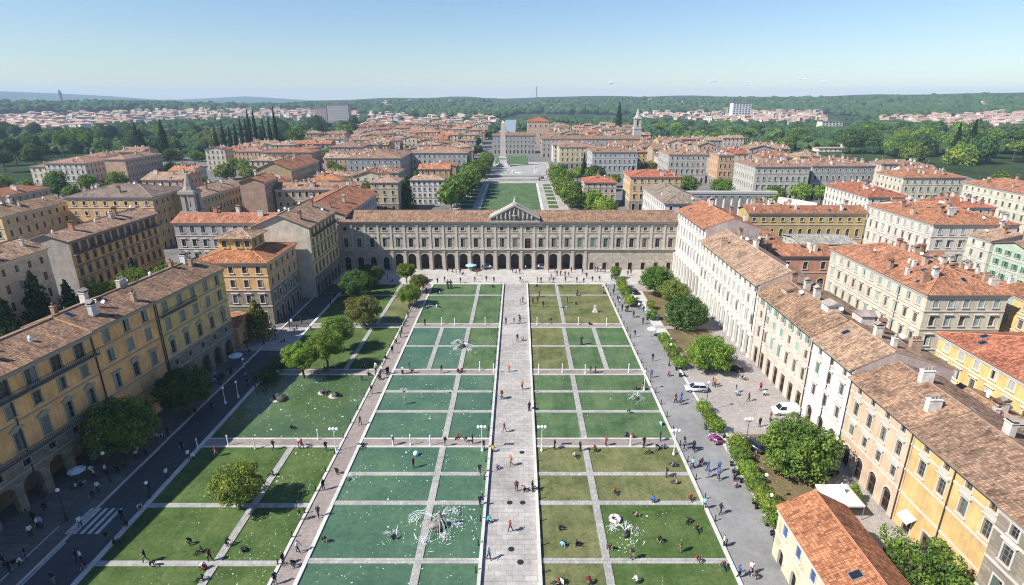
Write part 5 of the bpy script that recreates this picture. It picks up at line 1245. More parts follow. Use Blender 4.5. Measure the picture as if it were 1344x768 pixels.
# ---- obelisk and court monuments
def obelisk():
    t=thing('obelisk','tall granite obelisk on a stepped base behind the palace','obelisk',(-13.2,485,0))
    m=MB(); m.box(-6,6,-6,6,.3,1.4); m.box(-4.4,4.4,-4.4,4.4,1.4,2.6); m.box(-3.2,3.2,-3.2,3.2,2.6,7.0); m.box(-3.6,3.6,-3.6,3.6,7.0,7.8); link('base',m.mesh('base',[MT['marble']]),t)
    m=MB(); a,b=2.5,1.6; z0,z1=7.8,35
    A=[(-a,-a,z0),(a,-a,z0),(a,a,z0),(-a,a,z0)]; B=[(-b,-b,z1),(b,-b,z1),(b,b,z1),(-b,b,z1)]
    for i in range(4): j=(i+1)%4; m.face([A[i],A[j],B[j],B[i]]); m.face([B[i],B[j],(0,0,37.5)])
    link('shaft',m.mesh('shaft',[MT['obelisk']]),t)
obelisk()
statue('white marble statue group left of the obelisk steps',-26,436,'marble',2.0,True,2,5)
statue('white marble statue group right of the obelisk steps',13,440,'marble',2.0,True,2,6)
t=thing('fountain','broad low basin fountain on the far court terrace','fountain',(-4,432,0.3)); m=MB(); m.lathe([(6,0),(6,.8),(5.5,.85),(5.4,.4),(.1,.4)],24); link('basin',m.mesh('basin',[MT['marble']],smooth=False),t); m=MB(); m.lathe([(.8,.4),(.5,2),(1.8,2.3),(1.7,2.5),(.2,2.6),(.15,3.4)],14); link('figure',m.mesh('figure',[MT['marble']]),t)
for i,(x0,x1) in enumerate(((-30,-22.5),(14.5,20))):
    t=thing('railing',['dark iron fence left of the court steps','dark iron fence right of the court steps'][i],'fence',((x0+x1)/2,396,0)); m=MB(); L=(x1-x0)/2
    n=int(L*2/.5)
    for k in range(n+1): m.box(-L+k*.5-.06,-L+k*.5+.06,-.06,.06,0,2.4)
    m.box(-L,L,-.04,.04,.3,.42); m.box(-L,L,-.04,.04,2.1,2.22); link('bars',m.mesh('bars',[MT['iron']]),t)
# ---- tower on the hill, mast, far blocks
def at(px,Y): return (px-CX)/FPX*(Y*CP+CAM_H*SP)
t=thing('mast','thin lattice radio mast standing on the far hill','radio mast',(at(704,2700),2700,hill(at(704,2700),2700)-2)); m=MB(); H=78
for k in range(3):
    a=2*PI*k/3; m.tube([(3.5*math.cos(a),3.5*math.sin(a),0),(1.1*math.cos(a),1.1*math.sin(a),H)],.9,4)
for z in range(6,H,6):
    r=3.5-2.8*z/H
    for k in range(3):
        a,b=2*PI*k/3,2*PI*(k+1)/3; m.tube([(r*math.cos(a),r*math.sin(a),z),(r*.95*math.cos(b),r*.95*math.sin(b),z+5)],.45,3)
link('lattice',m.mesh('lattice',[MT['metalgrey']]),t)
t=thing('water_tower','slim chimney tower above the far left town','tower',(at(84,2600),2600,hill(at(84,2600),2600)-2)); m=MB(); m.lathe([(7,0),(6,40),(7.5,40.5),(7.5,48),(5,48.5),(4,58)],12); link('shaft',m.mesh('shaft',[MT['metalgrey']]),t)
def block(label,px0,px1,Y,z,wall,n=8,fl=9):
    x0,x1=at(px0,Y),at(px1,Y); W=x1-x0
    return house('apartment_block',label,'apartment block',x0,x1,Y,Y+W*.5,z,wall,'grey','flat',0,'S',[(3.4,'plain',W/n*.55,1.9,.8)]*fl,W/n,1,chim=0,clutter=0,cornice=False,string=False,seed=3)
block('tall ribbed apartment slab above the trees left of centre',432,459,1150,42,(.56,.52,.52),10,9)
block('white office block among the right park trees',1077,1104,980,17,(.66,.66,.66),6,5)
block('white tower block in the far right-centre town',960,984,1500,42,(.64,.64,.66),6,9)
block('pink apartment slab left of the ribbed one',415,430,1200,36,(.55,.40,.40),6,8)
house('pavilion','white monument terrace with a statue pillar in the right park','monument',at(1074,620),at(1112,620),620,634,3.5,'white','pale','flat',0,'S',[(3.5,'plain',1.5,1.8,1)],5,1,chim=0,clutter=0,cornice=False,string=False,seed=5)
t=thing('statue','white statue on a tall column in the right park','statue',(at(1107,640),642,0)); m=MB(); m.box(-2,2,-2,2,0,8); m.lathe([(1.6,8),(1.2,9),(.9,12),(1.3,14),(.5,15.5),(.6,16.5),(.1,17)],10); link('column',m.mesh('column',[MT['marble']]),t)
house('house','long pavilion with pale metal roof at the edge of the right trees','pavilion',at(985,560),at(1032,560),560,572,8,'grey',(.45,.47,.47),'gableX',1.5,'S',[(8,'plain',2.5,4,2)],5,1,chim=0,clutter=0,seed=7)
# ================================================================== FAR QUARTERS: every house its own thing
def free(x0,x1,y0,y1,m=4):
    for a,b,c,d in FOOT:
        if x0-m<b and x1+m>a and y0-m<d and y1+m>c: return False
    return True
PARKS=[]
def px_of(x,y):
    dep=y*CP+CAM_H*SP; return CX+x/dep*FPX
def py_of(x,y,z=0):
    a=math.atan((CAM_H-z)/y); return CY+FPX*math.tan(a-PITCH)
PARK_POLY=[[(-20,196),(-20,228),(60,226),(120,205),(215,205),(232,196),(300,205),(345,196),(440,188),(470,172),(470,160),(300,160),(100,160),(-20,165)],
           [(1050,176),(1050,206),(1110,214),(1200,219),(1400,222),(1400,160),(1200,165),(1050,172)],
           [(830,176),(830,192),(960,200),(1060,200),(1060,170),(830,168)],[(690,150),(690,162),(840,170),(1060,180),(1060,160),(840,152)]]
def inpoly(x,y,P_):
    c=False; n=len(P_)
    for i in range(n):
        (a,b),(d,e)=P_[i],P_[(i+1)%n]
        if (b>y)!=(e>y) and x<(d-a)*(y-b)/(e-b)+a: c=not c
    return c
def inpark(x,y): 
    p=(px_of(x,y),py_of(x,y)); return any(inpoly(p[0],p[1],q) for q in PARK_POLY)
LT=[(232,236,10,12.5,'mid','large spreading tree right of the tilted pink block'),(138,211,8,12,'mid','tree between the white hipped and the pink block, left quarter'),(131,242,6.5,9,'fresh','bright tree below the tilted pink block'),(78,262,7.5,13,'dark','dark tree group in the far left quarter, taller one'),(97,266,5.5,10,'mid','tree beside the dark group in the far left quarter'),(6,248,6,9,'fresh','bright tree at the left picture edge among low houses'),
 (90,290,3.5,10,'dark','dark tree behind the yellow tan palazzo end'),(297,236,8.5,12.5,'olive','olive yellow tree left of the grey fronted palazzo'),(330,237,8,11.5,'olive','olive yellow tree before the grey fronted palazzo'),(412,243,6.2,9.5,'fresh','round green tree right of the grey fronted palazzo'),(445,236,7,11.5,'mid','round green tree left of the long grey palazzo'),(230,210,9,11,'olive','olive tree in the left quarter below the park, farther'),(262,212,7,10,'mid','tree among pink roofs in the left quarter'),(279,209,6,9,'fresh','light green tree among pink roofs in the left quarter'),
 (366,203,10,12,'fresh','bright tree right of the white villa'),(380,196,10,12,'fresh','bright tree left of the open loggia house'),(300,203,8,8,'fresh','low bright tree before the white villa'),(440,206,8,12,'mid','tree right of the open loggia house'),(36,253,5,8,'mid','small tree among low houses at far left')]
FOOT.append((-322,-262,545,640))
for q in LT:
    p=P(q[0],q[1]); 
    for k in range(3):
        f=1-.022*k; FOOT.append((p.x*f-q[2]*.7,p.x*f+q[2]*.7,p.y*f-q[2]*.6,p.y*f+q[2]*.6))
MISC=[(-58,293,4.6,16,'dark','cone','big dark cone conifer behind the palace roof left of the avenue'),
 (-62,345,5,13,'mid','cone','dark conifer before the long grey palazzo, left'),
 (-55,338,5,14,'mid','cone','bright conifer before the long grey palazzo, right'),
 (-33,375,2.2,19,'cyp','cyp','tall cypress at the grey palazzo end, left of avenue'),
 (41,360,2.4,22,'cyp','cyp','tall dark cypress right of the far court'),
 (47,350,8,17,'dark','mid','dark round tree at the right avenue end'),
 (38,372,6,13,'fresh','mid','green tree beside the tall dark cypress right of the court'),
 (74,372,2.6,13,'cyp','cyp','small dark cypress before the grey palazzo, right quarter'),
 (85,375,3,12,'dark','cone','dark conifer before the grey palazzo, right quarter'),
 (62,368,5,9,'fresh','mid','green tree before the grey palazzo, right quarter'),
 (93,380,5,10,'fresh','mid','green tree beside the dark conifer, right quarter'),
 (98,330,7,13,'mid','mid','broad green tree below the narrow orange tower house, left'),
 (116,325,7,12,'mid','mid','broad green tree below the narrow orange tower house, right'),
 (150,300,6.5,13,'fresh','mid','green tree before the dark fronted palazzo, left'),
 (160,298,5.5,12,'fresh','mid','green tree before the dark fronted palazzo, right'),
 (168,288,4,9,'mid','mid','small tree beside the white palazzo with red roof'),
 (232,300,6,9,'mid','mid','tree between the cream palazzo and the right edge palazzo')]
for q in MISC: FOOT.append((q[0]-q[2]*.8,q[0]+q[2]*.8,q[1]-q[2]*.8,q[1]+q[2]*.8))
rnd=random.Random(42)
WN=dict(cream=.9,tan=.8,pink=.8,ochre=.7,white=.7,grey=.5,peach=.7,orange=.35,brown=.3)
RN=dict(terra=.8,dusk=1.3,brown=.9,pale=1.0,red=.3,orange=.25)
RTXT=dict(terra='terracotta',dusk='dusky pink',brown='brown',pale='pale tile',red='red',orange='orange')
HREG=[('left quarter',(-330,-150),(255,470),27,25,.45),('left quarter',(-150,-40),(262,470),27,24,.75),
      ('roofs left of the obelisk',(-250,-42),(455,980),26,26,.82),('roofs right of the obelisk',(24,230),(440,960),26,26,.8),
      ('right quarter',(62,250),(215,440),27,24,.5),('right quarter',(165,300),(140,330),30,28,.55)]
cand=[]
for reg,(xa,xb),(ya,yb),sx,sy,dens in HREG:
    y=ya
    while y<yb:
        x=xa+rnd.uniform(0,6)
        while x<xb:
            w=rnd.uniform(.55,.88)*sx; d=rnd.uniform(.5,.85)*sy
            X=x+rnd.uniform(0,3); Y=y+rnd.uniform(0,4)
            if rnd.random()<dens and not(-36<X+w and X<26 and Y<600) and not (-42<X+w and X<4 and Y>600) and free(X,X+w,Y,Y+d,3) and not inpark(X+w/2,Y+d/2) and not inpark(X+w/2,Y+d) and px_of(X,Y)>-30 and px_of(X+w,Y)<1380:
                cand.append((reg,X,X+w,Y,Y+d)); FOOT.append((X,X+w,Y,Y+d))
            x+=sx
        y+=sy
rec=[]
for reg,x0,x1,y0,y1 in cand:
    wl=rnd.choices(list(WN),list(WN.values()))[0]; rf=rnd.choices(list(RN),list(RN.values()))[0]; rec.append((reg,wl,rf,x0,x1,y0,y1))
cnt={}
for r in sorted(rec,key=lambda r:r[5]):
    k=r[:3]; cnt.setdefault(k,[]).append(r)
for k,L in cnt.items():
    for i,(reg,wl,rf,x0,x1,y0,y1) in enumerate(L):
        far=y0>520
        z=rnd.uniform(10.5,16.5); nf=max(2,int(z/3.5))
        fl=[(3.6,'plain',1.1 if not far else 1.3,1.8,.9)]*nf
        lab='%s house with %s roof %s'%(wl,RTXT[rf],'among '+reg if reg.startswith('roofs') else 'in the '+reg)
        if len(L)>1: lab+=', '+('nearest the square' if i==0 else ordn(i)+' from the square')
        w,d=x1-x0,y1-y0
        house('house',lab,'house',x0,x1,y0,y1,z,wl,rf,rnd.choice(['hip','hip','gableX','gableY']),rnd.uniform(1.8,3.2),'S' if far else('SE' if x0<0 else 'SW'),fl,rnd.uniform(3.4,4.2) if not far else 4.6,1,chim=rnd.randint(3,8),clutter=rnd.randint(1,4) if not far else rnd.randint(0,3),cornice=not far,string=False,group='houses of the far quarters',seed=int(x0*13+y0*7),trim=tuple(c*rnd.uniform(.8,1.1) for c in(.5,.47,.42)),caps=not far)
NHOUSE=len(rec)
print('random houses',NHOUSE,'cand')

# distant town: past the countable ones
def town(name,label,zones,seed,sc=1.0):
    rg=random.Random(seed); m=MB()
    for poly,n in zones:
        xs=[p[0] for p in poly]; ys=[p[1] for p in poly]; k=0; tries=0
        while k<n and tries<n*20:
            tries+=1; px,py=rg.uniform(min(xs),max(xs)),rg.uniform(min(ys),max(ys))
            if not inpoly(px,py,poly): continue
            # walk along the ray to the terrain
            a=PITCH+math.atan((py-CY)/FPX); Y=600.0; ok=False
            while Y<5200:
                z=CAM_H-Y*math.tan(a); x=(px-CX)/FPX*(Y*CP+(CAM_H-z)*SP)
                if z<=hill(x,Y)*(math.hypot(x,Y)>1500)+.01: ok=True; break
                Y*=1.02
            if not ok: continue
            k+=1; zg=hill(x,Y) if math.hypot(x,Y)>1500 else 0
            w,d,h=rg.uniform(9,20)*sc,rg.uniform(9,15)*sc,rg.uniform(7,15)*sc; ro=rg.uniform(-.5,.5); M=Matrix.Translation((x,Y,zg-2))@Matrix.Rotation(ro,4,'Z')
            wm=rg.choice([0,0,1,1,2,3]); rmn=rg.choice([4,4,5,6,6])
            m.box(-w/2,w/2,-d/2,d/2,0,h+2,wm,M,bottom=False)
            r=rg.uniform(1.5,3); A=[M@Vector(p) for p in((-w/2-.6,-d/2-.6,h+2),(w/2+.6,-d/2-.6,h+2),(w/2+.6,d/2+.6,h+2),(-w/2-.6,d/2+.6,h+2),(-w/4,0,h+2+r),(w/4,0,h+2+r))]
            for q in((0,1,5,4),(2,3,4,5),(1,2,5),(3,0,4)): m.face([A[i] for i in q],rmn)
            for fz in range(1,int(h/3.4)+1):
                for wx in range(int(w/3.2)):
                    X=-w/2+1.6+wx*3.2; m.face([M@Vector(p) for p in((X-.6,-d/2-.03,fz*3.2),(X+.6,-d/2-.03,fz*3.2),(X+.6,-d/2-.03,fz*3.2+1.7),(X-.6,-d/2-.03,fz*3.2+1.7))],7)
    mats=[simple('far_wall_cream',(.56,.5,.42),.9,.1),simple('far_wall_pink',(.5,.36,.29),.9,.1),simple('far_wall_white',(.64,.62,.58),.9,.1),simple('far_wall_tan',(.42,.31,.22),.9,.1),simple('far_roof_red',(.38,.23,.17),.9,.1),simple('far_roof_brown',(.3,.2,.15),.9,.1),simple('far_roof_pink',(.44,.33,.27),.9,.1),MT['glass']]
    o=link(name,m.mesh(name,mats)); o['kind']='stuff'; tag(o,label,'town')
town('distant_town','hazy far town of pink and white houses reaching to the hills',[
  ([(-10,163),(-10,178),(120,176),(220,162),(390,160),(470,160),(470,147),(330,147),(120,150),(0,156)],620),
  ([(840,150),(840,160),(960,166),(1080,163),(1080,151),(960,147)],240),
  ([(1150,160),(1260,178),(1344,170),(1360,150),(1290,148),(1200,155)],300),
  ([(690,141),(700,148),(735,148),(745,140),(715,138)],60),
  ([(480,150),(480,176),(650,172),(650,150)],140),
  ([(500,134),(620,134),(620,142),(500,143)],26),([(740,134),(1340,133),(1340,146),(740,146)],75)],9)
# ================================================================== TREES
TR=random.Random(11)
def ptree(px,py,rad,h,col,kind,v,label,group=None,cat='tree'):
    p=P(px,py); return tree('tree' if kind not in('cyp','hedgeball','hedgebox','cone') else {'cyp':'cypress','cone':'conifer','hedgeball':'topiary_bush','hedgebox':'hedge'}[kind],label,p.x,p.y,rad,h,col,kind,v,group,cat,TR)
near=[(316,668,3.9,7.4,'yellow',0,'lone yellow green tree on the lower left lawn with a round shadow'),
 (168,600,5.9,10.5,'mid',1,'big dark leafy tree on the left street nearest the zebra crossing'),
 (248,543,5.2,9.5,'dark',2,'dark leafy tree before the yellow palazzo, second on the left street'),
 (478,428,4.9,8.6,'olive',0,'olive brown round tree on the left lawn near the palace'),
 (468,392,5.2,8.8,'dark',1,'dark tree in the palace shade at the left lawn top, nearer one'),(487,376,4.6,7.6,'dark',2,'dark tree in the palace shade at the left lawn top, farther one'),
 (399,496,4.0,8.4,'fresh',2,'pale green leaning tree at the pond end, left of the group'),(431,487,4.2,9.2,'fresh',0,'bright green tree at the pond end, middle of the group'),(447,462,4.0,8.8,'mid',1,'green tree behind the pond group of trees'),
 (534,372,3.3,6.8,'mid',2,'small round green tree left of the pools, closest to the palace'),(551,384,3.0,6.0,'olive',0,'small olive tree left of the pools, middle of three'),(538,402,3.6,6.6,'fresh',1,'small bushy green tree left of the pools, nearest of three'),
 (860,388,5.4,9.5,'mid',0,'tall green tree nearest the palace in the right yard'),(884,398,4.5,7.4,'yellow',1,'yellowish autumnal tree second in the right yard row'),(899,430,5.9,8.8,'dark',2,'wide dark green tree third in the right yard row'),
 (931,486,5.2,8.0,'fresh',0,'bright green dome tree over the dark parked car'),(1043,622,6.0,9.6,'mid',2,'large round green tree over the paved square edge by the white palazzo')]
for (px,py,r,h,c,v,l) in near: ptree(px,py,r,h,c,'near',v,l,'trees round the square')
tree('tree','leafy open crowned tree at the lower right before the golden palazzo',45.6,49.5,6.6,8.6,'mid','nearopen',1,'trees round the square','tree',TR)
tree('conifer','shaggy yellow green conifer beside the small orange annex',-62.6,125,3.9,9.4,'olive','cone',0,None,'tree',TR)
ptree(1118,660,1.5,3.2,'fresh','cone',1,'small cone shaped bush beside the white tent','bushes of the right yard','bush')
# topiary along the right road
TOP=[(808,366,1.6,4.2,'hedgeball'),(815,378,1.5,3.4,'hedgeball'),(818,386,1.5,3.4,'hedgeball'),(822,394,1.5,3.4,'hedgeball'),(827,402,1.6,3.4,'hedgeball'),(853,406,1.2,2.6,'hedgeball'),(855,420,1.6,2.8,'hedgeball'),
 (871,450,1.4,2.6,'hedgeball'),(878,461,1.4,2.6,'hedgeball'),(884,472,1.4,2.6,'hedgeball'),(892,483,1.5,2.7,'hedgeball'),(922,542,1.3,2.4,'hedgeball'),(930,552,1.2,2.2,'hedgeball'),(939,566,1.5,2.5,'hedgeball'),
 (965,590,1.6,2.6,'hedgeball'),(969,605,1.7,2.6,'hedgeball'),(978,622,1.3,2.4,'hedgeball'),(985,634,1.3,2.4,'hedgeball'),(992,647,1.4,2.4,'hedgeball'),(1002,661,1.4,2.4,'hedgeball'),(1010,674,1.4,2.4,'hedgeball'),(1017,689,1.6,2.6,'hedgeball')]
for i,(px,py,r,h,k) in enumerate(TOP): ptree(px,py,r*1.25,h*1.12,'fresh' if i%3 else 'mid',k,i%3,'clipped green bush in the row along the right road, %s from the palace'%ordn(i),'clipped bushes along the right road','bush')
for px,py,l in((352,497,'dark clipped box hedge at the pond corner, nearer block'),(366,482,'dark clipped box hedge at the pond corner, farther block')):
    p=P(px,py); t=tree('hedge',l,p.x,p.y,2.1,2.2,'dark','hedgebox',0,None,'hedge',TR); t.rotation_euler.z=.1+PI/2
for (x,y,r,h,c,k,l) in((-110,112,4.2,15,'deep','cone','dark conifer in the courtyard behind the left palazzo, leftmost'),(-109,120,4.4,17.5,'deep','cone','dark tall conifer in the courtyard behind the left palazzo, middle'),(-106,125,3.4,14,'deep','cone','dark conifer in the courtyard behind the left palazzo, rightmost'),
   (-107,136,6,11.5,'fresh','near','light green tree in the courtyard behind the left palazzo roof'),(-104,145,5.2,12,'mid','near','green courtyard tree before the ochre palazzo with dark top floor'),(-98,151,5.5,12,'mid','near','green courtyard tree at the end of the ochre palazzo'),(-107,150,2.2,13,'deep','cyp','dark slim courtyard cypress before the ochre palazzo')):
    tree('tree' if k=='near' else('conifer' if k=='cone' else 'cypress'),l,x,y,r,h,c,k,TR.randint(0,2) if k=='near' else 0,None,'tree',TR)
for (px,py,r,h,c,k,l) in((1160,432,2.5,4,'fresh','near','small tree in the lane between white row and cream palazzo'),(1222,470,2.5,4,'fresh','near','leafy shrub below the cream palazzo corner'),(1101,322,2.2,9,'dark','cyp','slim dark cypress before the long ochre palazzo'),(1112,324,3,5,'olive','near','bushy tree before the long ochre palazzo')):
    p=P(px,py); tree('tree' if k=='near' else('conifer' if k=='cone' else 'cypress'),l,p.x,p.y,r,h,c,k,TR.randint(0,2) if k=='near' else 0,None,'tree',TR)
# avenue trees behind the palace
AV=[]
for i in range(9): AV.append((-31-TR.uniform(-1,1)-3*(i<3),285+i*12.5,8.0,16,'mid'))
for i in range(6): AV.append((-26+TR.uniform(-1,1),405+i*14,6.5,14,'mid'))
for i in range(8): AV.append((26+TR.uniform(-1,1),283+i*13,7.2,15,'mid'))
for i in range(4): AV.append((39+TR.uniform(-3,3),262+i*9,5.8,11,'fresh'))
for i,(x,y,r,h,c) in enumerate(AV): 
    side='left' if x<0 else 'right'; n=len([a for a in AV[:i] if (a[0]<0)==(x<0)])
    tree('tree','clipped green avenue tree on the %s side of the far court, %s in its line'%(side,ordn(n)),x,y,r,h,c,'mid',i%3,'avenue trees of the far court','tree',TR,squash=1.15); FOOT.append((x-2,x+2,y-2,y+2))
for (px,py,r,h,c,l) in LT: ptree(px,py,r,h,c,'mid',TR.randint(0,2),l)
for (x,y,r,h,c,k,l) in MISC: tree({'cone':'conifer','cyp':'cypress'}.get(k,'tree'),l,x,y,r,h,c,k,TR.randint(0,2) if k=='mid' else 0,None,'tree',TR)
# garden trees filling the gaps between the houses
GT=[]; gr=random.Random(15); tries=0
while len(GT)<62 and tries<8000:
    tries+=1; side=gr.random()
    if side<.62: x,y=gr.uniform(-330,-58),gr.uniform(225,560)
    else: x,y=gr.uniform(58,330),gr.uniform(215,520)
    if -30<px_of(x,y)<1370 and free(x-4,x+4,y-7,y+3,1) and not inpark(x,y) and all((x-q[0])**2+(y-q[1])**2>90 for q in GT): GT.append((x,y))
for sd,txt in((-1,'left'),(1,'right')):
    L=sorted([q for q in GT if q[0]*sd>0],key=lambda q:q[1])
    for i,(x,y) in enumerate(L):
        c=gr.choice(['mid','fresh','dark','mid','olive']); tree('tree','%s garden tree among the houses of the %s quarter, %s from the square'%({'mid':'green','fresh':'bright green','dark':'dark green','olive':'olive'}[c],txt,ordn(i)),x,y,gr.uniform(4.5,7),gr.uniform(10,15),c,'mid',i%3,'garden trees among the houses','tree',gr); FOOT.append((x-3,x+3,y-3,y+3))
# cypress row on the left
CY_=[(287,205,26),(297,205,30),(306,206,26),(313,204,28),(321,203,33),(328,205,32),(332,203,40),(340,206,40),(346,205,26),(350,203,32),(358,203,33),(366,203,42),(186,212,30),(191,213,26),(220,212,33)]
for i,(px,py,h) in enumerate(CY_):
    p=P(px,py); h*=1.08; tree('cypress','tall dark cypress %s, %s from the left'%(('in the left cypress row above the white villa',ordn(i)) if i<12 else ('in the pair beside the left park',ordn(i-12))),p.x,p.y,3.0 if i<12 else 5,h,'cyp','cyp',i%3,'cypresses of the left park','cypress',TR)
for i,(px,py,h) in enumerate(((1249,214,33),(1268,214,36),(811,180,48))):
    p=P(px,py); tree('cypress',['dark ragged cypress in the right park, left of two','dark ragged cypress in the right park, right of two','tall cypress beside the white church tower'][i],p.x,p.y,4.6 if i<2 else 6,h,'cyp','cyp',i%3,None,'cypress',TR)
# park trees: individuals
def park(poly,n,rr,hh,cols,text,group,seed,kinds=('mid',)):
    rg=random.Random(seed); L=[]; tries=0; xs=[p[0] for p in poly]; ys=[p[1] for p in poly]
    while len(L)<n and tries<6000:
        tries+=1; px,py=rg.uniform(min(xs),max(xs)),rg.uniform(min(ys),max(ys))
        if not inpoly(px,py,poly): continue
        p=P(px,py); r=rg.uniform(*rr)
        if not free(p.x-3,p.x+3,p.y-3,p.y+3,1): continue
        if any((p.x-q[0])**2+(p.y-q[1])**2<(.62*(r+q[2]))**2 for q in L): continue
        L.append((p.x,p.y,r,rg.uniform(*hh),rg.choice(cols),rg.choice(kinds)))
    L.sort(key=lambda q:px_of(q[0],q[1]))
    for i,(x,y,r,h,c,k) in enumerate(L): tree('tree' if k!='pine' else 'umbrella_pine','%s %s, %s from the left'%({'dark':'dark green','mid':'mid green','fresh':'light green','deep':'very dark','blue':'bluish green','olive':'olive green'}[c]+(' round tree' if k!='pine' else ' umbrella pine'),text,ordn(i)),x,y,r,h,c,k,i%3,group,'tree',rg,squash=1.2 if k!='pine' else 1)
    return len(L)
nt_=0
nt_+=park([(-20,200),(-20,228),(50,226),(110,208),(215,210),(262,200),(262,182),(150,176),(-20,180)],58,(7,11),(16,25),['dark','mid','dark','blue'],'in the left park','trees of the left park',21)
nt_+=park([(262,182),(262,204),(302,204),(302,180)],14,(7,10),(13,17),['mid','dark','olive'],'below the cypress row','trees of the left park',25)
nt_+=park([(366,180),(372,206),(440,200),(470,188),(470,168),(400,168)],24,(8,13),(18,28),['dark','deep','mid'],'right of the cypress row','trees of the left park',22)
nt_+=park([(1110,180),(1110,205),(1200,216),(1360,216),(1360,182),(1200,176)],44,(10,16),(18,28),['mid','dark','fresh','dark'],'in the right park','trees of the right park',23,('mid','mid','mid','pine'))
nt_+=park([(850,172),(850,190),(960,198),(1110,200),(1110,176),(960,168)],46,(9,14),(12,20),['dark','mid','blue','fresh'],'in the green belt right of centre','trees of the right green belt',24,('mid','mid','pine'))
print('park trees',nt_)
# far-off woods that read as one mass
def woods():
    rg=random.Random(5); m=MB(); N=0
    base=MB(); base.ico((0,0,0),1,2)
    zones=[([(-10,172),(-10,184),(470,170),(640,168),(640,158),(300,158),(100,168)],420,(7,12)),([(-20,178),(-20,226),(50,224),(110,206),(215,208),(300,203),(345,203),(440,198),(470,186),(470,165),(100,170)],620,(5,8)),([(1110,172),(1110,204),(1200,214),(1380,216),(1380,172)],420,(6,9)),([(1110,192),(1110,211),(1200,221),(1400,223),(1400,196)],220,(4,6.5)),([(-20,196),(-20,234),(62,231),(62,200)],110,(4,6)),([(850,168),(850,188),(960,196),(1110,198),(1110,170)],260,(5,8)),([(0,150),(0,172),(220,164),(470,158),(470,146)],90,(6,9)),([(850,147),(850,160),(1080,163),(1340,172),(1340,150)],140,(6,9)),([(690,158),(690,168),(850,176),(1100,182),(1344,184),(1360,160),(1080,166),(850,158)],620,(8,14)),
           ([(-10,150),(-10,138),(150,139),(330,141),(480,140),(480,148),(330,147),(100,148)],420,(12,22)),([(470,150),(470,136),(640,134),(650,142),(690,142),(690,150),(640,158)],520,(10,18)),([(690,150),(700,135),(850,133),(1344,131),(1360,150),(1180,160),(1080,150),(850,152)],1500,(11,20)),([(600,178),(610,152),(655,152),(655,178)],45,(6,9)),([(682,160),(682,176),(720,160)],30,(6,9))]
    faces=[]; verts=[]
    bv=np.array(base.v); 
    for poly,n,rr in zones:
        xs=[p[0] for p in poly]; ys=[p[1] for p in poly]; k=0; tr=0
        while k<n and tr<n*20:
            tr+=1; px,py=rg.uniform(min(xs),max(xs)),rg.uniform(min(ys),max(ys))
            if not inpoly(px,py,poly): continue
            a=PITCH+math.atan((py-CY)/FPX); Y=600.0; ok=False
            while Y<5600:
                z=CAM_H-Y*math.tan(a); x=(px-CX)/FPX*(Y*CP+(CAM_H-z)*SP)
                if z<=hill(x,Y)*(math.hypot(x,Y)>1500)+.01: ok=True; break
                Y*=1.015
            if not ok or not free(x-2,x+2,Y-2,Y+2,2): continue
            k+=1; r=rg.uniform(*rr); zg=(hill(x,Y) if math.hypot(x,Y)>1500 else 0)
            if Y<1500: r=min(r,9)
            clumps=[(rg.gauss(0,.5),rg.gauss(0,.4),rg.uniform(-.1,.5),rg.uniform(.5,.8)) for _ in range(4)]
            for (cx_,cy_,cz_,cr_) in clumps:
                jit=np.array([rg.uniform(.78,1.2) for _ in range(len(bv)//3)]).repeat(3)[:,None] if False else 1+.16*np.sin(bv[:,[0]]*7+k)*np.cos(bv[:,[1]]*6+k*2)+.1*np.sin(bv[:,[2]]*9+k)
                v=bv*jit*cr_*r*np.array([1,1,.8])+np.array([x+cx_*r,Y+cy_*r,zg+r*.45+cz_*r*.6]); verts.append(v)
    k=0; tr=0      # trees showing between the far houses
    while k<170 and tr<6000:
        tr+=1; x=rg.choice([-1,1])*rg.uniform(40,260); Y=rg.uniform(500,980)
        if not free(x-2.5,x+2.5,Y-2.5,Y+2.5,1): continue
        k+=1; r=rg.uniform(4,6.5)
        for _ in range(5): 
            cr_=rg.uniform(.5,.75); v=bv*(1+.16*np.sin(bv[:,[0]]*7+k)*np.cos(bv[:,[1]]*6+k*2))*cr_*r*np.array([1,1,.8])+np.array([x+rg.gauss(0,.4)*r,Y+rg.gauss(0,.35)*r,r*1.0+rg.uniform(-.3,.7)*r]); verts.append(v)
    allv=np.vstack(verts); nf=len(allv)//3
    me=bpy.data.meshes.new('far_woods'); me.from_pydata(allv.tolist(),[],np.arange(nf*3).reshape(-1,3).tolist())
    n=NT('far_woodland'); n.rough(.95,.03); v=n.add('ShaderNodeTexCoord').outputs['Object']
    a=n.noise(v,.02,3,.6); b=n.noise(v,.25,4,.8); c=n.ramp(a,[(.3,(.026,.055,.02)),(.55,(.045,.085,.028)),(.75,(.08,.115,.036))]); c=n.mul(c,n.ramp(b,[(.3,.5),(.7,1.5)])); n.base(c); n.bump(b,.8,1.2)
    me.materials.append(n.mat); me.polygons.foreach_set('use_smooth',np.ones(len(me.polygons),dtype=bool)); me.update()
    o=link('far_woods',me); o['kind']='stuff'; tag(o,'dark far woods covering the hills and the land before them','woods')
woods()
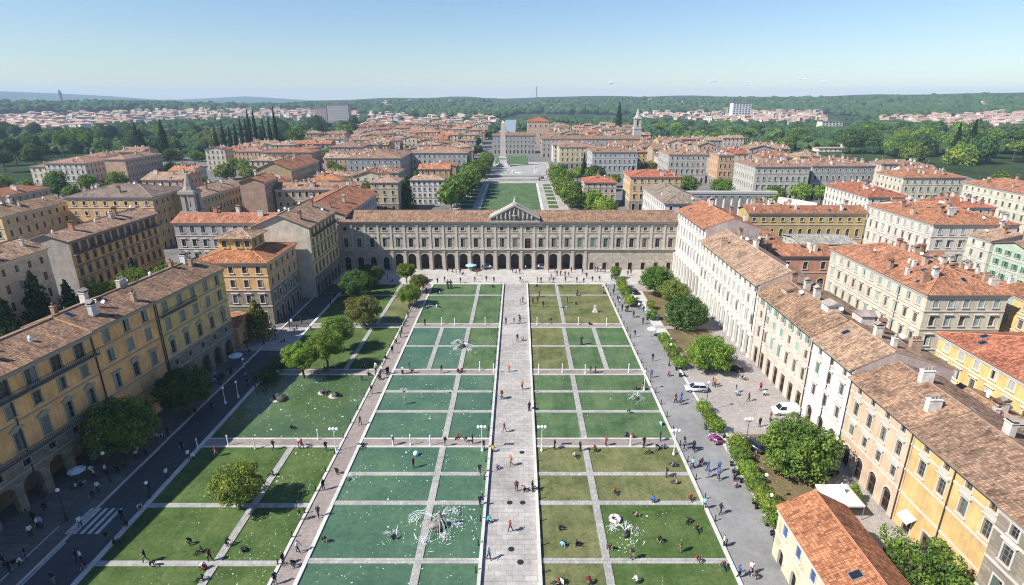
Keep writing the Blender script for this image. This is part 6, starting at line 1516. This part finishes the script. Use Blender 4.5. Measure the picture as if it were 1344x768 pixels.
# clouds: small far puffs
for i,(px,py,w_,h_) in enumerate(((803,109,9,3),(935,107,8,2.8),(985,108,8,2.3),(1053,104,14,2.2),(1080,107,7,2),(166,107,6,2),(1035,110,6,1.6))):
    Y=16000; p=PD(px,py,Y); s=Y/FPX
    rg=random.Random(i); m=MB()
    for k in range(9): 
        u=rg.uniform(-.5,.5); m.ico((u*w_*s,rg.uniform(-.2,.2)*w_*s,rg.uniform(-.1,.35)*h_*s*(1-abs(u))),h_*s*rg.uniform(.3,.5)*(1.1-abs(u)),2,0,.1,(1.7,1.2,1),rg)
    o=link('cloud',m.mesh('cloud',[],smooth=True,weld=True),loc=p)
    if i==0:
        cm=bpy.data.materials.new('cloud_vapour'); cm.use_nodes=True; tt=cm.node_tree; tt.nodes['Principled BSDF'].inputs['Base Color'].default_value=(.95,.95,.95,1); tt.nodes['Principled BSDF'].inputs['Roughness'].default_value=1; tt.nodes['Principled BSDF'].inputs['Specular IOR Level'].default_value=0; tt.nodes['Principled BSDF'].inputs['Alpha'].default_value=.3
    o.data.materials.append(cm); o['kind']='structure'; tag(o,'small white cloud low over the hills, %s'%['right of centre above the church tower','second from centre','third from centre','long thin one at right','small one at far right','far left above the town','faint one below the long thin one'][i],'cloud')
# ================================================================== PEOPLE
LR=random.Random(77)
def ppl(ox,oy,s,txt):
    for tok in txt.split(';'):
        q=tok.split()
        if not q: continue
        px,py=ox+float(q[0])/s,oy+float(q[1])/s; col=q[2]; pose=q[3] if len(q)>3 else LR.choice(['stand','walk','walk2','stand','arms'])
        p=P(px,py); x,y=p.x,p.y; z=.05
        if y>166.5: pl='on the palace forecourt'
        elif x<-59.6: pl='on the left arcade pavement'
        elif x<-52.9: pl='on the shaded left street'
        elif x<-30: 
            pl='on the near left lawn' if y<80 else ('at the left pond' if y<106.2 else 'on the far left lawn'); z=.05
        elif x<-26.4: pl='on the brown brick walk'; z=.03
        elif x<-4.6:
            pl='among the left pools' if y<133 else 'on the far left green'
            z=.05
        elif x<2.9: pl='on the central stone walk'; z=.03
        elif x<26.7: pl='on the near right lawn' if y<106 else 'on the far right lawn'
        elif x<34.5: pl='on the right road'; z=.02
        else: pl='on the paved right yard'; z=.02
        # stand on the raised paths and kerbs
        if -52.7<x<26.2 and 40<y<167:
            if any(abs(y-c)<1.0 for c in CW) and not -30<x<-26.4 and not -5<x<2.8: z=.145
            for (xa,xb,hs,vs) in((-26.4,-5,{'D':ROWS['D'][2],'C':ROWS['C'][2],'B':ROWS['B'][2],'A':ROWS['A'][2]},(-12.6,)),(2.82,26.2,{'D':ROWS['D'][2],'C':ROWS['C'][2],'B':ROWS['B'][2],'A':ROWS['A'][2]},(11.2,)),(-52.7,-30,{'D':[45,55.4,66.0]},(-37.6,))):
                if xa<x<xb:
                    for hh in hs.values():
                        if any(abs(y-h_)<.42 for h_ in hh): z=.155
                    if any(abs(x-v)<.5 for v in vs): z=.16
        person(x,y,col,pose,pl,None,z,LR)
ppl(448,512,3,"632 38 maroon walk;642 168 maroon walk2;75 140 brown;460 190 red sit;517 215 black arms;410 225 black stand;85 225 dark sit;205 220 black stand;598 245 yellow crouch;285 308 maroon stand;545 335 dark walk;612 312 purple sit;668 300 orange walk;690 400 maroon stand;722 400 pink crouch;752 400 black stand;547 460 navy walk;578 525 teal crouch;665 560 red walk2;580 670 lightblue walk;205 590 dark sit;858 550 dark sit;870 618 lightblue sit;925 612 dark sit;1050 630 brown crouch;1143 670 dark stand;1335 640 maroon stand;1255 598 dark crouch;1163 500 tan sit;1228 448 blue crouch;1075 405 orange sit;1280 345 navy stand;1320 370 pink sit;1308 300 grey sit;940 243 black stand;920 262 white sit;1000 245 maroon crouch;1042 224 red stand;1125 182 navy sit;1150 192 red crouch;1190 224 black stand;1255 204 dark stand;1272 232 blue sit;1245 232 dark sit;1130 92 green crouch;1257 140 lightblue sit;740 85 dark stand;840 235 black stand;855 765 red sit;868 766 white sit;977 768 maroon crouch;1162 764 white crouch;1315 50 maroon walk;1337 45 blue walk;252 58 grey stand;755 400 dark crouch;1213 250 dark sit;560 236 dark stand;490 205 dark crouch")
ppl(0,512,3,"720 242 black walk;745 276 white walk;765 274 white crouch;853 262 red walk;1078 237 black walk;1190 232 red walk;1180 225 white walk2;1285 242 black walk;1150 156 black sit;1275 395 black stand;1330 330 black crouch;660 350 white walk;550 472 white crouch;483 515 black stand;500 540 black crouch;425 602 black stand;450 608 black sit;305 680 black stand;324 680 white stand;342 706 black crouch;575 682 black walk;600 696 dark crouch;752 608 black crouch;795 637 dark sit;830 678 maroon walk;795 708 white crouch;805 710 red sit;895 618 black crouch;1183 514 black stand;1255 502 dark walk;1275 600 dark crouch;1075 338 dark sit;1175 642 white walk2;1117 690 black stand;1160 696 black crouch;1085 766 navy stand;320 544 white walk;390 404 white stand;370 424 black crouch;125 580 white stand;155 548 white stand;168 545 lightblue stand;140 530 black stand;180 472 black crouch;75 694 white crouch;42 722 black stand;60 702 black crouch;105 668 black stand;215 767 black stand;375 352 white stand;365 340 white walk;420 334 white stand;300 385 white sit;325 372 lightblue lie;620 205 white stand;640 190 white crouch;662 180 black stand;540 274 white stand;578 262 black crouch;545 240 white sit;485 300 brown sit;465 318 black sit;80 470 black crouch;95 475 black sit;590 408 black stand;20 700 black stand;130 520 dark stand;1275 22 black sit;1330 28 black crouch;955 640 dark sit;705 60 black sit;770 95 black crouch;800 752 black sit")
ppl(260,380,4.8,"415 360 black walk;315 378 black stand;325 404 dark crouch;297 372 dark stand;300 548 black stand;315 614 black stand;362 622 black stand;375 600 black stand;355 575 dark stand;150 583 black stand;135 604 black stand;165 562 black crouch;190 543 dark stand;205 533 black crouch;100 594 white crouch;112 570 lightblue stand;580 252 black stand;592 230 white stand;610 268 white crouch;625 264 black stand;655 219 black stand;710 254 black crouch;635 197 dark stand;690 164 black stand;712 149 black stand;820 158 red crouch;837 105 black stand;815 75 black walk;862 42 black stand;885 70 lightblue stand;440 264 white stand;460 244 white stand;487 276 black crouch;545 330 dark sit;1095 660 black stand;1120 528 white stand;1145 572 black crouch;1190 542 black stand;1160 534 white walk;1200 538 dark stand;1275 304 black stand;1285 280 dark stand;1250 342 dark crouch;1225 404 black stand;1297 234 dark crouch;1292 539 white stand;1332 509 black stand;800 520 white stand;505 540 white crouch;1035 576 brown crouch;1045 504 dark stand;90 765 black stand;430 640 black sit;1075 545 dark sit;860 490 white sit;1180 440 dark sit;540 100 red stand;550 190 red stand;520 190 maroon stand;590 160 dark stand")
ppl(440,260,4.8,"645 541 black stand;690 531 black stand;708 467 red stand;762 482 black stand;788 482 black walk;802 488 dark crouch;790 537 black stand;880 531 black stand;893 493 red stand;952 527 black stand;1000 534 black stand;1118 472 black stand;1140 482 black walk;1162 478 maroon stand;1165 532 dark walk;1180 533 white walk;1275 535 black stand;1296 535 maroon stand;662 454 dark stand;845 454 navy stand;888 450 white stand;975 457 white stand;930 456 black stand;1090 440 dark stand;330 510 black stand;362 528 black sit;560 548 white stand;575 600 black stand;470 720 black stand;1165 672 red stand;1182 660 dark stand;1163 760 dark crouch;1270 560 dark sit;1285 625 dark stand;1245 668 dark stand;1275 660 dark walk;1310 690 dark walk;640 690 white sit;655 688 dark lie;990 563 dark sit;660 606 white sit;460 755 dark stand;610 450 dark stand;740 470 dark stand;1200 458 white stand")
ppl(680,260,4.8,"192 470 red stand;207 512 red walk;222 534 red stand;195 536 maroon stand;245 492 black stand;268 492 red stand;296 497 red stand;317 503 black walk;298 532 dark stand;370 534 black stand;413 540 black stand;431 507 dark stand;468 530 dark stand;512 528 black stand;405 478 dark stand;485 468 black stand;500 466 red stand;520 466 lightblue stand;548 470 black stand;690 492 maroon stand;710 482 maroon stand;590 520 dark stand;372 616 navy stand;540 606 navy sit;535 566 white sit;265 556 navy lie;310 664 navy stand;365 670 navy sit;605 580 dark stand;625 640 grey stand;635 660 dark stand;600 610 dark stand;655 712 dark stand;690 716 dark stand;726 752 maroon stand;760 700 white stand;790 720 dark stand;675 715 white crouch;130 454 white stand;232 470 dark stand;335 470 black stand")
ppl(448,300,3,"703 375 black walk;680 377 black stand;648 378 maroon stand;693 445 black walk;716 443 pink crouch;660 566 orange stand;712 635 orange walk;632 670 maroon walk;740 717 dark stand;880 313 lightblue lie;927 266 navy crouch;980 573 dark stand;1000 573 dark stand;1158 636 brown crouch;1190 634 dark arms;395 572 dark walk;278 572 maroon crouch;240 576 white stand;185 576 black walk;137 562 white stand;155 592 dark stand;460 568 maroon sit;475 565 red sit;1187 378 dark stand;1155 428 dark stand;1225 523 navy stand;1287 583 red crouch;1220 588 blue stand;1150 352 maroon stand;330 385 dark stand;975 380 dark sit;825 378 dark stand;1095 300 white stand;1120 330 dark stand")
ppl(840,460,4.8,"25 250 brown crouch;225 330 maroon walk;255 345 blue walk;470 232 orange stand;458 222 dark stand;603 268 dark stand;612 287 lightblue crouch;683 322 maroon walk;757 256 red stand;778 286 white crouch;820 446 maroon stand;752 484 dark stand;530 556 navy sit;275 625 grey walk;337 640 navy walk;327 740 teal walk;382 722 navy crouch;425 764 blue walk;495 766 blue walk;20 612 black stand;110 628 dark crouch;208 735 grey sit;645 180 dark sit;655 182 white sit;415 500 dark crouch;440 515 grey crouch")
ppl(896,512,3,"5 220 dark stand;42 238 navy walk;38 310 lightblue walk;98 345 blue walk;140 355 blue walk;72 295 dark crouch;148 490 dark walk;25 520 dark sit;55 550 maroon sit;30 430 red sit;85 470 lightblue stand;220 740 blue walk;268 725 white walk;288 740 dark crouch;160 695 brown sit;62 680 red crouch;205 350 dark sit;212 385 pink crouch;160 620 white stand;200 330 navy sit")
flush_people()
print('people',len(PEOPLE))
# ================================================================== STREET FURNITURE
BO,PO=bollard_meshes()
def boll(x,y,z,label): o=link('bollard',BO,loc=(x,y,z)); tag(o,label,'bollard','black kerb bollards')
ys=[54+4.45*i for i in range(26)]
for side,x,txt in((0,-5.25,'left edge of the central walk'),(1,2.98,'right edge of the central walk'),(2,26.95,'right road edge of the lawns')):
    for i,y in enumerate(sorted(ys,reverse=True)):
        if any(abs(y-c)<1.6 for c in CW) and side<2: y+=2.0
        boll(x,y,.03,'black iron bollard on the %s, %s from the palace'%(txt,ordn(i)))
for i in range(24): boll(-29.95,161-4.6*i,.03,'black iron bollard on the left edge of the brown walk, %s from the palace'%ordn(i))
POSTS=[(516,586),(539,585),(565,586),(630,487),(648,490),(707,491),(738,490),(768,491),(825,490),(705,427),(759,427),(796,428),(827,586),(637,427),(597,428),(580,427)]
PL=[(260,590),(300,586),(335,590),(418,578)]
for i,(px,py) in enumerate(sorted(POSTS,key=lambda q:(q[1],q[0]))):
    p=P(px,py); o=link('marker_post',PO,loc=(p.x,p.y,.15)); tag(o,'white stone marker post on the cross walks of the pools, %s counting from the palace'%ordn(i),'post','white marker posts')
for i,(px,py) in enumerate(PL):
    p=P(px,py); o=link('marker_post',PO,loc=(p.x,p.y,.12)); tag(o,'white stone marker post at the near end of the pond, %s from the left'%ordn(i),'post','white marker posts')
LAMPS=[(633,592,4.6,1,'pale two armed lamp left of the central walk',True),(711,592,4.6,1,'pale two armed lamp right of the central walk',True),(884,597,4.6,1,'pale two armed lamp at the right road edge',True),(441,592,4.2,1,'pale two armed lamp at the pond end of the brown walk',True),(845,513,4.2,0,'pale single lamp at the right road edge, farther up',True),
 (145,632,5,0,'black lamp on the left pavement beside the big dark tree',False),(88,683,5,0,'black lamp on the left pavement at the zebra crossing',False),(197,655,2.8,0,'short black lamp with white globe on the lawn kerb',False),(926,540,6,0,'tall dark lamp beside the silver car',False),(978,588,5.5,1,'dark two armed lamp on the square edge left of the large tree',False),(1000,662,5,0,'dark lamp among the clipped bushes',False),(322,492,3.6,0,'pale lamp post on the left street by the yellow corner palazzo',True),(296,530,3.4,0,'pale lamp post by the left pond kerb, nearer',True),(313,522,3.4,0,'pale lamp post by the left pond kerb, farther',True),(468,427,4,0,'dark lamp by the olive brown tree',False),(1006,690,5,0,'dark lamp near the gatehouse',False),(878,480,5,0,'dark lamp in the upper bush row',False)]
for px,py,h,d,l,wh in LAMPS: p=P(px,py); lamp(l,p.x,p.y,h,bool(d),'street lamps round the square',wh)
# vehicles
def at2(px,py): p=P(px,py); return p.x,p.y
x,y=at2(913,513); car('silver hatchback parked at the edge of the paved square',x,y,PI-.08,(.5,.53,.56))
x,y=at2(960,486); car('black car parked in the shade under the bright dome tree',x,y,PI-.2,(.015,.016,.018),4.5,1.8,1.45,'sedan')
x,y=at2(1030,543); car('white van parked before the narrow white palazzo',x,y,PI-.05,(.78,.78,.77),4.6,1.85,1.8,'van','van','parked_van')
x,y=at2(990,588); car('dark hatchback parked by the large round tree, windscreen facing the square',x,y,PI*.62,(.03,.035,.045))
x,y=at2(1079,623); car('black car parked beneath the large tree beside the peach arches',x,y,PI+.15,(.02,.02,.022),4.4,1.8,1.42,'sedan')
x,y=at2(831,385); car('dark car parked behind the clipped bushes near the palace',x,y,PI*.55,(.03,.03,.035))
x,y=at2(884,417); car('white car half hidden under the wide dark green tree',x,y,PI*.1,(.75,.75,.74))
x,y=at2(939,580); car('tiny pink microcar stopped on the right road',x,y,PI*.62,(.26,.05,.17),2.3,1.25,1.15,'hatch','microcar','microcar')
x,y=at2(640,352); car('small pale car by the palace arches',x,y,0,(.6,.62,.64))
x,y=at2(712,352); car('white car parked before the palace arches right of centre',x,y,0,(.7,.7,.7))
SCO=[(926,566),(931,560),(921,556),(985,668),(989,661),(1004,702),(1009,712),(1016,724),(961,612),(966,622),(972,634),(861,447),(866,458),(872,468),(880,486),(886,495),(843,420)]
for i,(px,py) in enumerate(sorted(SCO,key=lambda q:q[1])):
    x,y=at2(px,py); scooter('dark scooter parked against the right road kerb, %s from the palace'%ordn(i),max(34.0,x),y,LR.uniform(-.4,.4)+PI*.1,LR.choice([(.02,.02,.022),(.03,.03,.035),(.12,.12,.13),(.02,.03,.06)]),'scooters along the right road')
x,y=at2(895+4,452); scooter('pink scooter on the right road beside its rider',x-4,y,PI*.9,(.45,.08,.25),'scooters along the right road')
# bikes / stalls
for px,py,c,r,l in((311,478,(.55,.62,.75),1.5,'pale blue parasol before the arcaded corner palazzo'),(618,356,(.3,.5,.7),1.8,'blue parasol before the palace arches'),(830,398,(.75,.75,.75),1.2,'white parasol among the clipped bushes'),(105,632,(.55,.65,.75),1.2,'pale blue parasol under the left stone arches'),(855,442,(.6,.61,.63),1.2,'white parasol by the upper bush row')):
    x,y=at2(px,py); parasol(l,x,y,c,r)
for i,(px,py) in enumerate(((685,594),(669,660),(686,660),(671,721),(683,738))):
    x,y=at2(px,py); m=MB(); m.lathe([(.42,0),(.42,.02),(.3,.03)],14); o=link('manhole_cover',m.mesh('manhole_cover',[MT['iron']]),loc=(x,y,.022)); tag(o,'round dark manhole cover set in the central walk, %s from the palace'%ordn(i),'manhole cover','manhole covers in the central walk')
# tent
x,y=at2(1098,668); t=thing('tent','white pointed market tent beside the orange roofed gatehouse','tent',(x,y,.02)); s=2.3
m=MB(); 
for k in range(4):
    a0,a1=PI/4+k*PI/2,PI/4+(k+1)*PI/2; q=lambda a,z,r=s*1.41:(r*math.cos(a),r*math.sin(a),z)
    m.face([q(a0,2.4),q(a1,2.4),q(a1,3.0,.7),q(a0,3.0,.7)]); m.face([q(a0,3.0,.7),q(a1,3.0,.7),(0,0,4.5)]); m.face([q(a0,2.15),q(a1,2.15),q(a1,2.4),q(a0,2.4)])
link('canopy',m.mesh('canopy',[MT['canvas']]),t,color=(.66,.66,.64))
for sx in(-1,1):
    for sy in(-1,1): m=MB(); m.tube([(sx*s*.97,sy*s*.97,0),(sx*s*.97,sy*s*.97,2.3)],.05,6); link('pole',m.mesh('pole',[MT['metalgrey']]),t)
m=MB(); m.box(-s*.97,-s*.95,-s*.9,s*.9,0.02,2.2); link('side_cloth',m.mesh('side_cloth',[MT['canvas']]),t,color=(.3,.36,.3))
# fountains
for px,py,s,f,sp,l in((577,692,1.5,True,1.3,'large splashing fountain with bronze figure in the near left pool'),(607,456,1.2,True,1.2,'fountain with dark figure in the second pool row'),(559,405,.9,False,1.6,'low white spraying fountain in the farthest left green'),(820,702,1.3,False,.8,'round bubbling fountain on the near right lawn'),(836,524,1.0,False,.8,'small bubbling fountain on the right green, third row'),(515,705,.7,False,.8,'small splash around a rock in the near left pool'),(458,630,.7,False,.9,'white splash at the pool edge by the brown walk'),(530,515,.6,False,.9,'faint spray in the pool of the third row, left'),(590,516,.5,False,.8,'faint spray in the pool of the third row, right')):
    x,y=at2(px,py); fountain(l,x,y,s,int(px),f,sp)
# rocks in the pond
def pond_rock(px,py,s,l,seed):
    x,y=at2(px,py); rnd=random.Random(seed); t=thing('pond_rock',l,'rock',(x,y,.03)); m=MB()
    for i in range(5): m.ico((rnd.uniform(-.7,.7)*s,rnd.uniform(-.5,.5)*s,.3*s),rnd.uniform(.5,.9)*s,2,0,.1,(1.1,1,.8),rnd)
    link('boulder',m.mesh('boulder',[MT['rock']]),t); m=MB(); m.lathe([(1.35*s,.0),(1.35*s,.08),(1.0*s,.12)],14,0,(-.5*s,0,0)); link('rim',m.mesh('rim',[MT['obelisk']]),t)
pond_rock(367,524,1.0,'dark rounded rock on a pale rim at the shadow edge of the pond',1); pond_rock(426,516,.7,'smaller dark rock in the sunlit pond, left of two',2); pond_rock(442,520,.85,'dark rock in the sunlit pond, right of two',3)
m=MB(); 
for (px,py) in ((505,595),(545,597)): pass
x,y=at2(590,379); statue('dark bronze figure on the farthest left green',x,y,'bronze',1.6,False,2,3)
x,y=at2(763,453); statue('lone dark statue on the upper right green',x,y,'bronze',1.4,False,1,8)
x,y=at2(781,410); statue('white statue group on a plinth at the end of a pale lawn path',x,y,'marble',.75,True,2,9); sheet('path',x+1,26.2,y-2.6,y-2.0,.05,'strip',.05) if False else None
for px,py,l in((807,683,'pink and white inflatable ring on the near right lawn'),(546,598,'pale blue ball floating in the near left pool')):
    x,y=at2(px,py); m=MB()
    if 'ring' in l:
        n=16
        for k in range(n):
            for q in range(8):
                def T(a,b): return ((.62+.24*math.cos(b))*math.cos(a),(.62+.24*math.cos(b))*math.sin(a),.24+.24*math.sin(b))
                a0,a1=2*PI*k/n,2*PI*(k+1)/n; b0,b1=2*PI*q/8,2*PI*(q+1)/8; m.face([T(a0,b0),T(a1,b0),T(a1,b1),T(a0,b1)],k%4==0)
        o=link('inflatable_ring',m.mesh('inflatable_ring',[MT['white'],simple('pink_vinyl',(.55,.2,.35),.4)],smooth=True),loc=(x,y,.05)); tag(o,l,'inflatable ring')
    else:
        m.ico((0,0,.4),.45,3); o=link('ball',m.mesh('ball',[simple('pale_blue_vinyl',(.45,.6,.72),.4)],smooth=True),loc=(x,y,.02)); tag(o,l,'ball')
print('objects',len(bpy.data.objects))
